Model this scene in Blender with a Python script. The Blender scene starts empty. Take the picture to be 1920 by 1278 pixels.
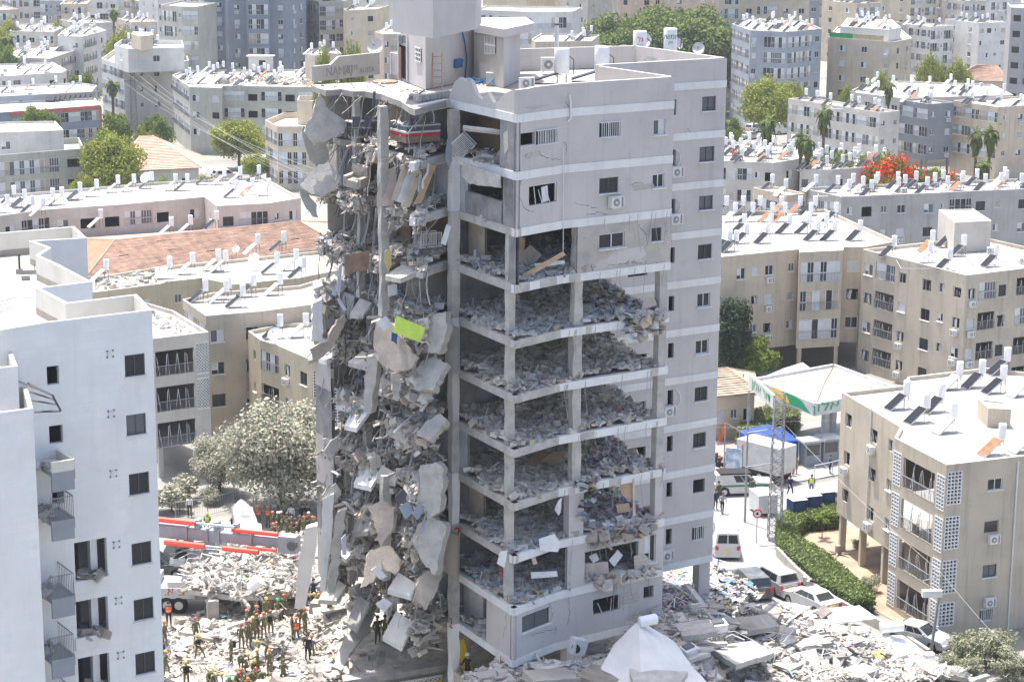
import bpy,bmesh,math,random
import numpy as np
from mathutils import Vector,Matrix
rnd=random.Random(7)
NR=np.random.RandomState(11)
sc=bpy.context.scene
COL=sc.collection
R=math.radians
# ------------------------------------------------------------------ camera
FPX,PITCH,ROLL,CAMH=3918.34,R(12.9619),R(0.40629),50.5965
_r=Vector((1,0,0));_u=Vector((0,math.sin(PITCH),math.cos(PITCH)))
CF=Vector((0,math.cos(PITCH),-math.sin(PITCH)))
CR=_r*math.cos(ROLL)+_u*math.sin(ROLL)
CU=-_r*math.sin(ROLL)+_u*math.cos(ROLL)
cam=bpy.data.cameras.new('camera');camo=bpy.data.objects.new('camera',cam);COL.objects.link(camo)
camo.matrix_world=Matrix(((CR.x,CU.x,-CF.x,0),(CR.y,CU.y,-CF.y,0),(CR.z,CU.z,-CF.z,CAMH),(0,0,0,1)))
cam.sensor_width=36;cam.lens=FPX/1920*36;cam.clip_start=1;cam.clip_end=9000
sc.camera=camo
# ------------------------------------------------------------------ light
SUN_AZ,SUN_EL=R(128),R(73)
w=bpy.data.worlds.new('World');sc.world=w;w.use_nodes=True
nt=w.node_tree;nt.nodes.clear()
sky=nt.nodes.new('ShaderNodeTexSky');sky.sky_type='NISHITA';sky.sun_disc=False
sky.sun_elevation=SUN_EL;sky.sun_rotation=math.pi/2-SUN_AZ
sky.air_density=1.0;sky.dust_density=4.0;sky.altitude=50
bg=nt.nodes.new('ShaderNodeBackground');bg.inputs[1].default_value=0.15
wo=nt.nodes.new('ShaderNodeOutputWorld')
nt.links.new(sky.outputs[0],bg.inputs[0]);nt.links.new(bg.outputs[0],wo.inputs[0])
sun=bpy.data.lights.new('sun','SUN');sun.energy=4.0;sun.angle=R(0.6);sun.color=(1,.955,.89)
suno=bpy.data.objects.new('sun',sun);COL.objects.link(suno)
sd=Vector((math.cos(SUN_AZ)*math.cos(SUN_EL),math.sin(SUN_AZ)*math.cos(SUN_EL),math.sin(SUN_EL)))
suno.rotation_euler=sd.to_track_quat('Z','Y').to_euler()
sc.view_settings.view_transform='Standard';sc.view_settings.look='None'
sc.view_settings.exposure=1.15;sc.view_settings.gamma=1
sc.cycles.max_bounces=6;sc.cycles.diffuse_bounces=4;sc.cycles.glossy_bounces=3
sc.cycles.transmission_bounces=3;sc.cycles.transparent_max_bounces=6
# ------------------------------------------------------------------ pixel of the 1920 px photograph -> world
def ray(px,py):return CF+CR*((px-960)/FPX)+CU*((639-py)/FPX)
def P(px,py,z=0.0):
    v=ray(px,py);t=(z-CAMH)/v.z;return Vector((v.x*t,v.y*t,z))
def PYd(px,py,Y):
    v=ray(px,py);t=Y/v.y;return Vector((v.x*t,Y,CAMH+v.z*t))
def proj(p):
    v=Vector(p)-Vector((0,0,CAMH));d=v.dot(CF)
    return 960+FPX*v.dot(CR)/d,639-FPX*v.dot(CU)/d
def on_wall(A,B,px,py):
    """where a pixel meets the vertical wall through A,B -> (s along AB, z)"""
    v=ray(px,py);d=Vector((B[0]-A[0],B[1]-A[1]));L=d.length;d=d/L;n=Vector((d.y,-d.x))
    t=(A[0]*n.x+A[1]*n.y)/(v.x*n.x+v.y*n.y)
    return(v.x*t-A[0])*d.x+(v.y*t-A[1])*d.y,CAMH+v.z*t
def xy(v):return(v[0],v[1])
def adir(deg):return Vector((math.cos(R(deg)),math.sin(R(deg))))
def run_to_px(B,deg,z,px):
    """length along direction deg from B (at height z) until the picture column px"""
    d=adir(deg);lo,hi=0.0,400.0;sgn=1 if px>proj((B[0],B[1],z))[0]else-1
    for _ in range(50):
        m=(lo+hi)/2;q=proj((B[0]+d.x*m,B[1]+d.y*m,z))[0]
        if(q-px)*sgn>0:hi=m
        else:lo=m
    return lo
# ------------------------------------------------------------------ materials
MATS={}
def mat(name,col,rough=.85,var=.12,scale=.6,streak=0.0,spot=0.0,bump=0.0,bscale=8,metal=0.0,spec=.3,col2=None,attr=False,brick=None,coat=0,fine=.0):
    if name in MATS:return MATS[name]
    m=bpy.data.materials.new(name);m.use_nodes=True;MATS[name]=m
    t=m.node_tree;N=t.nodes;Lk=t.links;b=N['Principled BSDF']
    b.inputs['Roughness'].default_value=rough;b.inputs['Metallic'].default_value=metal
    b.inputs['Specular IOR Level'].default_value=spec
    if coat:b.inputs['Coat Weight'].default_value=coat
    geo=N.new('ShaderNodeNewGeometry')
    def mixc(fac,c1,c2,mode='MIX'):
        x=N.new('ShaderNodeMix');x.data_type='RGBA';x.blend_type=mode
        for s,v in((0,fac),(6,c1),(7,c2)):
            if isinstance(v,(int,float)):x.inputs[s].default_value=v
            elif isinstance(v,tuple):x.inputs[s].default_value=(*v[:3],1)
            else:Lk.new(v,x.inputs[s])
        return x.outputs[2]
    def noise(sc_,det=4,vec=None,stretch=None,rough_=.55):
        n=N.new('ShaderNodeTexNoise');n.inputs['Scale'].default_value=sc_;n.inputs['Detail'].default_value=det
        n.inputs['Roughness'].default_value=rough_
        src=geo.outputs['Position']
        if stretch:
            mp=N.new('ShaderNodeMapping');mp.inputs['Scale'].default_value=stretch;Lk.new(src,mp.inputs[0]);src=mp.outputs[0]
        Lk.new(src,n.inputs['Vector']);return n.outputs['Fac']
    def ramp(f,a,b_,lo=0,hi=1):
        r_=N.new('ShaderNodeMapRange');r_.inputs[1].default_value=a;r_.inputs[2].default_value=b_
        r_.inputs[3].default_value=lo;r_.inputs[4].default_value=hi;Lk.new(f,r_.inputs[0]);return r_.outputs[0]
    c=tuple(col)
    if attr:
        a=N.new('ShaderNodeAttribute');a.attribute_name='Col';c=mixc(1.0,a.outputs['Color'],tuple(col),'MULTIPLY')
    if brick:
        bt=N.new('ShaderNodeTexBrick');cs=N.new('ShaderNodeCombineXYZ');sp=N.new('ShaderNodeSeparateXYZ')
        Lk.new(geo.outputs['Position'],sp.inputs[0]);ad=N.new('ShaderNodeMath');ad.operation='ADD'
        Lk.new(sp.outputs[0],ad.inputs[0]);Lk.new(sp.outputs[1],ad.inputs[1]);Lk.new(ad.outputs[0],cs.inputs[0]);Lk.new(sp.outputs[2],cs.inputs[1])
        Lk.new(cs.outputs[0],bt.inputs['Vector']);bt.inputs['Scale'].default_value=brick[0]
        bt.inputs['Brick Width'].default_value=brick[1];bt.inputs['Row Height'].default_value=brick[2];bt.inputs['Mortar Size'].default_value=brick[3]
        k=brick[4];bt.inputs['Color1'].default_value=(*col,1);bt.inputs['Color2'].default_value=(col[0]*.93,col[1]*.95,col[2]*.97,1)
        bt.inputs['Mortar'].default_value=(col[0]*k,col[1]*k,col[2]*k,1);c=bt.outputs['Color']
    lo=col2 if col2 else(col[0]*(1-2.4*var),col[1]*(1-2.4*var),col[2]*(1-2.2*var))
    f=ramp(noise(scale,6),.38,.72)
    if attr:c=mixc(f,c,(.62,.62,.62),'MULTIPLY')if var>.05 else c
    else:c=mixc(f,c,lo)
    if fine:c=mixc(ramp(noise(9,5,rough_=.7),.35,.75,0,fine),c,(col[0]*.6,col[1]*.6,col[2]*.58))
    if streak:
        s=noise(1.0,5,stretch=(2.2,2.2,.13),rough_=.65)
        c=mixc(ramp(s,.52,.78,0,streak),c,(col[0]*.38,col[1]*.35,col[2]*.32))
    if spot:
        s=noise(1.4,7,rough_=.7)
        c=mixc(ramp(s,.58,.66,0,spot),c,(col[0]*.5,col[1]*.47,col[2]*.42))
    if isinstance(c,tuple):b.inputs['Base Color'].default_value=(*c[:3],1)
    else:Lk.new(c,b.inputs['Base Color'])
    if bump:
        bp=N.new('ShaderNodeBump');bp.inputs['Strength'].default_value=bump;bp.inputs['Distance'].default_value=.05
        Lk.new(noise(bscale,6,rough_=.65),bp.inputs['Height']);Lk.new(bp.outputs[0],b.inputs['Normal'])
    return m
def plain(name,col,rough=.6,metal=0,spec=.4,coat=0):
    if name in MATS:return MATS[name]
    m=bpy.data.materials.new(name);m.use_nodes=True;MATS[name]=m;b=m.node_tree.nodes['Principled BSDF']
    b.inputs['Base Color'].default_value=(*col,1);b.inputs['Roughness'].default_value=rough
    b.inputs['Metallic'].default_value=metal;b.inputs['Specular IOR Level'].default_value=spec
    if coat:b.inputs['Coat Weight'].default_value=coat;b.inputs['Coat Roughness'].default_value=.08
    return m
glassm=plain('window_glass',(.02,.024,.03),.15,0,.3)
glassb=plain('curtained_glass',(.12,.13,.14),.3,0,.3)
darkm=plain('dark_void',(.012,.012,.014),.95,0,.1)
framew=mat('white_frame',(.72,.73,.74),.5,.06,3)
framed=mat('dark_frame',(.10,.10,.11),.5,.06,3)
shutterw=mat('white_shutter',(.66,.68,.69),.55,.08,1.2,streak=.25)
shuttert=mat('tan_shutter',(.5,.44,.36),.6,.1,1.2,streak=.3)
railm=mat('rail_metal',(.28,.28,.29),.5,.1,3)
acm=mat('ac_white',(.7,.7,.68),.5,.08,2,streak=.3)
concm=mat('concrete',(.40,.39,.375),.95,.13,1.1,streak=.45,spot=.4,bump=.4,fine=.4)
dustc=mat('dusty_concrete',(.54,.52,.48),.97,.14,1.6,spot=.35,bump=.6,bscale=5,fine=.5)
beamc=mat('pale_beam',(.76,.76,.75),.9,.06,.9,streak=.25,spot=.12,fine=.2)
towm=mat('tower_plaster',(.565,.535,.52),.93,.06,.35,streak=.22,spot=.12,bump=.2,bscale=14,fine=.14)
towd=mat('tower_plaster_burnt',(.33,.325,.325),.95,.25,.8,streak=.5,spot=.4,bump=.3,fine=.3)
roofw=mat('white_roof',(.50,.485,.455),.9,.17,.35,spot=.55,bump=.2,fine=.4,col2=(.34,.325,.30))
roofd=mat('dusty_roof',(.40,.38,.345),.95,.16,.5,spot=.4,bump=.3,fine=.35)
debm=mat('debris',(1,1,1),.95,.1,1.5,attr=True,bump=.4,bscale=7)
clothm=mat('cloth',(1,1,1),.95,.02,2,attr=True)
rebarm=plain('rusty_bar',(.12,.085,.065),.8)
wirem=plain('wire_grey',(.33,.33,.33),.7)
redpaint=plain('red_spray',(.55,.03,.03),.8)
# ------------------------------------------------------------------ mesh builder
class MB:
    def __init__(s):s.v=[];s.f=[];s.m=[];s.mats=[];s.c=[]
    def mi(s,m):
        if m not in s.mats:s.mats.append(m)
        return s.mats.index(m)
    def face(s,pts,m):
        k=len(s.v);s.v+=[tuple(p)for p in pts];s.f.append(tuple(range(k,k+len(pts))));s.m.append(s.mi(m));return s
    def hexa(s,lo,hi,m):
        """lo, hi: 4 bottom and 4 top corners (ccw from above)"""
        k=len(s.v);s.v+=[tuple(p)for p in lo]+[tuple(p)for p in hi];i=s.mi(m)
        for f in((3,2,1,0),(4,5,6,7),(0,1,5,4),(1,2,6,5),(2,3,7,6),(3,0,4,7)):
            s.f.append(tuple(k+q for q in f));s.m.append(i)
        return s
    def box(s,c,sz,m,rz=0.0,rot=None):
        hx,hy,hz=sz[0]/2,sz[1]/2,sz[2]/2
        M_=rot if rot is not None else Matrix.Rotation(rz,3,'Z');c=Vector(c)
        g=lambda x,y,z:c+M_@Vector((x,y,z))
        return s.hexa([g(-hx,-hy,-hz),g(hx,-hy,-hz),g(hx,hy,-hz),g(-hx,hy,-hz)],[g(-hx,-hy,hz),g(hx,-hy,hz),g(hx,hy,hz),g(-hx,hy,hz)],m)
    def prism(s,poly,z0,z1,m,mtop=None):
        n=len(poly);k=len(s.v);s.v+=[(p[0],p[1],z0)for p in poly]+[(p[0],p[1],z1)for p in poly]
        i=s.mi(m);j=s.mi(mtop)if mtop else i
        for a in range(n):
            b=(a+1)%n;s.f.append((k+a,k+b,k+n+b,k+n+a));s.m.append(i)
        s.f.append(tuple(range(k+n,k+2*n)));s.m.append(j);s.f.append(tuple(range(k+n-1,k-1,-1)));s.m.append(i)
        return s
    def tube(s,p0,p1,r,m,n=6,r1=None,cap=True):
        p0=Vector(p0);p1=Vector(p1);d=p1-p0
        if d.length<1e-5:return s
        r1=r if r1 is None else r1;q=d.to_track_quat('Z','Y');k=len(s.v);i=s.mi(m)
        for(c,rr)in((p0,r),(p1,r1)):
            for a in range(n):
                t=2*math.pi*a/n;s.v.append(tuple(c+q@Vector((rr*math.cos(t),rr*math.sin(t),0))))
        for a in range(n):
            b=(a+1)%n;s.f.append((k+a,k+b,k+n+b,k+n+a));s.m.append(i)
        if cap:s.f.append(tuple(range(k+n-1,k-1,-1)));s.m.append(i);s.f.append(tuple(range(k+n,k+2*n)));s.m.append(i)
        return s
    def path(s,pts,r,m,n=5):
        for a,b in zip(pts[:-1],pts[1:]):s.tube(a,b,r,m,n)
        return s
    def lathe(s,prof,c,m,n=12,axis=None):
        c=Vector(c);k=len(s.v);i=s.mi(m);q=Vector(axis).to_track_quat('Z','Y')if axis else None
        for(rr,zz)in prof:
            for a in range(n):
                t=2*math.pi*a/n;p=Vector((rr*math.cos(t),rr*math.sin(t),zz));s.v.append(tuple(c+(q@p if q else p)))
        for h in range(len(prof)-1):
            for a in range(n):
                b=(a+1)%n;s.f.append((k+h*n+a,k+h*n+b,k+(h+1)*n+b,k+(h+1)*n+a));s.m.append(i)
        s.f.append(tuple(range(k+n-1,k-1,-1)));s.m.append(i)
        s.f.append(tuple(range(k+(len(prof)-1)*n,k+len(prof)*n)));s.m.append(i)
        return s
    def mesh(s,name,off=(0,0,0),smooth=False):
        me=bpy.data.meshes.new(name);o=off
        me.from_pydata([(a-o[0],b-o[1],c-o[2])for a,b,c in s.v],[],s.f)
        for m in s.mats:me.materials.append(m)
        me.polygons.foreach_set('material_index',s.m)
        if smooth:me.polygons.foreach_set('use_smooth',[True]*len(s.f))
        me.update();return me
    def build(s,name,parent=None,smooth=False,local=False,**kw):
        off=(0,0,0)
        if parent is not None and not local:off=wloc(parent)
        o=bpy.data.objects.new(name,s.mesh(name,off,smooth));COL.objects.link(o)
        if parent is not None:o.parent=parent
        if kw:tag(o,**kw)
        return o
    def bl(s,name,parent):return s.build(name,parent,local=True)
    def bs(s,name,parent):return s.build(name,parent,True,True)
def wloc(o):
    v=Vector((0,0,0))
    while o is not None:v+=o.location;o=o.parent
    return v
def tag(o,label=None,cat=None,group=None,kind=None):
    if label:o['label']=label
    if cat:o['category']=cat;o['kind']=kind or 'thing'
    if group:o['group']=group
    if kind:o['kind']=kind
    return o
def thing(name,label,cat,loc=(0,0,0),rz=0.0,group=None,kind=None):
    o=bpy.data.objects.new(name,None);COL.objects.link(o);o.location=loc;o.rotation_euler=(0,0,rz)
    o.empty_display_size=.2
    return tag(o,label,cat,group,kind)
def inst(name,mesh,parent=None,loc=(0,0,0),rz=0.0):
    o=bpy.data.objects.new(name,mesh);COL.objects.link(o);o.location=loc;o.rotation_euler=(0,0,rz)
    if parent is not None:o.parent=parent
    return o
KIDS={}
def copy_tree(o,loc=None,rz=None,label=None,group=None,scale=None,parent=None):
    c=o.copy();COL.objects.link(c);c.parent=parent
    if loc is not None:c.location=loc
    if rz is not None:c.rotation_euler=(0,0,rz)
    if scale is not None:c.scale=(scale,)*3 if isinstance(scale,(int,float))else scale
    if label:c['label']=label
    if group:c['group']=group
    for ch in o.children:copy_tree(ch,parent=c)
    return c
# ------------------------------------------------------------------ debris
def np_obj(name,V,F,C=None,m=None,parent=None,smooth=False,**kw):
    """V (n,3), F (k,4) quads, C (k,3) colour of each face"""
    off=np.array(wloc(parent))if parent is not None else np.zeros(3)
    me=bpy.data.meshes.new(name);me.vertices.add(len(V));me.vertices.foreach_set('co',(V-off).astype(np.float32).ravel())
    k=F.shape[1];me.loops.add(F.size);me.loops.foreach_set('vertex_index',F.astype(np.int32).ravel())
    me.polygons.add(len(F));me.polygons.foreach_set('loop_start',np.arange(0,F.size,k,dtype=np.int32))
    me.polygons.foreach_set('loop_total',np.full(len(F),k,dtype=np.int32))
    me.polygons.foreach_set('use_smooth',np.full(len(F),smooth))
    if C is not None:
        a=me.color_attributes.new('Col','FLOAT_COLOR','CORNER');cc=np.ones((len(F),k,4),np.float32);cc[:,:,:3]=C[:,None,:]
        a.data.foreach_set('color',cc.ravel())
    me.materials.append(m or debm);me.update(calc_edges=True);me.validate()
    o=bpy.data.objects.new(name,me);COL.objects.link(o)
    if parent is not None:o.parent=parent
    if kw:tag(o,**kw)
    return o
BF=np.array([(3,2,1,0),(4,5,6,7),(0,1,5,4),(1,2,6,5),(2,3,7,6),(3,0,4,7)])
BV=np.array([(-1,-1,-1),(1,-1,-1),(1,1,-1),(-1,1,-1),(-1,-1,1),(1,-1,1),(1,1,1),(-1,1,1)])*.5
PAL=dict(
    dust=np.array([(.58,.55,.50),(.52,.49,.44),(.62,.59,.54),(.45,.42,.38),(.66,.64,.60),(.38,.34,.30),(.54,.47,.38),(.30,.27,.24)]),
    white=np.array([(.52,.49,.45),(.46,.43,.39),(.58,.55,.51),(.38,.35,.31),(.47,.42,.36),(.54,.52,.48),(.40,.39,.37),(.28,.25,.22)]),
    mix=np.array([(.5,.5,.49),(.44,.43,.42),(.55,.54,.53),(.35,.27,.2),(.12,.12,.14),(.46,.36,.27),(.16,.2,.3),(.6,.6,.62),(.3,.3,.32),(.45,.43,.41)]),
    cloth=np.array([(.6,.6,.62),(.7,.7,.72),(.5,.52,.58),(.1,.12,.25),(.45,.08,.12),(.15,.3,.5),(.55,.45,.12),(.6,.3,.42),(.05,.05,.06),(.65,.6,.5),(.72,.72,.72),(.3,.5,.55),(.68,.66,.62)]),
    wood=np.array([(.45,.28,.15),(.38,.24,.14),(.55,.42,.3),(.3,.2,.13),(.6,.55,.48)]))
def chips(pts,smin,smax,pal='dust',flat=.5,long_=.25,power=2.2,up=.55):
    """irregular broken blocks, boards and bars centred on pts"""
    n=len(pts);s=smin+(smax-smin)*NR.rand(n)**(power*1.5)
    dims=np.stack([s,s*(.45+.55*NR.rand(n)),s*(.25+.6*NR.rand(n))],1)
    fl=NR.rand(n)<flat;dims[fl,2]=np.minimum(dims[fl,2]*.22,.12)+.012
    lo=NR.rand(n)<long_;dims[lo,0]*=2.3;dims[lo,1]*=.32;dims[lo,2]=dims[lo,1]*.6
    V=BV[None]*(1+.38*(NR.rand(n,8,3)-.5))*dims[:,None,:]
    ax=NR.randn(n,3);ax[:,2]*=1.6;ax/=np.linalg.norm(ax,axis=1)[:,None]
    tilt=NR.randn(n)*up;yaw=NR.rand(n)*6.283
    def rot(V,ax,an):
        c=np.cos(an)[:,None,None];s_=np.sin(an)[:,None,None];a=ax[:,None,:]
        return V*c+np.cross(np.broadcast_to(a,V.shape),V)*s_+a*(V*a).sum(2,keepdims=True)*(1-c)
    V=rot(V,np.tile([[0,0,1.]],(n,1)),yaw)
    hx=NR.randn(n,3);hx[:,2]=0;hx/=np.linalg.norm(hx,axis=1)[:,None]+1e-9
    V=rot(V,hx,tilt)+np.asarray(pts)[:,None,:]
    F=(BF[None]+(np.arange(n)*8)[:,None,None]).reshape(-1,4)
    pal=PAL[pal]if isinstance(pal,str)else pal
    mixed=len(pal)in(5,10);C=pal[NR.randint(0,len(pal),n)]*(.88+.24*NR.rand(n,1))
    if mixed:g=.25+.6*NR.rand(n,1);C=C*(1-g)+np.array([(.5,.49,.47)])*g
    return V.reshape(-1,3),F,np.repeat(C,6,0)
def cloths(pts,smin,smax,pal='cloth'):
    """crumpled rags: 3x3 grids of points"""
    n=len(pts);g=np.stack(np.meshgrid([-.5,0,.5],[-.5,0,.5]),-1).reshape(9,2);s=smin+(smax-smin)*NR.rand(n)**2
    V=np.zeros((n,9,3));V[:,:,:2]=g*s[:,None,None]*(1+.7*(NR.rand(n,9,2)-.5));V[:,:,2]=s[:,None]*.55*(NR.rand(n,9)-.4)
    yaw=NR.rand(n)*6.283;c,sn=np.cos(yaw)[:,None],np.sin(yaw)[:,None]
    x=V[:,:,0]*c-V[:,:,1]*sn;y=V[:,:,0]*sn+V[:,:,1]*c;V[:,:,0]=x;V[:,:,1]=y
    V+=np.asarray(pts)[:,None,:]
    f=np.array([(0,1,4,3),(1,2,5,4),(3,4,7,6),(4,5,8,7)])
    F=(f[None]+(np.arange(n)*9)[:,None,None]).reshape(-1,4)
    C=PAL[pal][NR.randint(0,len(PAL[pal]),n)]*(.8+.3*NR.rand(n,1));g=NR.rand(n,1)*.75;C=C*(1-g)+np.array([(.47,.46,.45)])*g
    return V.reshape(-1,3),F,np.repeat(C,4,0)
def join(*parts):
    V,F,C=[],[],[];k=0
    for v,f,c in parts:
        V.append(v);F.append(f+k);C.append(c);k+=len(v)
    return np.concatenate(V),np.concatenate(F),np.concatenate(C)
_NG=NR.rand(64,64)
def vnoise(x,y,s):
    x=np.asarray(x,float)*s;y=np.asarray(y,float)*s;xi=np.floor(x).astype(int);yi=np.floor(y).astype(int)
    fx=x-xi;fy=y-yi;fx=fx*fx*(3-2*fx);fy=fy*fy*(3-2*fy)
    g=lambda a,b:_NG[a%64,b%64]
    return(g(xi,yi)*(1-fx)+g(xi+1,yi)*fx)*(1-fy)+(g(xi,yi+1)*(1-fx)+g(xi+1,yi+1)*fx)*fy
def inpoly(x,y,poly):
    x=np.asarray(x);y=np.asarray(y);ins=np.zeros(x.shape,bool);n=len(poly)
    for i in range(n):
        x0,y0=poly[i][0],poly[i][1];x1,y1=poly[(i+1)%n][0],poly[(i+1)%n][1]
        if y0==y1:continue
        ins^=((y0>y)!=(y1>y))&(x<(x1-x0)*(y-y0)/(y1-y0)+x0)
    return ins
def sample_poly(poly,n):
    xs=[p[0]for p in poly];ys=[p[1]for p in poly];out=np.zeros((0,2))
    while len(out)<n:
        q=np.stack([NR.uniform(min(xs),max(xs),n*2),NR.uniform(min(ys),max(ys),n*2)],1)
        out=np.concatenate([out,q[inpoly(q[:,0],q[:,1],poly)]])
    return out[:n]
class Ctrl:
    """height field through control points"""
    def __init__(s,pts,rough=.25,p=2.5):s.a=np.array([tuple(q)for q in pts],float);s.r=rough;s.p=p
    def __call__(s,x,y):
        x=np.asarray(x,float);y=np.asarray(y,float);w_=np.zeros(x.shape);h=np.zeros(x.shape)
        for(a,b,c)in s.a:
            d=1/((x-a)**2+(y-b)**2+.3)**(s.p/2);w_+=d;h+=d*c
        return h/w_+s.r*((vnoise(x,y,.7)-.5)*1.6+(vnoise(x+9,y,2.1)-.5)*.8+(vnoise(x,y+5,5.)-.5)*.35)
def sheet(name,poly,hf,step,m,skirt=None,**kw):
    xs=[p[0]for p in poly];ys=[p[1]for p in poly]
    gx=np.arange(min(xs)-step,max(xs)+step,step);gy=np.arange(min(ys)-step,max(ys)+step,step)
    X,Y=np.meshgrid(gx,gy);Z=hf(X,Y);ins=inpoly(X,Y,poly)
    if skirt is not None:Z=np.where(ins,Z,skirt)
    V=np.stack([X,Y,Z],-1).reshape(-1,3);nx=len(gx);ny=len(gy)
    i=(np.arange(ny-1)[:,None]*nx+np.arange(nx-1)[None]).ravel()
    F=np.stack([i,i+1,i+nx+1,i+nx],1);keep=ins.ravel()[F].any(1)
    return np_obj(name,V,F[keep],None,m,None,False,**kw)
# ------------------------------------------------------------------ windows
WM={}
def win_mesh(w_,h,kind,var=0):
    w_=round(w_,1);h=round(h,1);key=(w_,h,kind,var)
    if key in WM:return WM[key]
    mb=MB();pn=MB();y=.1;fr=framew
    rr=random.Random(str(key))
    def bar(x0,x1,z0,z1,m=None,yy=y,d=.05):mb.box(((x0+x1)/2,yy,(z0+z1)/2),(x1-x0,d,z1-z0),m or fr)
    def border(m=None,t=.05):
        bar(0,w_,0,t,m);bar(0,w_,h-t,h,m);bar(0,t,t,h-t,m);bar(w_-t,w_,t,h-t,m)
    pane=True
    if kind=='w2':
        fr=framed if var==3 else framew
        border();bar(w_/2-.025,w_/2+.025,.05,h-.05,yy=y-.01)
        if var==1:bar(.05,w_/2-.02,h*.35,h-.05,shutterw,y+.005,.03)
        if var==2:bar(w_/2+.02,w_-.05,.05,h-.05,shutterw,y+.005,.03)
        mb.box((w_/2,-.03,-.03),(w_+.14,.22,.05),beamc)
    elif kind=='wd':
        fr=framed;border();bar(w_*.5-.02,w_*.5+.02,.05,h-.05);mb.box((w_/2,-.03,-.03),(w_+.12,.2,.05),beamc)
    elif kind=='sh':
        border(shutterw,.06)
        n=max(4,int(h/.12))
        for i in range(n):bar(.06,w_-.06,.06+i*(h-.12)/n,.06+(i+.86)*(h-.12)/n,shutterw if var!=1 else shuttert,y,.03)
        mb.box((w_/2,-.03,-.03),(w_+.12,.2,.05),beamc)
    elif kind=='bars':
        border(framew,.05);n=int(w_/.13)
        for i in range(1,n):mb.box((w_*i/n,-.06,h/2),(.028,.028,h),framew)
        mb.box((w_/2,-.06,.02),(w_,.04,.04),framew);mb.box((w_/2,-.06,h-.02),(w_,.04,.04),framew)
        bar(w_*.5-.02,w_*.5+.02,.05,h-.05)
    elif kind=='grid':  # breeze block panel
        nx=max(2,int(w_/.26));nz=max(2,int(h/.24));m=beamc if var==0 else MATS.get('beige_wall',beamc)
        for i in range(nx+1):mb.box((w_*i/nx,0.05,h/2),(.07,.16,h),m)
        for k in range(nz+1):mb.box((w_/2,0.052,h*k/nz),(w_,.155,.07),m)
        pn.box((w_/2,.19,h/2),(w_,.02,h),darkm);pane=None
    elif kind=='diam':  # diamond lattice screen
        n=int(w_/.28)+int(h/.28);k=.28
        for i in range(-int(h/k)-1,int(w_/k)+2):
            x0=i*k
            for s in(1,-1):
                a0=x0 if s>0 else x0;pts=[]
                zA,zB=0,h;xA=a0;xB=a0+h
                if s<0:xA,xB=a0+h,a0
                # clip to 0..w_
                def at(z):return xA+(xB-xA)*z/h
                z_lo,z_hi=0,h
                if xB>xA:z_lo=max(0,(0-xA));z_hi=min(h,w_-xA)
                else:z_lo=max(0,xA-w_);z_hi=min(h,xA)
                if z_hi-z_lo>.05:mb.tube((at(z_lo),0,z_lo),(at(z_hi),0,z_hi),.035,beamc,4,cap=False)
        mb.box((w_/2,0,.04),(w_,.1,.08),beamc);mb.box((w_/2,0,h-.04),(w_,.1,.08),beamc)
        pn.box((w_/2,.35,h/2),(w_,.02,h),concm);pane=None
    elif kind=='bal':  # enclosed balcony: shutters, panes, low rail
        n=max(2,int(round(w_/.75)));cw=w_/n;border(framew,.06)
        for i in range(n):
            x0=i*cw;q=rr.random()
            bar(x0-.03,x0+.03,.05,h-.05)
            if q<.55:bar(x0+.03,x0+cw-.03,.06,h-.06,shutterw if rr.random()<.8 else shuttert,y+.02*(i%2),.04)
            elif q<.8:bar(x0,x0+cw,h*.42,h*.46);bar(x0+cw*.5-.02,x0+cw*.5+.02,.05,h-.05)
        for i in range(int(w_/.16)+1):mb.box((min(w_,i*.16),-.05,.42),(.02,.02,.84),railm)
        mb.box((w_/2,-.05,.86),(w_,.05,.04),railm)
    elif kind=='open':  # empty recess with twisted leftover frame
        for i in range(int(w_/.55)+1):
            x0=i*.55+rr.uniform(-.1,.1);x1=x0+rr.uniform(-.35,.35)
            mb.tube((min(max(x0,.03),w_-.03),.02,.02),(min(max(x1,.03),w_-.03),rr.uniform(-.15,.2),h*rr.uniform(.6,.98)),.022,fr,4)
        bar(0,w_,h-.05,h);bar(0,.05,.05,h-.05);bar(w_-.05,w_,.05,h-.05)
        if rr.random()<.6:mb.box((w_*rr.uniform(.3,.7),.1,h*.45),(w_*.22,.03,h*.8),shutterw,rot=Matrix.Rotation(rr.uniform(-.25,.25),3,'Y'))
        pane=None
    elif kind=='openrail':
        for i in range(int(w_/.42)+1):
            x0=i*.42+rr.uniform(-.1,.1);x1=x0+rr.uniform(-.3,.3);cl=lambda t:min(max(t,.03),w_-.03)
            mb.tube((cl(x0),.05,.02),(cl(x1),rr.uniform(-.12,.25),h*rr.uniform(.7,.98)),.024,fr,4)
        for i in range(int(w_/.14)+1):mb.box((min(w_,i*.14),-.06,.42),(.02,.02,.84),railm if var else framew)
        mb.box((w_/2,-.06,.86),(w_,.05,.05),railm if var else framew);pane=None
    elif kind=='hole':pane=None
    if pane:
        g=glassm if rr.random()<.72 else glassb
        pn.box((w_/2,y+.02,h/2),(w_-.08,.012,h-.08),g)
    a=mb.mesh('window')if mb.v else None;b=pn.mesh('pane')if pn.v else None
    WM[key]=(a,b);return WM[key]
ACM=None
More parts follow.
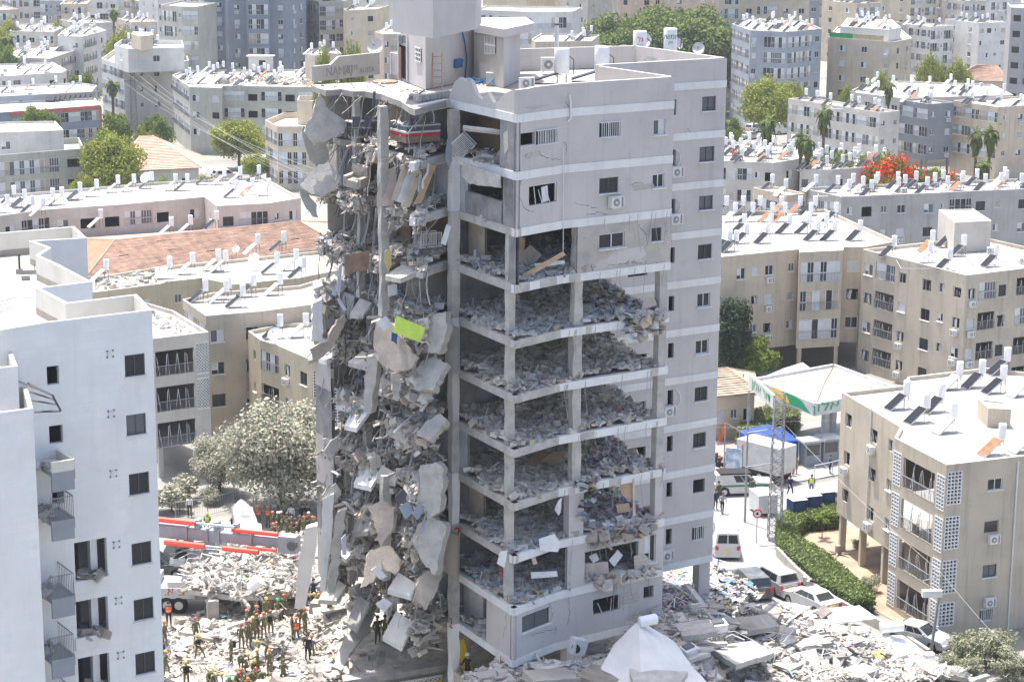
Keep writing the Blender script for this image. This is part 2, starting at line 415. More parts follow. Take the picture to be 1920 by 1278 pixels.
def ac_mesh():
    global ACM
    if ACM:return ACM
    mb=MB();mb.box((0,-.2,.32),(.82,.32,.6),acm);mb.lathe([(.2,0),(.2,.02),(.17,.025)],(-.1,-.362,.32),railm,14,(0,-1,0))
    mb.lathe([(.07,0),(.07,.035)],(-.1,-.362,.32),acm,8,(0,-1,0))
    mb.box((.28,-.363,.32),(.12,.01,.5),railm);mb.box((-.3,-.15,0),(.04,.3,.04),railm);mb.box((.3,-.15,0),(.04,.3,.04),railm)
    mb.path([(.42,-.2,.2),(.5,-.12,.35),(.48,-.03,.7)],.025,framew);ACM=mb.mesh('air_conditioner');return ACM
def wall_panel(mb,A,B,z0,z1,holes,m,t=.2):
    A=Vector(A[:2]);B=Vector(B[:2]);d=B-A;L=d.length;d=d/L;n=Vector((d.y,-d.x))
    hs=[(max(0,a),min(L,b),max(z0,c),min(z1,e))for a,b,c,e in holes]
    S=sorted({0,L,*[h[0]for h in hs],*[h[1]for h in hs]});Z=sorted({z0,z1,*[h[2]for h in hs],*[h[3]for h in hs]})
    pt=lambda s,z,o=0:(A.x+d.x*s-n.x*o,A.y+d.y*s-n.y*o,z)
    for a,b in zip(S[:-1],S[1:]):
        if b-a<1e-5:continue
        run=None
        for c,e in zip(Z[:-1],Z[1:]):
            sm,zm=(a+b)/2,(c+e)/2
            if any(h[0]<sm<h[1]and h[2]<zm<h[3]for h in hs):
                if run:mb.face([pt(a,run[0]),pt(b,run[0]),pt(b,run[1]),pt(a,run[1])],m);run=None
            else:run=(run[0],e)if run else(c,e)
        if run:mb.face([pt(a,run[0]),pt(b,run[0]),pt(b,run[1]),pt(a,run[1])],m)
    for a,b,c,e in hs:
        mb.face([pt(a,c),pt(b,c),pt(b,c,t),pt(a,c,t)],m);mb.face([pt(a,e,t),pt(b,e,t),pt(b,e),pt(a,e)],m)
        mb.face([pt(a,c),pt(a,c,t),pt(a,e,t),pt(a,e)],m);mb.face([pt(b,c,t),pt(b,c),pt(b,e),pt(b,e,t)],m)
def place_win(root,A,B,s0,z0,w_,h,kind,var=0,pane_child=True):
    A=Vector(A[:2]);B=Vector(B[:2]);d=(B-A).normalized();rz=math.atan2(d.y,d.x)
    me,pn=win_mesh(w_,h,kind,var);o=wloc(root);loc=(A.x+d.x*s0-o.x,A.y+d.y*s0-o.y,z0-o.z)
    wn=None
    if me:wn=inst('screen' if kind in('grid','diam')else('balcony' if kind in('bal','openrail')else 'window'),me,root,loc,rz);wn.scale=(w_/round(w_,1),1,h/round(h,1))
    if pn:
        if wn:inst('pane',pn,wn)
        else:inst('pane',pn,root,loc,rz)
    return wn
def place_ac(root,A,B,s0,z0,out=.02):
    A=Vector(A[:2]);B=Vector(B[:2]);d=(B-A).normalized();n=Vector((d.y,-d.x));o=wloc(root)
    return inst('air_conditioner',ac_mesh(),root,(A.x+d.x*s0+n.x*out-o.x,A.y+d.y*s0+n.y*out-o.y,z0-o.z),math.atan2(d.y,d.x))
def facade(root,mb,A,B,z0,z1,style,m,fh=2.95,seed=0,base=0.0,damage=0.0):
    """style: string of bay letters repeated on every floor"""
    L=(Vector(B[:2])-Vector(A[:2])).length;rr=random.Random(seed*77+int(L*10));ops=[];acs=[]
    if style:
        nf=max(1,int((z1-.45-base-z0)/fh+.3));wts=dict(w=1,s=1,n=.7,b=2.1,B=3.2,_=.6,g=.8,G=1.6,D=1,x=1,a=1.05,t=.55,L=1.4)
        tot=sum(wts[c]for c in style);u=L/tot
        for k in range(nf):
            zf=z1-.55-(k+1)*fh+.0;x=0
            if zf<z0+base-.3:break
            for c in style:
                bw=wts[c]*u;kind=None
                if c=='w':kind=rr.choice(['w2','w2','w2','sh','wd']);ww=min(1.3,bw*.62);hh=1.15;zz=zf+1.0
                elif c=='s':kind=rr.choice(['w2','w2','sh']);ww=min(.75,bw*.5);hh=.85;zz=zf+1.3
                elif c=='a':kind=rr.choice(['w2','w2','sh']);ww=min(1.1,bw*.55);hh=1.0;zz=zf+1.15;acs.append((x+bw/2,zf+.35))
                elif c=='n':kind='w2';ww=min(.5,bw*.5);hh=.6;zz=zf+1.5
                elif c=='t':kind='wd';ww=bw*.5;hh=1.9;zz=zf+.5
                elif c in 'bB':kind='bal';ww=bw*.9;hh=2.1;zz=zf+.35
                elif c=='L':kind='bal';ww=bw*.96;hh=1.7;zz=zf+.9
                elif c in 'gG':kind='grid';ww=bw*.85;hh=2.3;zz=zf+.25
                elif c=='D':kind='diam';ww=bw*.9;hh=2.7;zz=zf+.1
                elif c=='x':kind='hole';ww=bw*.6;hh=1.2;zz=zf+.9
                if kind and zz>z0+.05 and zz+hh<z1-.1:
                    var=rr.choice([0,0,1,2])if kind=='w2' else rr.randint(0,3)if kind=='bal' else(rr.random()<.25)*1 if kind=='sh' else 0
                    if damage and kind in('w2','bal','sh')and rr.random()<damage:kind='openrail' if kind=='bal' else 'open';var=rr.randint(0,3)if kind=='open' else 1
                    ops.append((x+(bw-ww)/2,zz,ww,hh,kind,var))
                x+=bw
    wall_panel(mb,A,B,z0,z1,[(s,s+a,z,z+b)for s,z,a,b,k,v in ops],m)
    for s,z,a,b,k,v in ops:place_win(root,A,B,s,z,a,b,k,v)
    for s,z in acs:
        if rr.random()<.75:place_ac(root,A,B,s,z)
    return ops
def area(poly):return sum(poly[i][0]*poly[(i+1)%len(poly)][1]-poly[(i+1)%len(poly)][0]*poly[i][1]for i in range(len(poly)))/2
def inset(poly,t):
    n=len(poly);out=[]
    for i in range(n):
        p0,p1,p2=Vector(poly[i-1][:2]),Vector(poly[i][:2]),Vector(poly[(i+1)%n][:2])
        a=(p1-p0).normalized();b=(p2-p1).normalized();na=Vector((-a.y,a.x));nb=Vector((-b.y,b.x))
        k=na+nb;den=1+na.dot(nb);out.append(tuple(p1+k*(t/max(den,.25))))
    return out
def roof_part(root,poly,z1,par,m_edge,m_roof,name='roof'):
    """parapet ring of height par and the deck within it"""
    mb=MB();q=inset(poly,.2);n=len(poly);e=.002
    for i in range(n):
        j=(i+1)%n;a,b,c,d=poly[i],poly[j],q[j],q[i]
        mb.face([(a[0],a[1],z1),(b[0],b[1],z1),(c[0],c[1],z1),(d[0],d[1],z1)],m_roof)
        mb.face([(d[0],d[1],z1),(c[0],c[1],z1),(c[0],c[1],z1-par),(d[0],d[1],z1-par)],m_edge)
    mb.face([(p[0],p[1],z1-par)for p in q],m_roof)
    return mb.build(name,root)
WALLS={}
def wallmat(name):
    cols=dict(beige=(.56,.475,.365),grey=(.42,.41,.39),white=(.64,.63,.6),cream=(.62,.54,.41),stone=(.56,.49,.38),blue=(.34,.37,.41),
                dark=(.25,.27,.29),pinkish=(.54,.45,.38),green=(.46,.46,.40),light=(.55,.52,.47),tower=(.26,.29,.34),stucco=(.53,.465,.37),yellow=(.54,.48,.35),raw=(.36,.36,.36))
    return mat(name+'_wall',cols[name],.93,.09,.35,streak=.5 if name in('beige','stucco','stone','grey','pinkish','green','yellow')else .25,spot=.15,bump=.15,bscale=12,fine=.15)
def building(name,label,poly,z1,wall,styles,z0=0.0,par=.35,roof=None,fh=2.95,cat='building',group=None,seed=0,base=0.0,damage=0.0,stilts=False):
    poly=[tuple(Vector(p[:2]))for p in poly]
    if area(poly)<0:poly=poly[::-1];styles=styles
    cx=sum(p[0]for p in poly)/len(poly);cy=sum(p[1]for p in poly)/len(poly)
    root=thing(name,label,cat,(cx,cy,0),group=group);m=wallmat(wall)if isinstance(wall,str)else wall;mb=MB();n=len(poly)
    for i in range(n):
        A,B=poly[i],poly[(i+1)%n];d=Vector(B)-Vector(A);nv=Vector((d.y,-d.x));mid=(Vector(A)+Vector(B))/2
        st=styles.get(i,'')if isinstance(styles,dict)else(styles if nv.dot(mid)<0 else '')
        facade(root,mb,A,B,z0+(2.6 if stilts else 0),z1,st,m,fh,seed+i,base,damage)
    if stilts:
        mb.face([(p[0],p[1],z0+2.6)for p in poly[::-1]],m);q=inset(poly,.35)
        for i in range(n):
            a,b=Vector(q[i]),Vector(q[(i+1)%n]);k=max(1,int((b-a).length/4.5))
            for j in range(k):c=a.lerp(b,j/k);mb.box((c.x,c.y,z0+1.3),(.4,.3,2.6),m,math.atan2((b-a).y,(b-a).x))
    mb.build('wall',root);roof_part(root,poly,z1,par,m,roof or roofw)
    return root,poly
def bcorner(Bpx,z,xa,xc,ang=30,left_len=None,right_len=None,skew=90):
    """box footprint from its near corner (pixel) at roof height z; xa/xc = picture columns of the left/right roof corners"""
    B=P(Bpx[0],Bpx[1],z);b=Vector((B.x,B.y))
    rl=right_len if right_len else run_to_px(b,ang,z,xc);ll=left_len if left_len else run_to_px(b,ang+skew,z,xa)
    ur=adir(ang)*rl;ul=adir(ang+skew)*ll
    return[tuple(b),tuple(b+ur),tuple(b+ur+ul),tuple(b+ul)]  # edge 0 right face, 3 left face
# ------------------------------------------------------------------ roof equipment
panel_dark=plain('collector_glass',(.015,.017,.022),.35,0,.12);panel_grey=mat('collector_dusty',(.42,.42,.41),.6,.1,2)
panel_rust=mat('collector_rusty',(.3,.15,.08),.8,.2,2);tankw=mat('tank_white',(.8,.81,.82),.45,.05,2,streak=.15)
def heater_proto(kind,paz=205,two=False):
    root=thing('solar_water_heater','x','water heater');a=R(paz)  # panel faces azimuth paz
    d=Vector((math.cos(a),math.sin(a),0));s=Vector((-d.y,d.x,0));mb=MB()
    r=.27;h0=1.0;mb.lathe([(r*.9,h0),(r,h0+.04),(r,h0+1.02),(r*.93,h0+1.08)],(0,0,0),tankw,14)
    mb.bs('tank',root)
    mb=MB()
    for i in(1,-1):
        for j in(1,-1):mb.tube(Vector((.2*i,.2*j,0)),Vector((.16*i,.16*j,h0)),.02,railm,4)
    mb.path([(.1,.1,h0),(.15,.35,.5),tuple(d*.5+Vector((0,0,.7)))],.025,railm,4);mb.bl('stand',root)
    pm={'dark':panel_dark,'grey':panel_grey,'rust':panel_rust}[kind];el=R(38)
    up=d*-math.cos(el)+Vector((0,0,math.sin(el)));n=s.cross(up).normalized()if s.cross(up).z>0 else up.cross(s).normalized()
    for k,off in enumerate((-.5,.5)if two else(0,)):
        mb=MB();c=d*.95+s*off+Vector((0,0,.56));M_=Matrix((s,up,n)).transposed()if Matrix((s,up,n)).determinant()>0 else Matrix((-s,up,n)).transposed()
        mb.box(c,(1.0,1.7,.08),panel_grey,rot=M_);mb.box(c+n*.045,(.94,1.64,.012),pm,rot=M_)
        for q in(-.4,.4):
            top=c+up*.7+s*q;mb.tube(top,(top.x,top.y,0),.018,railm,4)
        mb.bl('panel',root)
    return root
HEAT=[]
def heater(x,y,z,label,group,kind=None,sc_=1.0,rz=None):
    kind=kind if kind is not None else rnd.choice([0,0,0,0,3,1,1,3,0,0,1,2])
    NH[0]+=1
    if NH[0]>290:EXTRA.append((kind,x,y,z));return
    rz=rnd.uniform(-.12,.12)if rz is None else rz
    if not PROTO[kind][1]:o=PROTO[kind][0];o.location=(x,y,z);o.rotation_euler=(0,0,rz);o['label']=label;o['group']=group;PROTO[kind][1]=True
    else:o=copy_tree(PROTO[kind][0],(x,y,z),rz,label,group)
    o.scale=(sc_,)*3;return o
PROTO=[[heater_proto('dark'),False],[heater_proto('grey'),False],[heater_proto('rust'),False],[heater_proto('dark',two=True),False]]
NH=[0];EXTRA=[]
def heaters(poly,z,n,where,sep=2.1,inner=1.0,kinds=None):
    q=inset(poly,inner);pts=[];g='solar water heaters on '+where;tries=0
    while len(pts)<n and tries<n*60:
        tries+=1;p=sample_poly(q,1)[0]
        if all((p[0]-a)**2+(p[1]-b)**2>sep**2 for a,b in pts):pts.append((p[0],p[1]))
    if len(pts)>2 and NH[0]<285:
        mb=MB();s_=sorted(pts,key=lambda p:p[0]+p[1]*.3)
        for(a,b),(c,d)in zip(s_[:-1],s_[1:]):mb.path([(a,b,z+.06),(a+rnd.uniform(-.5,.5),d+rnd.uniform(-.3,.3),z+.04),(c,d,z+.06)],.035,rnd.choice([wirem,railm,framew]),4)
        tag(mb.build('roof_pipes'),'pipes and cables lying across '+where,kind='stuff')
        for p in sample_poly(inset(poly,.9),3):tag(inst('air_conditioner',ac_mesh(),None,(p[0],p[1],z),rnd.uniform(-1,1)),'outdoor air conditioner unit lying on '+where,'air conditioner','air conditioner units on '+where)
    for a,b in pts:heater(a,b,z,'white solar water heater standing on '+where,g,None if kinds is None else rnd.choice(kinds))
    return pts
def heater_px(lst,z,where,kinds=None):
    for t in lst:
        p=P(t[0],t[1],z);heater(p.x,p.y,z,'white solar water heater standing on '+where,'solar water heaters on '+where,t[2]if len(t)>2 else None)
def dish(x,y,z,r,az,label,el=35,group=None,col=None):
    root=thing('satellite_dish',label,'satellite dish',(x,y,z),group=group);a=R(az);d=Vector((math.cos(a)*math.cos(R(el)),math.sin(a)*math.cos(R(el)),math.sin(R(el))))
    c=Vector((0,0,.5+r));mb=MB();q=d.to_track_quat('Z','Y');n=20;prof=[(0.02,0),(r*.4,r*.04),(r*.75,r*.14),(r,r*.25)];m=col or tankw
    for side in(0,.012):
        for(r0,h0),(r1,h1)in zip(prof[:-1],prof[1:]):
            for i in range(n):
                t0,t1=2*math.pi*i/n,2*math.pi*(i+1)/n
                f=[c+q@Vector((rr*math.cos(t),rr*math.sin(t),h-side))for rr,h,t in((r0,h0,t0),(r0,h0,t1),(r1,h1,t1),(r1,h1,t0))]
                mb.face(f if side else f[::-1],m)
    mb.bl('reflector',root);mb=MB();mb.tube((0,0,0),c-d*.05,.035,railm);fo=c+d*r*.9
    for i in range(3):
        t=2.1*i;mb.tube(c+q@Vector((r*.95*math.cos(t),r*.95*math.sin(t),r*.24)),fo,.012,railm,4)
    mb.box(fo,(.1,.1,.1),railm);mb.bl('mast',root);return root
# ------------------------------------------------------------------ plants
barkm=mat('bark',(.16,.12,.09),.95,.2,3,bump=.5)
def leafmat(name,col,tr=.25):
    if name in MATS:return MATS[name]
    m=bpy.data.materials.new(name);m.use_nodes=True;MATS[name]=m;t=m.node_tree;N=t.nodes;b=N['Principled BSDF']
    a=N.new('ShaderNodeAttribute');a.attribute_name='Col';x=N.new('ShaderNodeMix');x.data_type='RGBA';x.blend_type='MULTIPLY';x.inputs[0].default_value=1
    t.links.new(a.outputs['Color'],x.inputs[6]);x.inputs[7].default_value=(*col,1);t.links.new(x.outputs[2],b.inputs['Base Color']);b.inputs['Roughness'].default_value=.8;b.inputs['Specular IOR Level'].default_value=.15
    tl=N.new('ShaderNodeBsdfTranslucent');t.links.new(x.outputs[2],tl.inputs[0]);ms=N.new('ShaderNodeMixShader');ms.inputs[0].default_value=tr
    t.links.new(b.outputs[0],ms.inputs[1]);t.links.new(tl.outputs[0],ms.inputs[2]);t.links.new(ms.outputs[0],N['Material Output'].inputs[0]);return m
def crown_np(n,rad,c,leaf,clumps=26,shell=.5,vert=.8,seed=1):
    rs=np.random.RandomState(seed);cc=rs.randn(clumps,3);cc/=np.linalg.norm(cc,axis=1)[:,None];cc*=(rs.rand(clumps,1)**.4)*.78;cc[:,2]*=vert
    cr=(.22+.22*rs.rand(clumps));k=rs.randint(0,clumps,n);v=rs.randn(n,3);v/=np.linalg.norm(v,axis=1)[:,None];v*=(rs.rand(n,1)**.45)
    p=cc[k]+v*cr[k][:,None];p=p*np.array(rad)+np.array(c)
    t=rs.rand(n)*6.283;nv=rs.randn(n,3)*.8+v;nv[:,2]+=.5;nv/=np.linalg.norm(nv,axis=1)[:,None]
    a=np.cross(nv,rs.randn(n,3));a/=np.linalg.norm(a,axis=1)[:,None];b=np.cross(nv,a);s=leaf*(.6+.8*rs.rand(n,1))
    V=np.stack([p-a*s,p+b*s*.55,p+a*s,p-b*s*.55],1).reshape(-1,3);F=np.arange(n*4).reshape(n,4)
    C=np.ones((n,3))*(.78+.42*rs.rand(n,1))*(.8+.4*rs.rand(clumps)[k][:,None]);C[:,0]*=1+.25*rs.rand(n);return V,F,C
def tree_proto(name,label,h,rad,n,leaf,m,seed=1,trunk=.22,clumps=26,vert=.8,extra=None):
    root=thing(name,label,'tree');rs=random.Random(seed);mb=MB();hc=h-rad[2]
    mb.tube((0,0,-.3),(0,0,hc*.75),trunk,barkm,8,trunk*.7)
    for i in range(7):
        t=rs.uniform(0,6.28);e=Vector((math.cos(t)*rad[0]*.55,math.sin(t)*rad[1]*.55,hc+rs.uniform(-.2,.5)*rad[2]));s_=Vector((0,0,hc*rs.uniform(.5,.75)))
        m_=s_.lerp(e,.5)+Vector((0,0,.2));mb.tube(s_,m_,trunk*.45,barkm,6,trunk*.3);mb.tube(m_,e,trunk*.3,barkm,5,trunk*.1)
    mb.bl('trunk',root);V,F,C=crown_np(n,rad,(0,0,hc),leaf,clumps,vert=vert,seed=seed)
    cr=np_obj('crown',V,F,C,m);cr.parent=root
    if extra:extra(root,hc)
    return root
def palm_proto(label,h,seed=3,m=None,skirt=True):
    root=thing('palm_tree',label,'palm tree');rs=np.random.RandomState(seed);mb=MB();mb.tube((0,0,-.2),(.1,0,h*.5),.24,barkm,8,.2);mb.tube((.1,0,h*.5),(0,0,h),.2,barkm,8,.2)
    mb.bl('trunk',root);Vs,Cs=[],[]
    for i in range(62):
        t=rs.rand()*6.283;el=rs.uniform(-1.2,1.15)if i<46 else rs.uniform(-1.45,-1.1);L=rs.uniform(1.1,1.7);d=np.array([math.cos(t),math.sin(t),0]);s=np.array([-d[1],d[0],0]);dead=el<-1.0
        pos=np.array([0,0,h]);e=el
        for k in range(6):
            st=(d*math.cos(e)+np.array([0,0,math.sin(e)]))*L/6;nx=pos+st;e-=.22 if el>-1 else .05;w0=(.16,.34,.42,.4,.3,.18,.03)[k];w1=(.34,.42,.4,.3,.18,.03)[k]
            for sg in(1,-1):
                Vs.append([pos,pos+s*sg*w0+[0,0,-.06],nx+s*sg*w1*.75+[0,0,-.12],nx]);Cs.append(np.array([1.6,1.0,.62])*.8 if dead else np.ones(3)*rs.uniform(.6,1.4))
            pos=nx
    V=np.array(Vs).reshape(-1,3);np_obj('crown',V,np.arange(len(V)).reshape(-1,4),np.array(Cs),m or leaf_palm).parent=root;return root
leaf_mid=leafmat('leaf_mid',(.13,.20,.04));leaf_bright=leafmat('leaf_bright',(.24,.30,.06));leaf_dark=leafmat('leaf_dark',(.055,.095,.03));leaf_palm=leafmat('leaf_palm',(.13,.16,.05))
leaf_dust=leafmat('leaf_dusty',(.33,.365,.285),.15);leaf_con=leafmat('leaf_conifer',(.035,.065,.035),.05);leaf_red=leafmat('blossom_red',(.62,.09,.03));leaf_olive=leafmat('leaf_olive',(.2,.24,.1))
# ================================================================== the ground
soilm=mat('city_ground',(.29,.28,.25),.95,.18,.12,spot=.4,bump=.2,fine=.3)
asph=mat('asphalt_dusty',(.31,.31,.30),.93,.12,.25,spot=.2,bump=.15,bscale=20,fine=.2)
pavem=mat('pavement_pale',(.4,.39,.36),.93,.12,.5,spot=.3,bump=.1,fine=.3)
MB().face([(-1150,-20,0),(1150,-20,0),(1150,2200,0),(-1150,2200,0)],soilm).build('ground',kind='structure')
def lay(name,pts,z,m,kind='structure',**kw):
    mb=MB();q=[(p[0],p[1])for p in pts]
    if area(q)<0:q=q[::-1]
    mb.prism(q,z-.004 if z<.05 else z-.12,z,m);return mb.build(name,kind=kind,**kw)
# ================================================================== the damaged tower
ZT=38.4;FH=2.85
def zb(k):return ZT-FH*(k-1)
C1=(0.16,102.6);B_=(2.47,105.13);E_=(8.38,109.16);W0=(4.55,115.0);Rr=(12.16,119.87)
D_=(-3.37,109.09);F_=(-5.04,105.6);G_=(-11.24,116.0)
Gb=tuple(Vector(G_)+adir(30)*6.5);Rb=tuple(Vector(Rr)+adir(122)*9)
Gc=tuple(Vector(Gb)+adir(122)*3)
tower=thing('apartment_tower','tall grey apartment tower with its left side torn open by a blast','building',(1,110,0))
def band(a,b,z,h=.42,out=.04,m=beamc,t=.3):
    a=Vector(a);b=Vector(b);d=(b-a).normalized();n=Vector((d.y,-d.x));A=a+n*out;Bq=b+n*out;A2=a-n*t;B2=b-n*t
    MB().hexa([(A.x,A.y,z-h),(Bq.x,Bq.y,z-h),(B2.x,B2.y,z-h),(A2.x,A2.y,z-h)],[(A.x,A.y,z),(Bq.x,Bq.y,z),(B2.x,B2.y,z),(A2.x,A2.y,z)],m).build('band',tower)
def ragged(a,b,n,amp,inward,seed):
    rs=random.Random(seed);a=Vector(a);b=Vector(b);d=(b-a);nrm=Vector((-d.y,d.x)).normalized();out=[]
    for i in range(n+1):
        t=i/n;e=inward(t)+rs.uniform(-amp,amp);p=a+d*t+nrm*e;out.append(tuple(p))
    return out
# --- floor plates of the front wing, the rear wing and the torn left wing
fl=MB();slabm=dustc
for k in range(1,12):
    z=zb(k);dr=random.Random(k)
    open_r=4<=k<=8
    e1=ragged(C1,B_,5,.12 if open_r else 0,lambda t:.02,k);e2=ragged(B_,E_,8,.1 if open_r else 0,lambda t:.0,k+50)
    dc=ragged(D_,C1,6,.1,lambda t:0.05,k+90)
    pf=[dc[0]]+dc[1:-1]+([C1]if not open_r else[e1[0]])+e1[1:-1]+[B_]+e2[1:-1]+[E_,W0]
    fl.prism(pf,z-.40,z-.03,slabm if k>1 else roofd)
    # rear wing plate
    fl.prism([D_,(W0[0]+.0,W0[1]),Rr,Rb,Gc,Gb],z-.38,z-.035,slabm if k>1 else roofd)
    # left wing plate, torn back from the outer line
    if k==1:
        edge=[xy(P(x,y,z))for x,y in((583,158),(596,164),(611,168),(640,166),(662,170),(684,170),(700,173),(715,175),(735,183),(752,189),(768,200),(778,204))]
    else:
        off={2:1.1,3:1.2,4:1.3,5:1.6,6:1.5,7:2.4,8:1.8,9:1.7,10:2.2,11:3.0}[k]
        edge=ragged(G_,F_,22,.45,lambda t,o=off:o*(1-.85*max(0,(t-.8)/.2))*(.35+.65*min(1,t/.15)),k*3)
    fl.prism([Gb]+[tuple(q)for q in edge]+[D_],z-.36,z-.04,slabm if k>1 else roofd)
fl.build('floor_slabs',tower)
for k in range(1,12):
    z=zb(k)
    band(C1,B_,z,m=beamc if k not in(5,6,7,8)else dustc);band(B_,E_,z,m=beamc)
    band(D_,C1,z,m=beamc if k in(1,2,10,11)else dustc)
    band(W0,Rr,z,out=.05);band(Rr,Rb,z)
    if k<=5:
        cut={1:778,2:776,3:770,4:795,5:830}[k];d=Vector(D_)-Vector(F_);L=d.length;s,_=on_wall(F_,D_,cut,300);s=max(0,min(L*.8,s));band(Vector(F_)+d*(s/L),D_,z)
# --- walls that still stand
wl=MB();ops=[]
def twall(a,b,k0,k1,rects=(),m=towm,sa=0.0,sb=None,lo=None,hi=None,kinds=()):
    a=Vector(a);b=Vector(b);d=(b-a).normalized();L=(b-a).length;sb=L if sb is None else sb
    A=a+d*sa;Bq=a+d*sb;hs=[]
    for(x0,y0,x1,y1,kd,v)in rects:
        s0,zt=on_wall(A,Bq,x0,y0);s1,zbm=on_wall(A,Bq,x1,y1);zt2=on_wall(A,Bq,x1,y0)[1];zb2=on_wall(A,Bq,x0,y1)[1]
        zt=(zt+zt2)/2;zbm=(zbm+zb2)/2;hs.append((s0,s1,zbm,zt));ops.append((tuple(A),tuple(Bq),s0,zbm,s1-s0,zt-zbm,kd,v))
    wall_panel(wl,A,Bq,lo if lo is not None else zb(k1),hi if hi is not None else zb(k0)-.42,hs,m,.2)
    # inner skin
    n=Vector((d.y,-d.x));wall_panel(wl,Bq-n*.2,A-n*.2,lo if lo is not None else zb(k1),hi if hi is not None else zb(k0)-.42,[((Bq-A).length-h[1],(Bq-A).length-h[0],h[2],h[3])for h in hs],m,.01)
twall(C1,B_,1,2,[(976,249,1003,272,'hole',0),(1005,242,1046,271,'bars',0)]);twall(B_,E_,1,2,[(1124,228,1163,258,'bars',0),(1226,224,1247,253,'w2',2)])
twall(C1,B_,2,3,[(992,345,1044,382,'open',1)]);twall(B_,E_,2,3,[(1124,333,1159,362,'wd',0),(1224,326,1245,352,'w2',0)])
s83=on_wall(B_,E_,1083,450)[0]
twall(B_,E_,3,4,[(1124,437,1171,465,'w2',0),(1222,427,1240,452,'wd',0)],m=mat('bare_render',(.52,.49,.45),.95,.14,.8,spot=.5,bump=.4,fine=.4),sa=s83)
s68=on_wall(B_,E_,1064,1040)[0];L_BE=(Vector(E_)-Vector(B_)).length
twall(B_,E_,9,10,[(1097,1024,1196,1082,'hole',0),(1209,1003,1229,1054,'w2',1)],sa=s68)
twall(C1,B_,10,11,[(979,1146,1030,1176,'wd',0)]);twall(B_,E_,10,11,[(1112,1118,1162,1147,'open',2),(1207,1098,1225,1120,'hole',0)])
# left face remains
def sDC(px,y=500):return on_wall(D_,C1,px,y)[0]
L_DC=(Vector(C1)-Vector(D_)).length
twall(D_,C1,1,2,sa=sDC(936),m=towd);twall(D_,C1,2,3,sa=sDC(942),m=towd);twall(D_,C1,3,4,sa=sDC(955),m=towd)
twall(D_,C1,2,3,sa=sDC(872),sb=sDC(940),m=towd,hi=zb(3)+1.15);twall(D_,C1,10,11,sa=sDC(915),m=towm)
# rear wing facade and its windows
Yr=[(1317,181,1342,208),(1312,275,1339,303),(1311,367,1336,393),(1309,458,1334,485),(1308,549,1331,575),(1305,637,1328,663),(1303,725,1326,751),(1300,811,1323,838),(1300,898,1321,923),(1298,985,1319,1012)]
for k in range(1,11):
    r_=Yr[k-1];nx=1268-k;kd=['wd','wd','wd','wd','w2','w2','wd','wd','hole','bars'][k-1]
    rects=[(*r_,kd,0),(nx-9,r_[1]+6,nx+1,r_[3]+8,'hole',0)]
    if 4<=k<=8:rects.append((1182-k,r_[1]+28,1218-k,r_[3]+33,'open' if k%2 else 'hole',1))
    twall(W0,Rr,k,k+1,rects)
    twall(Rr,Rb,k,k+1)
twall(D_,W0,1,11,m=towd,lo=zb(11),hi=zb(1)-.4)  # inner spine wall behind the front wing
twall(Gb,Gc,1,11,lo=zb(11),hi=zb(1)-.4);twall(Gc,Rb,1,11,lo=zb(11),hi=zb(1)-.4)
for k in(1,2,3,9,10):twall(E_,W0,k,k+1)
paints_=[mat('room_cream',(.56,.52,.45),.9,.08,.8,spot=.2),towm,mat('room_white',(.6,.6,.58),.9,.08,.8,spot=.3)]
# outer wall strip that still hangs at the left end
GF=(Vector(F_)-Vector(G_)).normalized()
for k in range(6,11):
    rc={8:[(624,862,637,885,'wd',0)],6:[(620,694,631,712,'hole',0)],7:[(622,773,633,790,'hole',0)]}.get(k,[])
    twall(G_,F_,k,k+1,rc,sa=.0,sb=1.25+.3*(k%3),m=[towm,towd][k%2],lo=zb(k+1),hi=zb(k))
for k in range(1,11):  # far side wall of the left wing, seen from within
    twall(Gb,G_,k,k+1,[(643,180,699,216,'bars',0)]if k==1 else[(652,268+98*(k-2),672,296+98*(k-2),'w2',0)]if k in(2,3)else(),m=paints_[k%3],sa=0,sb=(6.3,5.6,5.0,5.6,4.6)[k%5])
# rooms of the left wing: back walls and partitions in different paints
paints=[mat('room_cream',(.56,.52,.45),.9,.08,.8,spot=.2),mat('room_white',(.6,.6,.58),.9,.08,.8,spot=.3),mat('room_brown',(.33,.22,.15),.8,.15,.8),mat('room_grey',(.42,.43,.45),.9,.1,.8,spot=.3),mat('room_tan',(.5,.42,.33),.9,.1,.8,spot=.3)]
nin=adir(30)  # inward normal of the torn face
rm=MB();rs=random.Random(5)
def rwall(mb_,a,b,z0,z1,m,holes=()):
    a=Vector(a);b=Vector(b);wall_panel(mb_,a,b,z0,z1,list(holes),m,.12);L=(b-a).length
    d=(b-a).normalized();n=Vector((d.y,-d.x));wall_panel(mb_,b-n*.12,a-n*.12,z0,z1,[(L-h[1],L-h[0],h[2],h[3])for h in holes],m,.01)
for k in range(1,11):
    z0,z1=zb(k+1),zb(k)-.36;cuts=[0,2.8,5.2,8.3,12.0]
    for i in range(4):
        dep=rs.choice([2.6,3.2,4.2,5.0]);a=Vector(G_)+GF*cuts[i]+nin*dep;b=Vector(G_)+GF*cuts[i+1]+nin*dep;L=cuts[i+1]-cuts[i]
        hs=[]
        if k==1 and i==1:hs=[(.1,1.9,z0+1.0,z1-.3)];dep=4.2
        elif rs.random()<.55:s=rs.uniform(.4,L-1.3);hs=[(s,s+.85,z0,z0+2.05)]
        pm=paints[(i*2+k)%5]
        if rs.random()<.85 or k==1:rwall(rm,a,b,z0,z1,pm,hs)
        if i:c=Vector(G_)+GF*cuts[i];rwall(rm,c+nin*6,c+nin*rs.uniform(1.4,2.4),z0,z1,paints[(i+k*3)%5],())
rm.build('room_walls',tower)
wl.build('wall',tower)
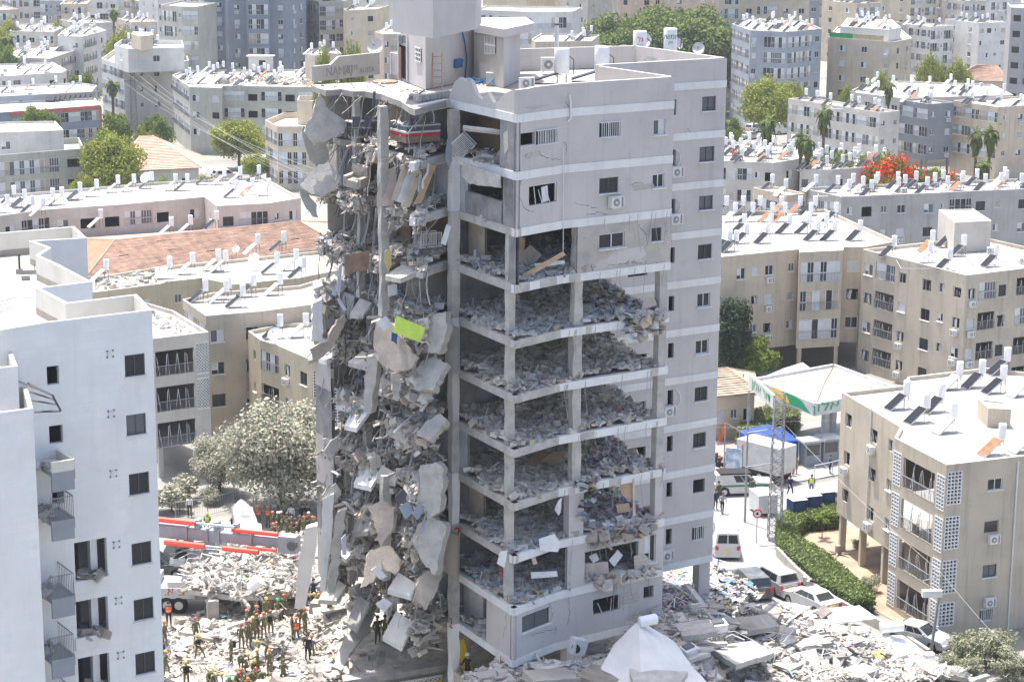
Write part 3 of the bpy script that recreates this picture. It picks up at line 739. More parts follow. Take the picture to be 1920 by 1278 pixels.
for(A,Bq,s0,z0,w_,h,kd,v)in ops:
    if w_>.15:place_win(tower,A,Bq,s0,z0,w_,h,kd,v)
for(a,b,px,py)in((B_,E_,1150,389),(W0,Rr,1264,332),(W0,Rr,1262,420),(W0,Rr,1250,779),(W0,Rr,1246,1048)):
    s,z=on_wall(a,b,px,py);place_ac(tower,a,b,s,z,.05)
# rain pipes
pb=MB()
def wpath(a,b,pts,r=.035,m=framew,out=.1):
    d=(Vector(b)-Vector(a)).normalized();n=Vector((d.y,-d.x));q=[]
    for x,y in pts:s,z=on_wall(a,b,x,y);q.append((a[0]+d.x*s+n.x*out,a[1]+d.y*s+n.y*out,z))
    pb.path(q,r,m)
wpath(B_,E_,[(1066,178),(1068,190),(1068,222),(1063,228)],.05,framew);wpath(C1,B_,[(1053,275),(1054,380),(1053,470)],.02)
for k in range(1,9):wpath(W0,Rr,[(1262,276+90*(k-1)),(1272,285+90*(k-1)),(1274,300+90*(k-1)),(1264,322+90*(k-1))]if k in(1,2,6)else[(1258,300),(1258,301)],.03)
pb.build('pipes',tower)
# --- columns
Z0=3.2
def column(p,zt,zlo,sx=.55,sy=.55,ang=30,m=beamc,rough=False,lean=(0,0)):
    co=MB()
    if not rough:co.box((p[0]+lean[0]/2,p[1]+lean[1]/2,(zt+zlo)/2),(sx,sy,zt-zlo),m,R(ang)).build('column',tower);return
    n=max(2,int((zt-zlo)/.7));rs_=random.Random(int(p[0]*100+zt));prev=None
    for i in range(n+1):
        t=i/n;z=zlo+(zt-zlo)*t;q=[]
        for ax,ay in((-1,-1),(1,-1),(1,1),(-1,1)):
            v=Matrix.Rotation(R(ang),2)@Vector((ax*sx/2*rs_.uniform(.75,1.1),ay*sy/2*rs_.uniform(.75,1.1)));q.append((p[0]+v.x+lean[0]*t,p[1]+v.y+lean[1]*t,z))
        if prev:co.hexa(prev,q,m)
        prev=q
    co.build('column',tower)
Dc=Vector(D_)+Vector((.28,-1.0));[column(Dc,(ZT if k==1 else zb(k))-.42*(k==1),zb(k+1)if k<11 else Z0,.5,.5,34,(towm,dustc,beamc)[k%3],True)for k in range(1,12)]
uDC=(Vector(C1)-Vector(D_)).normalized();nDC=Vector((-uDC.y,uDC.x))
for k in range(3,10):
    s=sDC(947,600);p=Vector(D_)+uDC*s+nDC*.3;column(p,zb(k)-.42,zb(k+1)-.03,.42,.42,30,dustc,True)
p945=p
uBE=(Vector(E_)-Vector(B_)).normalized();nBE=Vector((-uBE.y,uBE.x))
s=on_wall(B_,E_,1088,600)[0];p=Vector(B_)+uBE*s+nBE*.35
for k in range(3,8):column(p,zb(k)-.4,zb(k+1)-.03,.6,.45,34,dustc,True)
for k in(8,):column(p,zb(k)-.4,zb(k+1)-.03,.95,.5,34,towm)
pb_=Vector(B_)+uBE*on_wall(B_,E_,1078,1230)[0]+nBE*.35;column(pb_,zb(11)-.42,Z0,1.0,.6,34,towm)
for k in range(3,9):s=L_BE-.35;q=Vector(B_)+uBE*s+nBE*.3;column(q,zb(k)-.4,zb(k+1)-.03,.5,.45,34,dustc if k<8 else towm)
for k in range(8,10):pass
column(Vector(C1)+Vector((-.55,1.3)),zb(11)-.42,Z0,.62,.6,30,towm)
column(Vector(E_)+Vector((-.6,.2)),zb(11)-.42,Z0,.6,.6,30,towm)
column(Vector(Rr)+Vector((-.6,.3)),zb(11)-.42,Z0,.85,.6,34,towm)
column((4,112),zb(11)-.42,Z0,.6,.6);column((-2,116),zb(11)-.42,Z0,.6,.6);column((-7,115.5),zb(11)-.42,Z0,.6,.6);column((5,119),zb(11)-.42,Z0,.6,.6)
# column at the torn face (picture column 716) with its breaks
cq=Vector(xy(P(719,205,zb(1))));cq=Vector((-7.1,108.2))+nin*.35
for(ka,kb,m)in((1,5,dustc),(8,10,dustc)):column(cq,zb(ka)-.3,zb(kb)-.03 if kb<10 else zb(10)-.5,.5,.45,30,m,True,(0,0))
for(px,ka,kb,ln)in((640,1,3,0),(655,6,8,.2),(622,8,11,-.2),(690,8,9,0),(645,3,5,.1)):
    sg=on_wall(G_,F_,px,500)[0];q=Vector(G_)+GF*sg+nin*1.0;column(q,zb(ka)-.3,zb(kb)-.03,.4,.4,30,dustc,True,(ln,0))
# --- parapets
pp=MB()
def parapet(a,b,z0,z1,m=towm,t=.2,n=1,brk=None,seed=0):
    a=Vector(a);b=Vector(b);d=(b-a);nr=Vector((-d.y,d.x)).normalized()*t;rs_=random.Random(seed)
    for i in range(n):
        p0=a+d*(i/n);p1=a+d*((i+1)/n);h0,h1=(z1,z1)if brk is None else(brk(i/n),brk((i+1)/n))
        pp.hexa([(p0.x,p0.y,z0),(p1.x,p1.y,z0),(p1.x+nr.x,p1.y+nr.y,z0),(p0.x+nr.x,p0.y+nr.y,z0)],[(p0.x,p0.y,h0),(p1.x,p1.y,h1),(p1.x+nr.x,p1.y+nr.y,h1),(p0.x+nr.x,p0.y+nr.y,h0)],m)
zt=ZT+1.25
parapet(B_,E_,ZT-.02,zt);parapet(C1,B_,ZT-.02,zt,n=8,brk=lambda t:zt if t>.3 else zt-.05+.0*t)
br=random.Random(3);hh=[0.15,.95,1.25,1.1,1.2,.55,.35,.75,.3,.5,.9,1.1,1.2]
parapet(D_,C1,ZT-.02,0,n=12,brk=lambda t:ZT+hh[min(12,int(round(t*12)))])
parapet(E_,tuple(Vector(E_)+(Vector(W0)-Vector(E_))*.95),ZT-.02,zt)
wr=Vector(W0).lerp(Vector(Rr),0.0);parapet(wr,Rr,ZT-.02,zt+.02);parapet(Rr,Rb,ZT-.02,zt+.02)
parapet(Rb,Gc,ZT-.02,zt+.02);parapet(Gc,Gb,ZT-.02,zt)
parapet(P(590,153,ZT),P(712,139,ZT),ZT-.02,ZT+1.25,n=8,brk=lambda t:ZT+(.85 if t<.26 else 1.25),m=mat('parapet_inner',(.47,.45,.42),.93,.1,.6,streak=.3,spot=.3))
pp.build('parapet',tower)
# cornice of blocks left standing on the broken edge
mb=MB()
for i in range(9):a=P(786+7*i,187-1.2*i,ZT+.1);mb.box((a.x,a.y,ZT+.16),(.17,.3,.3),dustc,R(30))
a=P(783,190,ZT);b=P(845,179,ZT);mb.hexa([(a.x,a.y,ZT),(b.x,b.y,ZT),(b.x-.1,b.y+.5,ZT),(a.x-.1,a.y+.5,ZT)],[(a.x,a.y,ZT+.12),(b.x,b.y,ZT+.12),(b.x-.1,b.y+.5,ZT+.12),(a.x-.1,a.y+.5,ZT+.12)],beamc)
mb.build('broken_coping',tower)
# --- stair core and water tank house on the roof
ch=MB();corew=mat('core_plaster',(.50,.48,.475),.93,.06,.4,streak=.2,spot=.1,bump=.15)
k1=P(752,150,ZT);k2=P(798,168,ZT);k3=P(888,150,ZT);u=adir(30)
cA=Vector(xy(k2));cB=Vector(xy(k3));cD=Vector(xy(k1));cC=cB+(cD-cA)
ch.prism([tuple(cD),tuple(cA),tuple(cB),tuple(cC)],ZT,ZT+3.9,corew)
zt1=ZT+3.55
tA,tB,tC=P(736,60,zt1),P(812,72,zt1),P(893,55,zt1);tA2=Vector(xy(tA));tB2=Vector(xy(tB));tC2=Vector(xy(tC));tb=Vector((-1.0,6.5))
poly=[tuple(tA2),tuple(tB2),tuple(tC2),tuple(tC2+Vector((.2,4))),tuple(tB2+Vector((.6,8))),tuple(tA2+Vector((0,5)))]
ch.prism(poly,zt1,zt1+7.5,corew)
l2=P(975,150,ZT);l1=P(944,165,ZT);l0=P(888,152,ZT)
ch.prism([xy(l0),xy(l1),xy(l2),(l2.x-.6,l2.y+4),(l0.x,l0.y+4)],ZT,ZT+2.75,corew)
la,lb_,lc=P(886,63,ZT+2.9),P(943,62,ZT+2.9),P(985,55,ZT+2.9)
ch.prism([(l0.x,l0.y-.25),(l1.x,l1.y-.25),(l2.x+.8,l2.y+.2),(l2.x+.3,l2.y+4.6),(l0.x,l0.y+4.6)],ZT+2.752,ZT+3.2,corew)
ch.build('roof_stair_house',tower)
mb=MB()
def wquad(mbb,a,b,x0,y0,x1,y1,m,out=.03,th=.04):
    d=(Vector(b[:2])-Vector(a[:2])).normalized();n=Vector((d.y,-d.x));s0,zt_=on_wall(a,b,x0,y0);s1,zb_=on_wall(a,b,x1,y1)
    mid=Vector(a[:2])+d*(s0+s1)/2+n*out;mbb.box((mid.x,mid.y,(zt_+zb_)/2),(abs(s1-s0),th,abs(zt_-zb_)),m,math.atan2(d.y,d.x))
kA,kB=tuple(cD),tuple(cA)
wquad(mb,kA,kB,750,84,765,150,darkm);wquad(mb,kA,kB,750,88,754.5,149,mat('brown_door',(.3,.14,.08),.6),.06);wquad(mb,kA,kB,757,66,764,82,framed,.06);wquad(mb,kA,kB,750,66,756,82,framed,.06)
wquad(mb,kA,kB,749,64,750,151,framew,.07,.08);wquad(mb,kA,kB,764.5,64,765.7,151,framew,.07,.08)
mb.build('door',tower)
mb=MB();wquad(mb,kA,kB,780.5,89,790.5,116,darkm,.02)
for i in range(4):x=781+i*3.1;wquad(mb,kA,kB,x-.4,89,x+.4,116,framew,.06,.03)
for i in range(4):y=90+i*8.4;wquad(mb,kA,kB,780,y-.5,791,y+.5,framew,.06,.03)
mb.build('window',tower)
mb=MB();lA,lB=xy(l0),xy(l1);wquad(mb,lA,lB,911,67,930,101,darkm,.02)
for i in range(8):x=911.5+i*2.6;wquad(mb,lA,lB,x-.4,67,x+.4,102,framew,.07,.03)
wquad(mb,lA,lB,911,84,931,85,framew,.07,.03);mb.build('window',tower)
mb=MB();bluem=plain('blue_pipe',(.03,.11,.3),.6);nn=Vector((.3,-.6,0))
def rp(px,py,z):return P(px,py,z)
kC=tuple(cB)
def cpath(pts,r,m,a=kB,b=kC,out=.12):
    d=(Vector(b)-Vector(a)).normalized();n=Vector((d.y,-d.x));q=[]
    for x,y in pts:s,z=on_wall(a,b,x,y);q.append((a[0]+d.x*s+n.x*out,a[1]+d.y*s+n.y*out,z))
    mb.path(q,r,m,6)
cpath([(881,18),(881,138)],.07,bluem,out=.35);cpath([(855,48),(862,55),(868,80),(872,110),(868,150)],.045,bluem);cpath([(898,52),(898,145)],.035,bluem,out=.2)
cpath([(855,122),(862,120),(866,112)],.02,framed);wquad(mb,kB,kC,850,112,861,126,bluem,.12,.2);mb.build('blue_pipes',tower)
# painted graffiti on the inner parapet
def text_mesh(name,s,size,m,parent=None,ex=.004):
    cu=bpy.data.curves.new(name,'FONT');cu.body=s;cu.size=size;cu.extrude=ex;cu.resolution_u=2;cu.align_x='CENTER';cu.align_y='CENTER'
    o=bpy.data.objects.new(name,cu);COL.objects.link(o);bpy.context.view_layer.update()
    me=bpy.data.meshes.new_from_object(o.evaluated_get(bpy.context.evaluated_depsgraph_get()));bpy.data.objects.remove(o);bpy.data.curves.remove(cu)
    me.materials.clear();me.materials.append(m);me.name=name;return me
def wall_text(name,s,A,B,px,py,size,m,parent,out=.02,xs=1.0,rot=0):
    A=Vector(A[:2]);B=Vector(B[:2]);d=(B-A).normalized();n=Vector((d.y,-d.x));sv,z=on_wall(A,B,px,py);me=text_mesh(name,s,size,m);o=wloc(parent)if parent else Vector((0,0,0))
    ob=inst(name,me,parent,(A.x+d.x*sv+n.x*out-o.x,A.y+d.y*sv+n.y*out-o.y,z-o.z));ob.rotation_euler=(math.pi/2,rot,math.atan2(d.y,d.x));ob.scale=(xs,1,1);return ob
gr=plain('pencil_grey',(.3,.29,.28),.9)
ga,gb=P(590,153,ZT),P(712,139,ZT)
wall_text('graffiti','NAMA',ga,gb,634,134,.72,gr,tower);wall_text('graffiti','215',ga,gb,664,127,.4,gr,tower);wall_text('graffiti','AUSTA',ga,gb,688,132,.42,gr,tower);wall_text('graffiti','(8)',ga,gb,653,131,.7,gr,tower)
for(s,px,py,sz)in(('2',851,1000,1.0),('2',834,1036,.5),('2',829,1168,.8)):
    pl=(-3.6,105.2)if px<845 else(-3.3,106.5)
    u34=adir(34);nrm=Vector((u34.y,-u34.x));cc=Dc+nrm*.32
    if px>845:wall_text('spray_mark',s,tuple(cc-u34),tuple(cc+u34),857,py,sz,redpaint,tower)
    else:l_=Dc-u34*.32;wall_text('spray_mark',s,tuple(l_+nrm*-1),tuple(l_+nrm*1),846,py,sz,redpaint,tower)
wall_text('spray_mark','2',D_,C1,850,1060,.4,redpaint,tower,.06)
for py,k in((1075,9),(1240,11)):
    q=p945 if k==9 else Vector(C1)+Vector((-.55,1.3));u30=adir(30);l_=q-u30*.3;nrm=Vector((u30.y,-u30.x));wall_text('spray_mark','1',tuple(l_-nrm),tuple(l_+nrm),940,py,.9,redpaint,tower,.04)
# ================================================================== debris inside and on the torn face
def rubble_on(name,label,poly,hf,n,smin,smax,pal='dust',step=.3,m=dustc,cloth_n=0,cloth_poly=None,lift=.0,cs=(.15,.6),sheet_on=True,flat=.5,long_=.25,extra=None):
    parts=[]
    q=sample_poly(poly,n);z=hf(q[:,0],q[:,1])+lift;parts.append(chips(np.column_stack([q,z]),smin,smax,pal,flat,long_))
    if cloth_n:
        q=sample_poly(cloth_poly or poly,cloth_n);z=hf(q[:,0],q[:,1])+.12;parts.append(cloths(np.column_stack([q,z]),*cs))
    if extra:parts+=extra
    if sheet_on:
        xs=[p[0]for p in poly];ys=[p[1]for p in poly];gx=np.arange(min(xs)-step,max(xs)+step,step);gy=np.arange(min(ys)-step,max(ys)+step,step)
        X,Y=np.meshgrid(gx,gy);Z=hf(X,Y);ins=inpoly(X,Y,poly);V=np.stack([X,Y,Z],-1).reshape(-1,3);nx=len(gx)
        i=(np.arange(len(gy)-1)[:,None]*nx+np.arange(nx-1)[None]).ravel();F=np.stack([i,i+1,i+nx+1,i+nx],1);F=F[ins.ravel()[F].all(1)]
        p0=PAL[pal]if pal in('dust','white')else PAL['dust'];parts.append((V,F,p0.mean(0)[None]*(.85+.2*NR.rand(len(F),1))))
    return np_obj(name,*join(*parts),kind='stuff',label=label)
front=[D_,C1,B_,E_,W0]
fq=inset(front,.12)
def fctrl(k,hi,mid=.5):
    z=zb(k+1)
    return Ctrl([(*D_,z+mid),(*C1,z+.08),(*B_,z+.06),(*E_,z+.15),(*W0,z+hi),(1,108,z+mid*.6),(-1.5,105.5,z+.1),(3,108,z+.2),(4.5,110,z+mid),(2,113.3,z+hi*.8),(5.8,108.6,z+.2),(-1,110.5,z+hi*.5)],.28)
nm={3:'fourth',4:'fifth',5:'sixth',6:'seventh',7:'eighth',8:'ninth',9:'tenth',10:'eleventh'}
for k in range(1,11):
    if k<3 or k==10:
        st=[tuple(Vector(D_)+uDC*.5),tuple(Vector(D_)+uDC*4.6),tuple(Vector(D_)+uDC*4.6+nDC*1.8),tuple(Vector(D_)+uDC*.5+nDC*1.8)]
        rubble_on('rubble','broken grey rubble inside the tower corner opening, level %d from the roof'%k,st,fctrl(k,.4,.25),260,.06,.5,'dust',flat=.4)
    else:
        pal={3:'mix',4:'mix',8:'mix',9:'mix'}.get(k,'dust');right=[(3.5,109),E_,(5.2,113.5)]
        rubble_on('rubble','grey rubble spread over the open tower floor, level %d from the roof'%k,fq,fctrl(k,{3:1.0,9:1.1,8:1.2}.get(k,1.1),.22),5200,.025,.5,pal,cloth_n={4:260,7:220,8:260,3:60,9:60,6:30,5:20}[k],cloth_poly=right if k in(4,7,8)else None)
# outermost lip of clothes and boards spilling over the right edge
def lip(k,s0,s1,n,pal='mix',drop=.9):
    t=NR.rand(n);s=s0+(s1-s0)*t;out=NR.rand(n)*.35-.1;z=zb(k+1)+.15-NR.rand(n)**2*drop*(out>0)
    p=np.column_stack([B_[0]+uBE.x*s+uBE.y*out,B_[1]+uBE.y*s-uBE.x*out,z]);return p
np_obj('hanging_clothes',*join(cloths(lip(7,1.2,2.4,60,drop=2.2),.2,.7),cloths(lip(8,2.2,6.2,120),.15,.6),chips(lip(8,2,6.4,160),.1,.7,'wood'),cloths(lip(4,4,6.4,90,drop=1.2),.2,.7),chips(lip(4,4.2,6.6,90,drop=1.3),.1,.8,'dust'),chips(lip(9,2.4,6.2,150,drop=.3),.1,.8,'dust')),kind='stuff',label='clothes and boards spilling over the open floor edges of the grey tower')
# --- torn left wing: piles on every plate and lumps below the broken edges
for k in range(1,11):
    z=zb(k+1);off={1:1.0,2:1.2,3:1.2,4:1.5,5:1.5,6:2.2,7:1.8,8:1.6,9:2.2,10:2.6}[k]*.8
    p0=Vector(G_)+nin*off;p1=Vector(F_)+nin*.4;p2=Vector(D_)+nin*-.2;p3=Vector(D_)+nin*3;p4=Vector(Gb)-nin*1.2
    poly=[tuple(p0),tuple(p0.lerp(p1,.5)+nin*.2),tuple(p1),tuple(p2),tuple(p3),tuple(p4)]
    hf=Ctrl([(*p0,z+.2),(*p1,z+.2),(*p2,z+.3),(*p3,z+.7),(*p4,z+.7),(*(p0.lerp(p1,.5)+nin*1),z+.4)],.5)
    rubble_on('rubble','heap of broken masonry on the torn floor edge, level %d from the roof'%k,poly,hf,2500 if k>1 else 900,.03,.5 if k>2 else .4,'mix' if k in(2,4,8)else 'dust',cloth_n=30+30*(k in(1,4,8)),flat=.35)
    # lumps of concrete and bars under the edge
    n=1300 if k>1 else 150;t=NR.rand(n*3);t=t[(vnoise(t*9,t*0+k*7.3,1)+.12*NR.rand(n*3))>(.58 if k<7 else .54)][:n];n=len(t);ww=NR.rand(n)**1.5;q=np.array([tuple(Vector(G_).lerp(Vector(F_),a)+nin*(off*(.3+.8*b)-.35))for a,b in zip(t,NR.rand(n))])
    zz=z+.1-ww*(1.5 if k>3 else .9)
    V=join(chips(np.column_stack([q,zz]),.03,.75 if k>3 else .45,'dust',.4,.3,2.4,up=1.2))
    np_obj('broken_masonry',*V,kind='stuff',label='lumps of masonry hanging under the torn floor edge, level %d from the roof'%k)
# broken plates folded down from the torn edges
for k in range(3,11):
    z=zb(k+1)
    for j in range(3):
        t0=rnd.uniform(.02+.3*j,.2+.3*j);t1=t0+rnd.uniform(.1,.2);off=rnd.uniform(.2,1.2);o_=rnd.uniform(.3,1.0);dz=rnd.uniform(.5,1.7)
        a=Vector(G_).lerp(Vector(F_),t0)+nin*off;b=Vector(G_).lerp(Vector(F_),t1)+nin*off;c=b-nin*o_*rnd.uniform(.5,1.2);d=a-nin*o_;e=rnd.uniform(-.3,.3)
        lo_=[(d.x,d.y,z-dz-.25),(c.x,c.y,z-dz*rnd.uniform(.6,1.1)-.25),(b.x,b.y,z-.3),(a.x,a.y,z-.3)];MB().hexa(lo_,[(p[0],p[1],p[2]+.26)for p in lo_],rnd.choice([dustc,beamc,concm])).build('folded_plate',tower)
# bent reinforcing bars and cables
rb=MB()
for k in range(1,11):
    for j in range(44):
        t=rnd.random();p=Vector(G_).lerp(Vector(F_),t)+nin*rnd.uniform(.2,1.6);z=zb(k)-.2;q=[(p.x,p.y,z)];L=rnd.uniform(.6,3.4)if rnd.random()<.5 else rnd.uniform(.4,1.2)
        dx,dy=rnd.uniform(-.12,.12)-.05,rnd.uniform(-.12,.12)-.05;n=6
        for i in range(n):p=p+Vector((dx+rnd.uniform(-.08,.08),dy+rnd.uniform(-.08,.08)));z-=L/n;q.append((p.x,p.y,z))
        rb.path(q,rnd.choice([.016,.022,.03]),rnd.choice([rebarm,wirem,wirem,bluem if rnd.random()<.1 else wirem]),4)
for k in range(3,11):
    for j in range(7):
        s=rnd.uniform(.2,L_BE);a=Vector(B_)+uBE*s-nBE*.05;z=zb(k)-.1;rb.path([(a.x,a.y,z),(a.x-.05,a.y-.1,z-.5),(a.x+rnd.uniform(-.2,.2),a.y-.1,z-rnd.uniform(.8,2))],.012,wirem,4)
for k in range(2,11):
    for j in range(12):  # long torn strips of plaster, duct and profile
        p=Vector(G_).lerp(Vector(F_),rnd.random())+nin*rnd.uniform(.1,1.8);z=zb(k)-rnd.uniform(0,.5);L=rnd.uniform(.9,2.4);q=[(p.x,p.y,z)]
        for i in range(3):p=p+Vector((rnd.uniform(-.25,.15),rnd.uniform(-.25,.15)));z-=L/3;q.append((p.x,p.y,z))
        rb.path(q,rnd.uniform(.035,.09),rnd.choice([beamc,dustc,towd,concm,railm]),4)
rb.build('bent_bars',tower).__setitem__('kind','stuff')
# --- large slabs, beams and panels hanging from the torn face, each its own thing
def hang(name,label,pts,Y0,ky=0.0,kx=0.0,th=.26,m=dustc,cat=None,jag=.075,seed=1,n_sub=7,group=None):
    rs_=random.Random(seed);cx=sum(p[0]for p in pts)/len(pts);cy=sum(p[1]for p in pts)/len(pts)
    # plane through the centre, leaning by ky (metres of depth per metre up) and kx (per metre right)
    c=PYd(cx,cy,Y0);nrm=Vector((-kx,1,-ky)).normalized();W_=[]
    for x,y in pts:v=ray(x,y);t=(c-Vector((0,0,CAMH))).dot(nrm)/v.dot(nrm);W_.append(Vector((0,0,CAMH))+v*t)
    out=[];th=th*1.35 if th>.2 else th
    for i in range(len(W_)):
        a,b=W_[i],W_[(i+1)%len(W_)];L=(b-a).length;k=max(1,min(n_sub,int(L/.22)));tg=(b-a).normalized();side=tg.cross(nrm)
        for j in range(k):out.append(a.lerp(b,j/k)+side*(rs_.uniform(-jag,jag)if j else 0)+nrm*0)
    mb_=MB();n=len(out);bk=[p+nrm*th*rs_.uniform(.8,1.1)+(c-p)*rs_.uniform(-.02,.06)for p in out]
    cc=sum(out,Vector())/n;mb_.v=[tuple(p)for p in out+bk];i0=mb_.mi(m);mb_.f=[tuple(range(n)),tuple(range(2*n-1,n-1,-1))];mb_.m=[i0,i0]
    for i in range(n):
        j=(i+1)%n;mb_.f.append((i,n+i,n+j,j));mb_.m.append(i0)
    o=mb_.build(name)
    o.data.transform(Matrix.Translation(-c));o.location=c;tag(o,label,cat or name.replace('_',' '),group);return o
tanm=mat('tan_concrete',(.52,.45,.38),.95,.16,1.0,spot=.4,bump=.5,fine=.4)
woodm=mat('board_wood',(.52,.36,.24),.7,.12,2,streak=.2);woodp=mat('board_pale',(.6,.5,.43),.7,.12,2,streak=.2);darkwood=mat('board_dark',(.3,.2,.14),.7,.15,2)
limem=mat('lime_headboard',(.42,.58,.09),.7,.08,2);wpanel=mat('white_panel',(.72,.72,.72),.6,.08,2,spot=.2)
H=hang
H('concrete_slab','large pale concrete panel dangling below the roof at the tower left corner',[(600,172),(612,200),(652,232),(646,250),(616,262),(590,272),(572,246),(588,205)],113.6,.3,.3,seed=1)
H('concrete_slab','stained plaster sheet hanging below the corner panel at the left edge',[(568,236),(590,262),(612,272),(618,300),(600,316),(580,300),(570,268)],114.4,.1,.4,.15,seed=2)
H('concrete_slab','white plaster slab jutting left like a wing above the sofa room',[(562,346),(597,308),(614,304),(640,330),(630,352),(604,368),(584,364)],113,.5,.2,seed=3)
H('concrete_slab','curled white slab drooping under the wing shaped slab',[(562,356),(578,362),(594,384),(597,408),(588,406),(572,382)],112.8,.3,.5,.2,seed=4)
H('concrete_slab','huge tan wall slab hanging beneath the lime green headboard',[(700,648),(703,617),(732,604),(752,636),(784,671),(772,689),(742,699),(716,684)],105.6,.25,-.3,.45,tanm,seed=5)
H('concrete_slab','upright pale slab hanging right of the lime green headboard',[(808,592),(836,584),(839,612),(823,664),(794,657),(800,615)],105.9,.25,-.5,.5,seed=6)
H('concrete_slab','pale slab tipping outward below the upright slab',[(791,676),(812,668),(839,680),(812,733),(776,729),(772,712)],105.7,.7,-.5,.45,seed=7)
H('concrete_slab','narrow slab tilted outward beside the column, middle height',[(826,775),(839,786),(808,824),(780,815),(800,788)],105.5,.7,-.5,.4,seed=8)
H('concrete_slab','tall pale slab hanging vertically beside the column marked with a red two',[(788,872),(816,866),(833,880),(824,960),(802,974),(792,948),(782,944)],105.3,.15,-.5,.45,seed=9)
H('concrete_slab','biggest leaning slab with pointed foot near the lower column',[(784,982),(812,968),(838,986),(815,1078),(790,1050),(774,1016)],105.2,.25,-.5,.45,seed=10)
H('concrete_slab','lowest leaning slab with brown patches above the dark ground floor',[(800,1070),(834,1060),(822,1100),(800,1142),(778,1120),(784,1090)],105.2,.4,.5,.25,tanm,seed=11)
H('concrete_slab','broad tan slab with pointed lower tip in the middle of the ruin',[(690,948),(716,940),(740,952),(738,985),(722,1010),(713,1023),(702,985)],105.8,.25,-.3,.4,tanm,seed=12)
H('concrete_slab','brown stained slab under the broad tan slab',[(694,1030),(730,1022),(758,1052),(742,1076),(716,1066),(700,1090),(678,1100),(684,1062)],105.8,.5,.3,.22,tanm,seed=13)
H('concrete_beam','long pale beam hanging straight down left of the column',[(687,668),(702,664),(708,676),(695,775),(681,772)],107.0,.05,-.4,.5,seed=14)
H('concrete_beam','short tapered beam hanging under the big tan slab',[(736,700),(753,703),(751,728),(746,752),(740,750),(737,722)],105.9,.1,.3,.3,seed=15)
H('concrete_beam','broken column leaning out of the left ruin, sixth level',[(587,568),(604,560),(606,640),(583,642)],113.4,.05,.2,.5,beamc,seed=16)
H('concrete_slab','bent floor edge poking out over the beige roof',[(580,655),(612,640),(632,600),(645,590),(650,600),(632,636),(608,668),(588,674)],113,.2,.3,.35,tanm,seed=17)
H('concrete_slab','white wall triangle dangling in front of the dusty tree',[(640,812),(634,840),(622,862),(607,846),(620,826)],112.6,.1,.2,.2,seed=18)
H('concrete_slab','crumpled slab at the left foot of the ruin',[(630,905),(640,925),(622,948),(604,928),(612,915)],112.3,.3,.2,.3,seed=19)
H('concrete_beam','fallen concrete post leaning from the rubble at left of the tower',[(573,990),(596,985),(590,1040),(572,1140),(552,1140),(560,1050)],121,.05,0,.6,beamc,seed=20,jag=.03)
H('concrete_beam','tall bare post standing at the left foot of the torn tower',[(604,935),(626,925),(622,1010),(610,1108),(600,1108),(602,1020)],112,.03,.0,.6,beamc,seed=21,jag=.04)
H('concrete_beam','second bare post bent towards the crowd of workers',[(632,960),(650,955),(640,1030),(628,1110),(616,1112),(622,1020)],111,.03,.0,.5,dustc,seed=22,jag=.08)
H('concrete_slab','sunlit white slab lying as a ramp from the ground floor down left',[(684,1150),(702,1146),(692,1180),(662,1218),(640,1256),(622,1248),(650,1190)],111.5,1.6,.4,.3,roofw,seed=23)
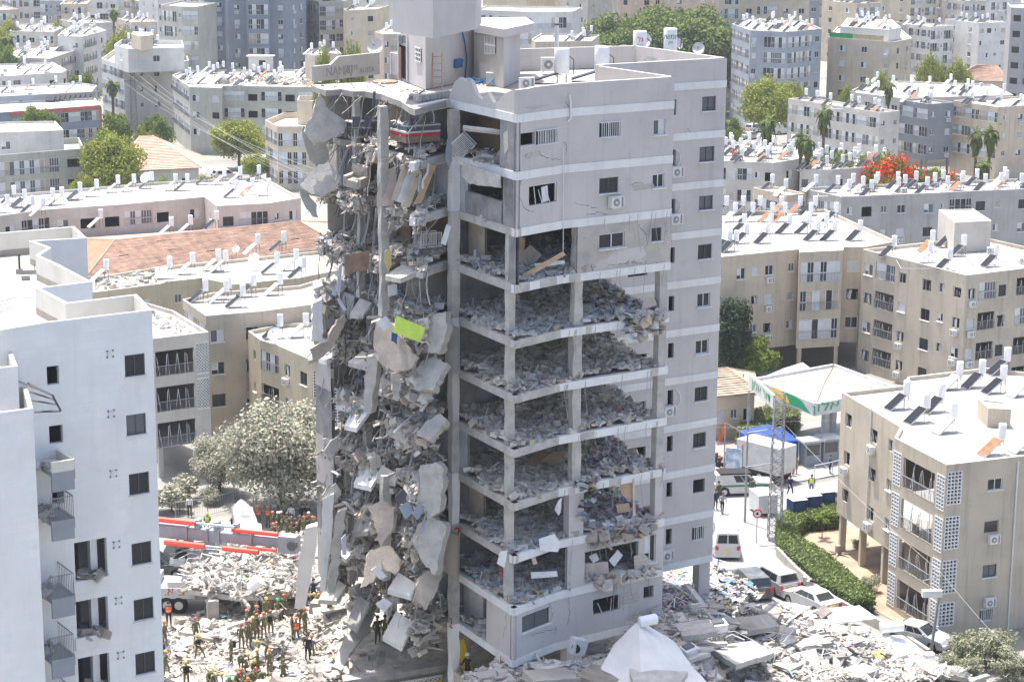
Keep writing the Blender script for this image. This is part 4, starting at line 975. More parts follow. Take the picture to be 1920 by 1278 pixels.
for i,(pts,mm_,lb,Y0)in enumerate((
    ([(709,342),(744,336),(738,386),(706,388)],woodp,'pale wardrobe door leaning behind the column',108.2),([(720,318),(742,314),(744,345),(722,350)],woodp,'square wooden panel at the top of the collapsed wardrobes',108.4),
    ([(757,305),(768,308),(745,378),(734,374)],woodp,'first long wardrobe board sliding down',107.6),([(770,306),(786,308),(757,382),(744,378)],wpanel,'white mirrored door between the sliding boards',107.6),
    ([(786,308),(800,309),(768,388),(752,390)],mat('yellow_board',(.56,.5,.38),.8,.1,2),'yellowish panel with peeling insulation',107.3),([(806,304),(818,311),(790,380),(776,384)],woodm,'orange brown plank on the right of the sliding boards',107.0),
    ([(956,498),(994,458),(1016,478),(1000,496),(966,500)],woodp,'tan board propped in the opened corner room',107),([(980,514),(1056,471),(1061,478),(990,520)],woodm,'long orange plank poking out over the corner',104.2),
    ([(962,443),(985,446),(982,475),(966,480)],woodm,'upright orange cupboard side in the corner room',106.4),([(1001,494),(1058,488),(1060,494),(1006,502)],wpanel,'white cot side lying near the edge',105.4),
    ([(1013,865),(1038,845),(1062,848),(1042,872)],darkwood,'dark tilted door in the rubble, eighth floor',108),([(985,868),(1010,842),(1030,846),(1006,880)],darkwood,'dark flat panel leaning inside, eighth floor',108.5),
    ([(1160,900),(1186,893),(1190,930),(1180,940),(1165,925)],woodm,'torn wardrobe half hanging under the floor edge',107.8),([(1186,898),(1190,896),(1192,966),(1187,967)],woodp,'thin pale door post standing on the ninth floor',107.7),
    ([(1155,945),(1180,942),(1182,958),(1158,962)],woodm,'low orange drawer unit on the ninth floor',108),([(1065,900),(1070,898),(1072,990),(1067,990)],woodm,'brown timber strip standing by the middle column',106.2),
    ([(1010,1010),(1040,1000),(1052,1020),(1046,1034),(1012,1032)],wpanel,'white mattress folded over the tenth floor edge',104.1),([(993,1033),(1000,1030),(1008,1056),(1000,1058)],woodp,'small board dangling under the tenth floor edge',104.0),
    ([(1096,1056),(1140,1052),(1142,1074),(1098,1082)],woodp,'cardboard coloured panel fallen in the wall hole',107),([(1142,1050),(1158,1030),(1168,1040),(1152,1062)],wpanel,'white cabinet side tilted in the wall hole',107.3),([(1104,1042),(1118,1036),(1124,1048),(1112,1056)],wpanel,'small white panel tilted in the wall hole',107.1),
    ([(1195,610),(1210,553),(1228,560),(1232,572),(1214,578)],woodp,'pinkish board lying at the right corner of the fifth floor',108.6),([(995,1072),(1044,1070),(1046,1080),(996,1084)],wpanel,'flat white ceiling tile on the tenth floor',104.6),
    ([(993,1070),(1046,1064),(1048,1072),(996,1078)],mat('navy_mattress',(.12,.13,.17),.9),'dark blue mattress on the tenth floor',105),([(938,1034),(952,1030),(946,1064),(932,1056)],wpanel,'white curved sink hanging at the corner column',102.6),
    ([(727,535),(744,532),(745,552),(728,556)],wpanel,'square white board leaning behind the column, sixth level',108),([(706,602),(724,592),(736,610),(720,622)],wpanel,'folded white card on top of the big tan slab',105.2),
    ([(838,420),(846,424),(836,460),(826,456)],wpanel,'thin white door jamb hanging by the column',106),([(747,950),(766,938),(776,958),(760,974)],mat('blue_grille',(.32,.38,.44),.7),'blue grey window shutter torn loose',105.4),
    ([(783,975),(796,955),(790,940),(772,962)],mat('blue_door',(.3,.34,.4),.7),'blue grey metal door twisted below the shutter',105.2),([(790,985),(800,955),(796,990),(786,1004)],mat('blue_door',(0,0,0)),'second blue grey metal leaf beside the twisted door',105.0),
    ([(742,930),(756,915),(764,925),(756,944),(744,945)],mat('dark_fabric',(.1,.1,.11),.9),'black crumpled seat stuck in the rubble',105.0),([(640,1010),(648,1000),(650,1040),(642,1040)],mat('lilac_sheet',(.55,.56,.68),.9),'lilac sheet hanging from the lower left ruin',109.8),
    ([(635,500),(642,492),(637,560),(631,548)],mat('lilac_sheet',(0,0,0)),'long lilac cloth strip hanging at the left',110.6),([(631,560),(637,558),(650,580),(645,584)],mat('lilac_sheet',(0,0,0)),'torn end of lilac cloth swinging lower',110.6),
    ([(722,470),(731,466),(735,496),(728,508),(720,490)],mat('yellow_foam',(.55,.45,.2),.95),'shred of yellow foam hanging at the column',106.6),([(645,478),(692,470),(692,505),(648,515)],darkwood,'brown wardrobe back in the ruin, fourth level',109.5),([(704,1132),(720,1120),(736,1130),(720,1148)],wpanel,'white square board stuck above the dark ground floor',105.5),
    ([(696,1068),(706,1060),(726,1080),(712,1086)],wpanel,'open white cupboard door in the lower heap',105.3))):
    H('board' if mm_ in(woodp,woodm,darkwood)else 'panel',lb,pts,Y0,.15,.3,.06,mm_,cat='board',jag=.01,seed=100+i)
hb=H('headboard','lime green upholstered headboard hanging in the middle of the ruin',[(744,592),(798,614),(788,641),(737,623)],104.6,.4,.35,.14,limem,cat='headboard',jag=.0,seed=50)
H('blanket','blue and green cloth hanging from under the green headboard',[(735,622),(746,626),(744,646),(738,640),(734,640)],104.5,.1,.3,.05,mat('blue_cloth',(.05,.12,.32),.9),cat='blanket',jag=.02)
H('curtain','dark grey curtain dangling over the notch beside the column',[(838,262),(846,258),(848,300),(842,318),(836,300)],104.6,.0,.3,.08,mat('grey_curtain',(.2,.22,.26),.9),cat='curtain',jag=.04)
H('curtain','black curtain hanging from the roof edge',[(700,172),(705,172),(702,205),(698,198)],107.8,0,.3,.1,mat('dark_fabric',(0,0,0)),cat='curtain',jag=.03)
H('towel','white cloth hanging below the ninth floor edge',[(1047,938),(1054,932),(1051,960),(1047,966),(1040,955)],104.5,0,.3,.05,mat('white_cloth',(.75,.75,.75),.9),cat='towel',jag=.02)
# furniture in the opened rooms
def onk(px,py,k):return P(px,py,zb(k+1)+.02)
bd=thing('bed','collapsed bed with red striped mattress in the room under the roof','bed',P(785,268,zb(2)+.65),R(30));mb=MB()
mb.box((0,.4,.25),(2.0,1.8,.32),darkwood);mb.bl('bed_frame',bd);mb=MB();mb.box((0,.4,.52),(2.0,1.8,.2),plain('red_fabric',(.5,.05,.06),.9));mb.box((0,.4,.64),(2.02,1.82,.1),plain('ivory_fabric',(.6,.6,.56),.9));mb.box((.05,.4,.8),(1.96,1.8,.22),plain('dark_mattress',(.09,.1,.13),.9));mb.box((.1,.4,.94),(1.9,1.7,.1),plain('ivory_fabric',(.6,.6,.56),.9));mb.bl('mattress',bd)
V=join(cloths(np.column_stack([NR.uniform(-.9,1,26),NR.uniform(-.3,1.2,26),np.full(26,1.05)]),.2,.6));o=np_obj('bedding',*V);o.parent=bd
fr=thing('mirror','black framed mirror leaning on the back wall beside the bed','mirror',P(815,250,zb(2)+.4),R(30));MB().box((0,.95,1.25),(1.0,.03,1.1),wpanel).bl('mirror_glass',fr);mb=MB()
for a in((0,1.82,1.1,.07),(0,.68,1.1,.07)):mb.box((a[0],.92,a[1]),(a[2],.06,a[3]),framed)
for a in(-.52,.52):mb.box((a,.92,1.25),(.07,.06,1.2),framed)
mb.bl('mirror_frame',fr)
tb=thing('table','white table among dark chairs in the top left room','table',P(680,252,zb(2)+.45),R(30));MB().box((0,0,.74),(1.7,.9,.05),wpanel).bl('tabletop',tb)
for a,b in((-1,-1),(1,-1),(1,1),(-1,1)):MB().box((a*.75,b*.38,.36),(.06,.06,.71),framed).bl('leg',tb)
ch0=thing('chair','dark chair pushed to the white table, left one','chair',P(668,256,zb(2)+.45),R(10));MB().box((0,0,.45),(.45,.45,.06),plain('dark_mattress',(.1,.1,.1))).bl('seat',ch0);MB().box((0,-.2,.8),(.45,.05,.6),plain('dark_mattress',(.1,.1,.1))).bl('backrest',ch0)
for a,b in((-1,-1),(1,-1),(1,1),(-1,1)):MB().box((a*.19,b*.19,.21),(.04,.04,.43),framed).bl('leg',ch0)
copy_tree(ch0,P(688,256,zb(2)+.45),R(25),'dark chair pushed to the white table, right one')
so=thing('armchair','beige armchair tipped on the rubble of the second torn level','armchair',P(668,352,zb(3)+.7),R(200));mb=MB();cr_=mat('sofa_beige',(.45,.4,.34),.95,.1,3)
mb.box((0,0,.3),(.95,.9,.4),cr_);mb.bl('seat',so);MB().box((0,.42,.75),(.95,.22,.85),cr_,rot=Matrix.Rotation(.15,3,'X')).bl('backrest',so)
for a in(-1,1):MB().box((a*.47,0,.45),(.2,.9,.45),cr_).bl('armrest',so)
so.rotation_euler=(.1,.12,R(-30))
def rack(label,px,py,z,w_,h,d,rz,tilt=(0,0),nm_='metal_rack',cat='metal rack',step=.09):
    r_=thing(nm_,label,cat,P(px,py,z),rz);mb_=MB()
    for y in((-d/2,d/2)if d else(0,)):
        for z_ in(.02,h):mb_.box((0,y,z_),(w_,.035,.035),framew)
        mb_.box((-w_/2,y,h/2),(.035,.035,h),framew);mb_.box((w_/2,y,h/2),(.035,.035,h),framew)
    mb_.bl('frame',r_);mb_=MB();n=int(w_/step)
    for i in range(1,n):
        for y in((-d/2,d/2)if d else(0,)):mb_.box((-w_/2+w_*i/n,y,h/2),(.018,.018,h),framew)
    mb_.bl('bars',r_);r_.rotation_euler=(tilt[0],tilt[1],rz);return r_
rack('white barred cot standing on the rubble beside the column',803,462,zb(4)+.9,1.25,.75,.6,R(30),nm_='cot',cat='cot')
rack('white window grille bent over in the corner room under the roof',880,262,zb(2)+.5,1.3,1.3,0,R(-20),(-.5,.5))
rack('second white window grille lying below the first in the corner room',878,285,zb(2)+.3,1.2,.9,.3,R(-30),(.4,-.7))
mb=MB();a=P(868,240,zb(2)+1.9);b=P(938,248,zb(2)+1.7);mb.tube(a,b,.14,dustc,8);o=mb.build('concrete_beam');tag(o,'fallen lintel lying across the corner room under the roof','concrete beam')
# plumes of bars under the corner windows of level two
H('window_wall','broken parapet with a crooked window in the corner, second level',[(868,305),(938,330),(936,352),(880,345),(866,330)],104.6,.1,-1.6,.12,dustc,cat='wall',jag=.03,seed=77)
# cracks and bared patches on the standing walls
ck_=MB();crackm=plain('crack_dark',(.10,.09,.085),1)
def crack(a,b,pts,w_=.018,m=crackm,seed=1,out=.006):
    rs_=random.Random(seed);d=(Vector(b)-Vector(a)).normalized();n=Vector((d.y,-d.x));q=[]
    for(x0,y0),(x1,y1)in zip(pts[:-1],pts[1:]):
        k=max(2,int(math.hypot(x1-x0,y1-y0)/4))
        for i in range(k):t=i/k;q.append((x0+(x1-x0)*t+rs_.uniform(-1.6,1.6),y0+(y1-y0)*t+rs_.uniform(-1.6,1.6)))
    q.append(pts[-1]);W_=[]
    for x,y in q:s,z=on_wall(a,b,x,y);W_.append(Vector((a[0]+d.x*s+n.x*out,a[1]+d.y*s+n.y*out,z)))
    for i in range(len(W_)-1):
        u,v=W_[i],W_[i+1];sd_=(v-u).cross(Vector((n.x,n.y,0))).normalized();e0=w_*rs_.uniform(.2,1);e1=w_*rs_.uniform(.2,1);f=[u-sd_*e0,v-sd_*e1,v+sd_*e1,u+sd_*e0];ck_.face(f[::-1],m)
for i,(a,b,pts)in enumerate(((B_,E_,[(1058,190),(1066,200),(1072,214)]),(B_,E_,[(1057,265),(1063,276),(1060,292)]),(C1,B_,[(975,345),(985,325),(1010,318),(1050,312)]),(C1,B_,[(1004,282),(1022,296),(1050,300)]),(B_,E_,[(1100,404),(1122,398),(1140,402)]),(B_,E_,[(1178,346),(1196,342),(1212,348)]),(B_,E_,[(1196,420),(1210,436),(1214,455),(1200,480)]),(B_,E_,[(1140,498),(1180,492),(1205,494)]),(C1,B_,[(996,1190),(1040,1178),(1060,1160)]),(B_,E_,[(1066,1120),(1068,1150),(1064,1170)]),(C1,B_,[(1030,1168),(1036,1150),(1028,1128)]),(D_,C1,[(948,1135),(950,1165),(944,1195)]),(D_,C1,[(950,250),(955,275),(948,300)]),(B_,E_,[(1095,1010),(1130,1002),(1170,1006)]),(W0,Rr,[(1290,240),(1296,252)]),(C1,B_,[(972,370),(984,392),(1000,398)]),(B_,E_,[(1075,380),(1090,384),(1120,390)]))):crack(a,b,pts,seed=i)
ck_.build('cracks',tower);bare=mat('bare_block',(.56,.5,.43),.95,.1,3,brick=(1.0,.45,.2,.012,.55),spot=.2)
def patch(a,b,pts,m,out=.01):
    d=(Vector(b)-Vector(a)).normalized();n=Vector((d.y,-d.x));W_=[]
    for x,y in pts:s,z=on_wall(a,b,x,y);W_.append((a[0]+d.x*s+n.x*out,a[1]+d.y*s+n.y*out,z))
    MB().face(W_[::-1],m).build('bare_patch',tower)
patch(B_,E_,[(1163,1118),(1175,1108),(1196,1110),(1200,1122),(1190,1130),(1164,1132)],bare);patch(B_,E_,[(1174,1158),(1190,1146),(1206,1142),(1210,1152),(1196,1158)],bare);patch(C1,B_,[(1036,1188),(1044,1174),(1060,1170),(1062,1184)],bare);patch(B_,E_,[(1185,348),(1225,344),(1228,352),(1188,358)],MATS['bare_render']);patch(B_,E_,[(1188,1042),(1205,1036),(1222,1050),(1226,1062),(1190,1072)],bare)
patch(B_,E_,[(1130,490),(1160,468),(1205,462),(1212,478),(1190,490),(1150,496)],towm);patch(C1,B_,[(980,202),(1000,198),(1032,196),(1000,206)],MATS['bare_render']);patch(C1,B_,[(982,300),(1015,290),(1012,282),(985,288)],MATS['bare_render']);patch(D_,C1,[(944,250),(952,244),(954,278),(946,290)],MATS['bare_render'])
# ================================================================== surrounding buildings
def XY(px,Y):p=PYd(px,150,Y);return(p.x,Y)
def pz(lst,z):return[xy(P(x,y,z))for x,y in lst]
def sub_block(root,name,poly,z0,z1,m,par=.3,style=None,seed=0,roof=None):
    mb_=MB();poly=[tuple(p)for p in poly]
    if area(poly)<0:poly=poly[::-1]
    for i in range(len(poly)):
        A,B=poly[i],poly[(i+1)%len(poly)];nv=Vector((B[1]-A[1],A[0]-B[0]));st=style if style and nv.dot((Vector(A)+Vector(B))/2)<0 else ''
        facade(root,mb_,A,B,z0,z1,st,m,2.95,seed+i)
    mb_.build(name,root);roof_part(root,poly,z1,par,m,roof or roofw,name+'_top')
BL={}
# ---- right side
nrp=pz([(1578,735),(1688,800),(1677,820),(1775,871),(1990,846),(1990,705),(1850,689),(1702,706),(1694,722)],12.2)
root=thing('apartment_building','four storey beige apartment block at lower right with blown out balconies and brick screens','building',(28,140,0));bm_=wallmat('stucco');mb=MB()
for i,st,zl in((0,'a_as',2.9),(1,'',0),(2,'gBg',0),(8,'',2.9)):facade(root,mb,nrp[i],nrp[(i+1)%9],zl,12.2,st,bm_,2.9,5+i,0,.8)
A,B=nrp[3],nrp[4];rects=[(1778,884,1804,944,'grid',0),(1773,968,1799,1028,'grid',0),(1768,1050,1794,1111,'grid',0),(1760,1130,1789,1172,'grid',0),(1853,897,1880,918,'w2',0),(1846,976,1873,998,'hole',0),(1843,1058,1869,1081,'wd',0),(1837,1140,1861,1163,'bars',0)]
hs=[]
for x0,y0,x1,y1,kd,v in rects:
    s0=on_wall(A,B,x0,y0)[0];s1=on_wall(A,B,x1,y0)[0];zt_=on_wall(A,B,(x0+x1)/2,y0)[1];zb_=on_wall(A,B,(x0+x1)/2,y1)[1];hs.append((s0,s1,max(.1,zb_),zt_));place_win(root,A,B,s0,max(.1,zb_),s1-s0,zt_-max(.1,zb_),kd,v)
wall_panel(mb,A,B,0,12.2,hs,bm_)
s,z=on_wall(A,B,1860,1017);place_ac(root,A,B,s,z);s,z=on_wall(A,B,1852,1135);place_ac(root,A,B,s,z)
for i in range(4,8):wall_panel(mb,nrp[i],nrp[i+1],0 if i<6 else 2.9,12.2,[],bm_)
mb.face([(p[0],p[1],2.9)for p in(nrp[0],nrp[8],nrp[7],nrp[2],nrp[1])],bm_)
mb.build('wall',root);roof_part(root,nrp,12.2,.3,bm_,roofw)
e0=Vector(nrp[0]);e1=Vector(nrp[1]);inn=Vector((-(e1-e0).y,(e1-e0).x)).normalized()
for t in(.06,.42,.8):
    for dpt in(.3,4.5):c=e0.lerp(e1,t)+inn*dpt;MB().box((c.x,c.y,1.45),(.45,.4,2.9),bm_,R(10)).build('column',root)
c=Vector(nrp[2])+inn*1.0;MB().box((c.x+2,c.y+4,1.45),(5,.2,2.9),bm_,R(100)).build('partition',root)
mb=MB()
for px in(1625,1805):
    pass
def drain(root,A,B,px,y0,y1,r=.06,m=None):
    mb_=MB();s,z0_=on_wall(A,B,px,y0);s1,z1_=on_wall(A,B,px,y1);d=(Vector(B)-Vector(A)).normalized();n=Vector((d.y,-d.x));mb_.tube((A[0]+d.x*s+n.x*.09,A[1]+d.y*s+n.y*.09,z0_),(A[0]+d.x*s+n.x*.09,A[1]+d.y*s+n.y*.09,max(.1,z1_)),r,m or acm,6);mb_.build('drain_pipe',root)
drain(root,nrp[3],nrp[4],1908,865,1180);drain(root,nrp[0],nrp[1],1636,765,990)
sub_block(root,'roof_room',pz([(1833,752),(1853,770),(1896,772),(1884,758)],12.2+.9),11.9,13.3,bm_,.1)
BL['nr']=nrp
heater_px([(1699,765,0),(1736,790,0),(1765,770,0),(1787,808,1),(1798,728,1),(1840,724,0),(1887,700,0),(1880,735,0),(1877,850,2),(1925,740,1),(1935,845,1)],11.9,'the beige block at lower right')
tag(lay('asphalt_roof',pz([(1735,735),(1800,725),(1850,733),(1800,742)],11.9),11.91,roofd),kind=None);bpy.data.objects['asphalt_roof'].parent=root;bpy.data.objects['asphalt_roof'].location=-Vector(root.location);bpy.data.objects['asphalt_roof'].pop('kind',None)
bgq=bcorner((1812,516),12.5,1617,2040,30);root,bgq=building('apartment_building','long beige apartment block with many broken windows behind the fuel station',bgq,12.5,'stucco',{0:'aLw_LwaLs',3:'wLa_wsa'},damage=.65,seed=21)
bgroot=root;sub_block(root,'roof_room',pz([(1757,448),(1787,474),(1856,470),(1822,446)],12.2),12.2,15.3,wallmat('light'),.1)
pts_=heaters(bgq,12.2,9,'the long beige block behind the fuel station',3.0)
lw=pz([(1335,483),(1498,467),(1499,473),(1581,469),(1582,463),(1622,463),(1681,452),(1547,392),(1335,398)],12.5)
building('apartment_building','weathered beige apartment wing with a small flag and wide balcony windows',lw,12.5,'beige',{0:'s_wsa_s',2:'B',4:'w'},damage=.3,stilts=True,seed=33)
heater_px([(x,y)for y,xs in((470,(1368,1380)),(455,(1400,1440)),(437,(1395,1445,1480,1517,1549)),(415,(1378,1411,1448,1471,1520,1567)),(450,(1533,1565,1612)),(402,(1362,1393,1425,1465,1500,1528)))for x in xs],12.15,'the weathered beige wing')
mid=[P(1502,352,11.5),P(1578,369,11.5),P(2040,349,11.5)];mid=[xy(p)for p in mid];mq=[mid[1],mid[2],tuple(Vector(mid[2])+Vector(mid[0])-Vector(mid[1])),mid[0]]
building('apartment_building','long low grey beige block with a crowd of tanks and one awning, mid right',mq,11.5,'grey',{0:'sxsa_wnLws_wLsa',3:'BL'},seed=41,fh=2.9)
heaters(mq,11.15,34,'the long low grey beige block',2.3)
q=bcorner((1475,366),11,1412,1512,30);building('apartment_building','small pale block with curtained balcony left of the long grey block',q,11,'beige',{0:'L',3:'wB'},seed=43);heaters(q,10.65,12,'the small pale block by the long grey one',2.1)
q=pz([(1335,301),(1451,305),(1510,296),(1500,272),(1335,266)],10.5);building('apartment_building','low grey cream block just right of the tower, full of tanks',q,10.5,'light',{0:'LwLsx',1:'w'},seed=44);heaters(q,10.15,22,'the low block just right of the tower',2.3)
q=pz([(1500,318),(1560,318),(1690,308),(1660,292),(1510,285)],9.5);building('apartment_building','flat white roofed block in front of the red flowering tree',q,9.5,'light','wws',seed=46);heaters(q,9.2,22,'the white roof before the red flowering tree',2.4)
q=bcorner((1650,211),12,1478,1687,34,skew=88);building('apartment_building','cream balcony block with a glazed corner and a palm in front',q,12,'light',{0:'s_s',3:'LLLL'},seed=51);heaters(q,11.65,16,'the cream balcony block',2.6)
q=bcorner((1741,195),12,1687,1788,30);building('apartment_building','dark grey block between the cream balcony block and the brown one',q,12,'dark',{0:'s_a',3:'LL'},seed=52,stilts=True);heaters(q,11.65,6,'the dark grey block',2.6)
q=bcorner((1872,201),12,1787,2000,30);building('apartment_building','brown block with blue glass balconies at the right border',q,12,'beige',{0:'sas_w',3:'LL'},seed=53);heaters(q,11.65,5,'the brown block at the right border',2.6)
q=pz([(1590,172),(1690,184),(1900,178),(1860,158),(1640,150)],11.5);building('apartment_building','far flat roof behind the cream balcony block',q,11.5,'light','wwww',seed=54);heaters(q,11.2,16,'the far flat roof behind the cream block',3)
q=pz([(1373,45),(1407,57),(1476,60),(1541,54),(1500,36),(1400,34)],19);building('apartment_building','blue grey six storey block with white balcony shutters, upper right',q,19,'blue',{0:'L',1:'a_B',2:'Bw'},seed=55);heaters(q,18.7,14,'the blue grey six storey block',2.6)
q=pz([(1553,70),(1676,79),(1710,72),(1690,55),(1570,50)],16.5);r_,q=building('apartment_building','beige block with a green screened roof terrace, upper right',q,16.5,'stucco',{0:'_w_w_a',1:'wa'},seed=56);sub_block(r_,'penthouse',inset(q,2.2),16.2,18.6,wallmat('white'),.1,'w')
mb=MB();g0,g1=Vector(q[0]),Vector(q[1]);greenm=mat('green_screen',(.02,.3,.1),.8);tanf=mat('reed_screen',(.5,.38,.24),.9)
for a,b,m in((.02,.38,greenm),(.38,.85,tanf)):c0,c1=g0.lerp(g1,a),g0.lerp(g1,b);mb.hexa([(c0.x,c0.y+.3,16.5),(c1.x,c1.y+.3,16.5),(c1.x,c1.y+.35,16.5),(c0.x,c0.y+.35,16.5)],[(c0.x,c0.y+.3,17.5),(c1.x,c1.y+.3,17.5),(c1.x,c1.y+.35,17.5),(c0.x,c0.y+.35,17.5)],m)
mb.build('terrace_screen',r_);heaters(q,18.35,8,'the beige block with green screens',2.4,4)
def tall(name_label,pxs,z,wall,style,back=14,seed=0,roof_n=0,where=None):
    poly=[XY(a,b)for a,b in pxs];poly+=[(poly[-1][0]+2,poly[-1][1]+back),(poly[0][0]+2,poly[0][1]+back)]
    r_,poly=building('apartment_building',name_label,poly,z,wall,{i:s for i,s in enumerate(style)},seed=seed)
    if roof_n:heaters(poly,z-.35,roof_n,where or name_label,2.5)
    return r_,poly
tall('tall beige slab with dark window stacks left of the blue grey block',[(1344,445),(1382,445),(1386,450),(1512,452)],42,'cream',['sB','','wLaw'],seed=61)
tall('distant white hospital like block at the upper right corner',[(1768,640),(1800,630),(1905,640)],36,'white',['s','swws'],20,62)
r_,_=tall('raw concrete tower under construction at the right border',[(1888,400),(1912,398),(1990,405)],24,'raw',['x','xxx'],12,63)
tall('dark grey slab behind the tanks at upper right centre',[(1512,560),(1600,560),(1672,565)],32,'tower',['wBw','aBw'],16,64)
tall('beige block with washing lines behind the tower roof',[(996,385),(1003,380),(1108,382)],18.6,'stucco',['','a_wa'],14,65,4,'the beige block behind the tower roof')
tall('white penthouse block with brown canopy behind the tower roof',[(890,405),(1000,400),(1072,402)],22.5,'white',['LB','B'],12,66)
tall('pink beige tenement row at top centre',[(1100,500),(1180,490),(1260,494),(1345,500)],38,'pinkish',['wsaw','swas','wsws'],16,67)
tall('pale concrete towers between the water tank and the trees',[(1050,470),(1100,462),(1146,466)],33,'light',['sw','ss'],12,68)
tall('tan blank walled block at the top behind the tank house',[(905,520),(985,515),(1040,520)],40,'cream',['_','_'],12,69)
# ---- left side
l1=pz([(-60,412),(94,392),(232,383),(383,369),(407,386),(504,381),(564,371),(492,331),(300,341),(-60,371)],10.5)
r_,l1=building('apartment_building','long white roofed block crossing the left side behind the red tiles',l1,10.5,'light',{0:'LwL',1:'wxx',2:'Lx_w',3:'s',4:'wL',5:'sw'},seed=71)
heater_px([(15,398,1),(47,388),(62,400),(82,404,1),(100,385,1),(117,383,1),(151,374),(182,368),(222,360,1),(252,358,1),(285,353),(330,357,1),(352,357,0),(391,346),(421,345,1),(451,343,1),(486,340,0),(444,370,0),(474,365,2),(505,366,1),(27,380)],10.15,'the long white roofed block on the left')
dish(*P(275,352,10.15),.75,250,'large pale dish on the long white roof, left side');dish(*P(465,378,10.15),.5,270,'small dish at the front edge of the long white roof')
q=pz([(-60,452),(60,440),(147,412),(110,398),(-60,415)],8);building('apartment_building','low white roof at the left border above the hedge',q,8,'white','ww',seed=72);heaters(q,7.7,5,'the low white roof at the left border',2.2)
def tiled_house(label,eave,ridge,z0,ze,zr,cols,rows=26,wall='light',cat='house',holes=0):
    """eave: 4 world corners ccw from near-left; ridge: two points along the left-right axis"""
    cx=sum(p[0]for p in eave)/4;cy=sum(p[1]for p in eave)/4;root=thing('tiled_house',label,cat,(cx,cy,0));mb_=MB()
    q=inset(eave,.5)
    for i in range(4):facade(root,mb_,q[i],q[(i+1)%4],z0,ze-.05,'wsw' if i==0 else '',wallmat(wall),3,3+i)
    mb_.build('wall',root);mb_=MB();rs_=random.Random(4);e=[Vector((*p,ze))for p in eave];r0,r1=Vector((*ridge[0],zr)),Vector((*ridge[1],zr))
    for(a,b,c,d,m)in((e[0],e[1],r1,r0,cols[0]),(e[1],e[2],r1,r1,cols[0]),(e[2],e[3],r0,r1,cols[0]),(e[3],e[0],r0,r0,cols[1])):
        nrm=(b-a).cross(d-a).normalized()
        for k in range(rows):
            t0,t1=k/rows,(k+1.25)/rows;t1=min(t1,1);p=[a.lerp(d,t0),b.lerp(c,t0),b.lerp(c,t1),a.lerp(d,t1)];up=nrm*.09
            n=max(1,int((p[1]-p[0]).length/1.1))
            for j in range(n):
                if holes and rs_.random()<holes:continue
                f0,f1=j/n,(j+1)/n;w=rs_.uniform(-.015,.02)*(3 if rs_.random()<holes*2 else 1);A0,A1=p[0].lerp(p[1],f0)+up+nrm*w,p[0].lerp(p[1],f1)+up+nrm*w;B1,B0=p[3].lerp(p[2],f1)+nrm*.0,p[3].lerp(p[2],f0)
                mb_.face([A0,A1,B1,B0],m);mb_.face([A0-up,A1-up,A1,A0],m)
    mb_.tube(r0,r1,.12,cols[0],6)
    for a,r_ in((e[0],r0),(e[3],r0),(e[1],r1),(e[2],r1)):mb_.tube(a+Vector((0,0,.1)),r_+Vector((0,0,.05)),.1,cols[0],6)
    mb_.face([e[3]-Vector((0,0,.02)),e[2]-Vector((0,0,.02)),e[1]-Vector((0,0,.02)),e[0]-Vector((0,0,.02))],darkm)
    mb_.build('roof',root);return root
tile1=mat('roof_tile_pink',(.48,.325,.25),.9,.14,.7,spot=.25,fine=.3);tile2=mat('roof_tile_red',(.44,.22,.145),.9,.15,.7,spot=.2,fine=.3);tile3=mat('roof_tile_old',(.42,.33,.25),.9,.18,1,spot=.5,fine=.4)
e=[xy(P(160,522,6.5)),xy(P(640,463,6.5)),xy(P(620,418,6.5)),xy(P(120,448,6.5))];tiled_house('long building with a huge pinkish tiled roof, some tiles torn off',e,(xy(P(215,447,9.5)),xy(P(560,412,9.5))),0,6.5,9.3,(tile1,tile2),30,holes=.012)
heater_px([(407,428,0),(442,408,2),(190,425,1),(322,440,1),(358,437,1)],8.2,'the huge pinkish tiled roof')
e=[xy(P(225,322,5)),xy(P(378,315,5)),xy(P(378,292,5)),xy(P(230,292,5))];tiled_house('house with a pale red tiled roof between the two big green trees',e,(xy(P(262,262,7.5)),xy(P(285,261,7.5))),0,5,8,(tile1,tile1),22)
e=[xy(P(1786,150,7)),xy(P(1886,153,7)),xy(P(1890,140,7)),xy(P(1800,138,7))];tiled_house('distant villa with a salmon tiled hip roof at the right',e,(xy(P(1830,127,9.5)),xy(P(1868,127,9.5))),0,7,10,(tile1,tile1),14)
q=pz([(174,548),(300,532),(313,528),(378,521),(437,533),(560,521),(640,505),(600,470),(300,500),(174,520)],10.5);building('apartment_building','debris strewn white roof in front of the pinkish tiled roof',q,10.5,'yellow',{0:'ww',1:'',2:'s_',3:'s',4:'ws'},seed=73)
heater_px([(200,525,1),(319,520,1),(362,512,1),(410,505,1),(424,508,1),(484,475,1),(520,512,0),(556,505,1),(533,470,0),(570,520,0)],10.2,'the debris strewn white roof');dish(*P(304,532,10.2),.65,250,'big round dish at the edge of the debris strewn roof');dish(*P(477,505,10.2),.6,250,'tilted dish between tanks on the debris strewn roof');dish(*P(443,483,10.2),.4,260,'small dish near the pinkish tiled roof')
q=pz([(342,561),(386,592),(492,583),(620,566),(610,520),(560,535),(400,548)],11);r3,q3=building('apartment_building','plain beige block with soot streaks behind the dusty tree',q,11,'stucco',{0:'LL',1:'w_w',2:'x_x',6:''},damage=.5,seed=75)
heater_px([(386,565,0),(425,566,1),(430,560,1),(476,555,0),(526,552,1),(456,575,0)],10.65,'the plain beige block')
q=pz([(286,635),(391,622),(326,582),(270,566)],12);r4,q4=building('apartment_building','ruined flat with diamond lattice screen beside the white building',q,12,'light',{0:'BD'},damage=1,stilts=True,fh=3.05,seed=76)
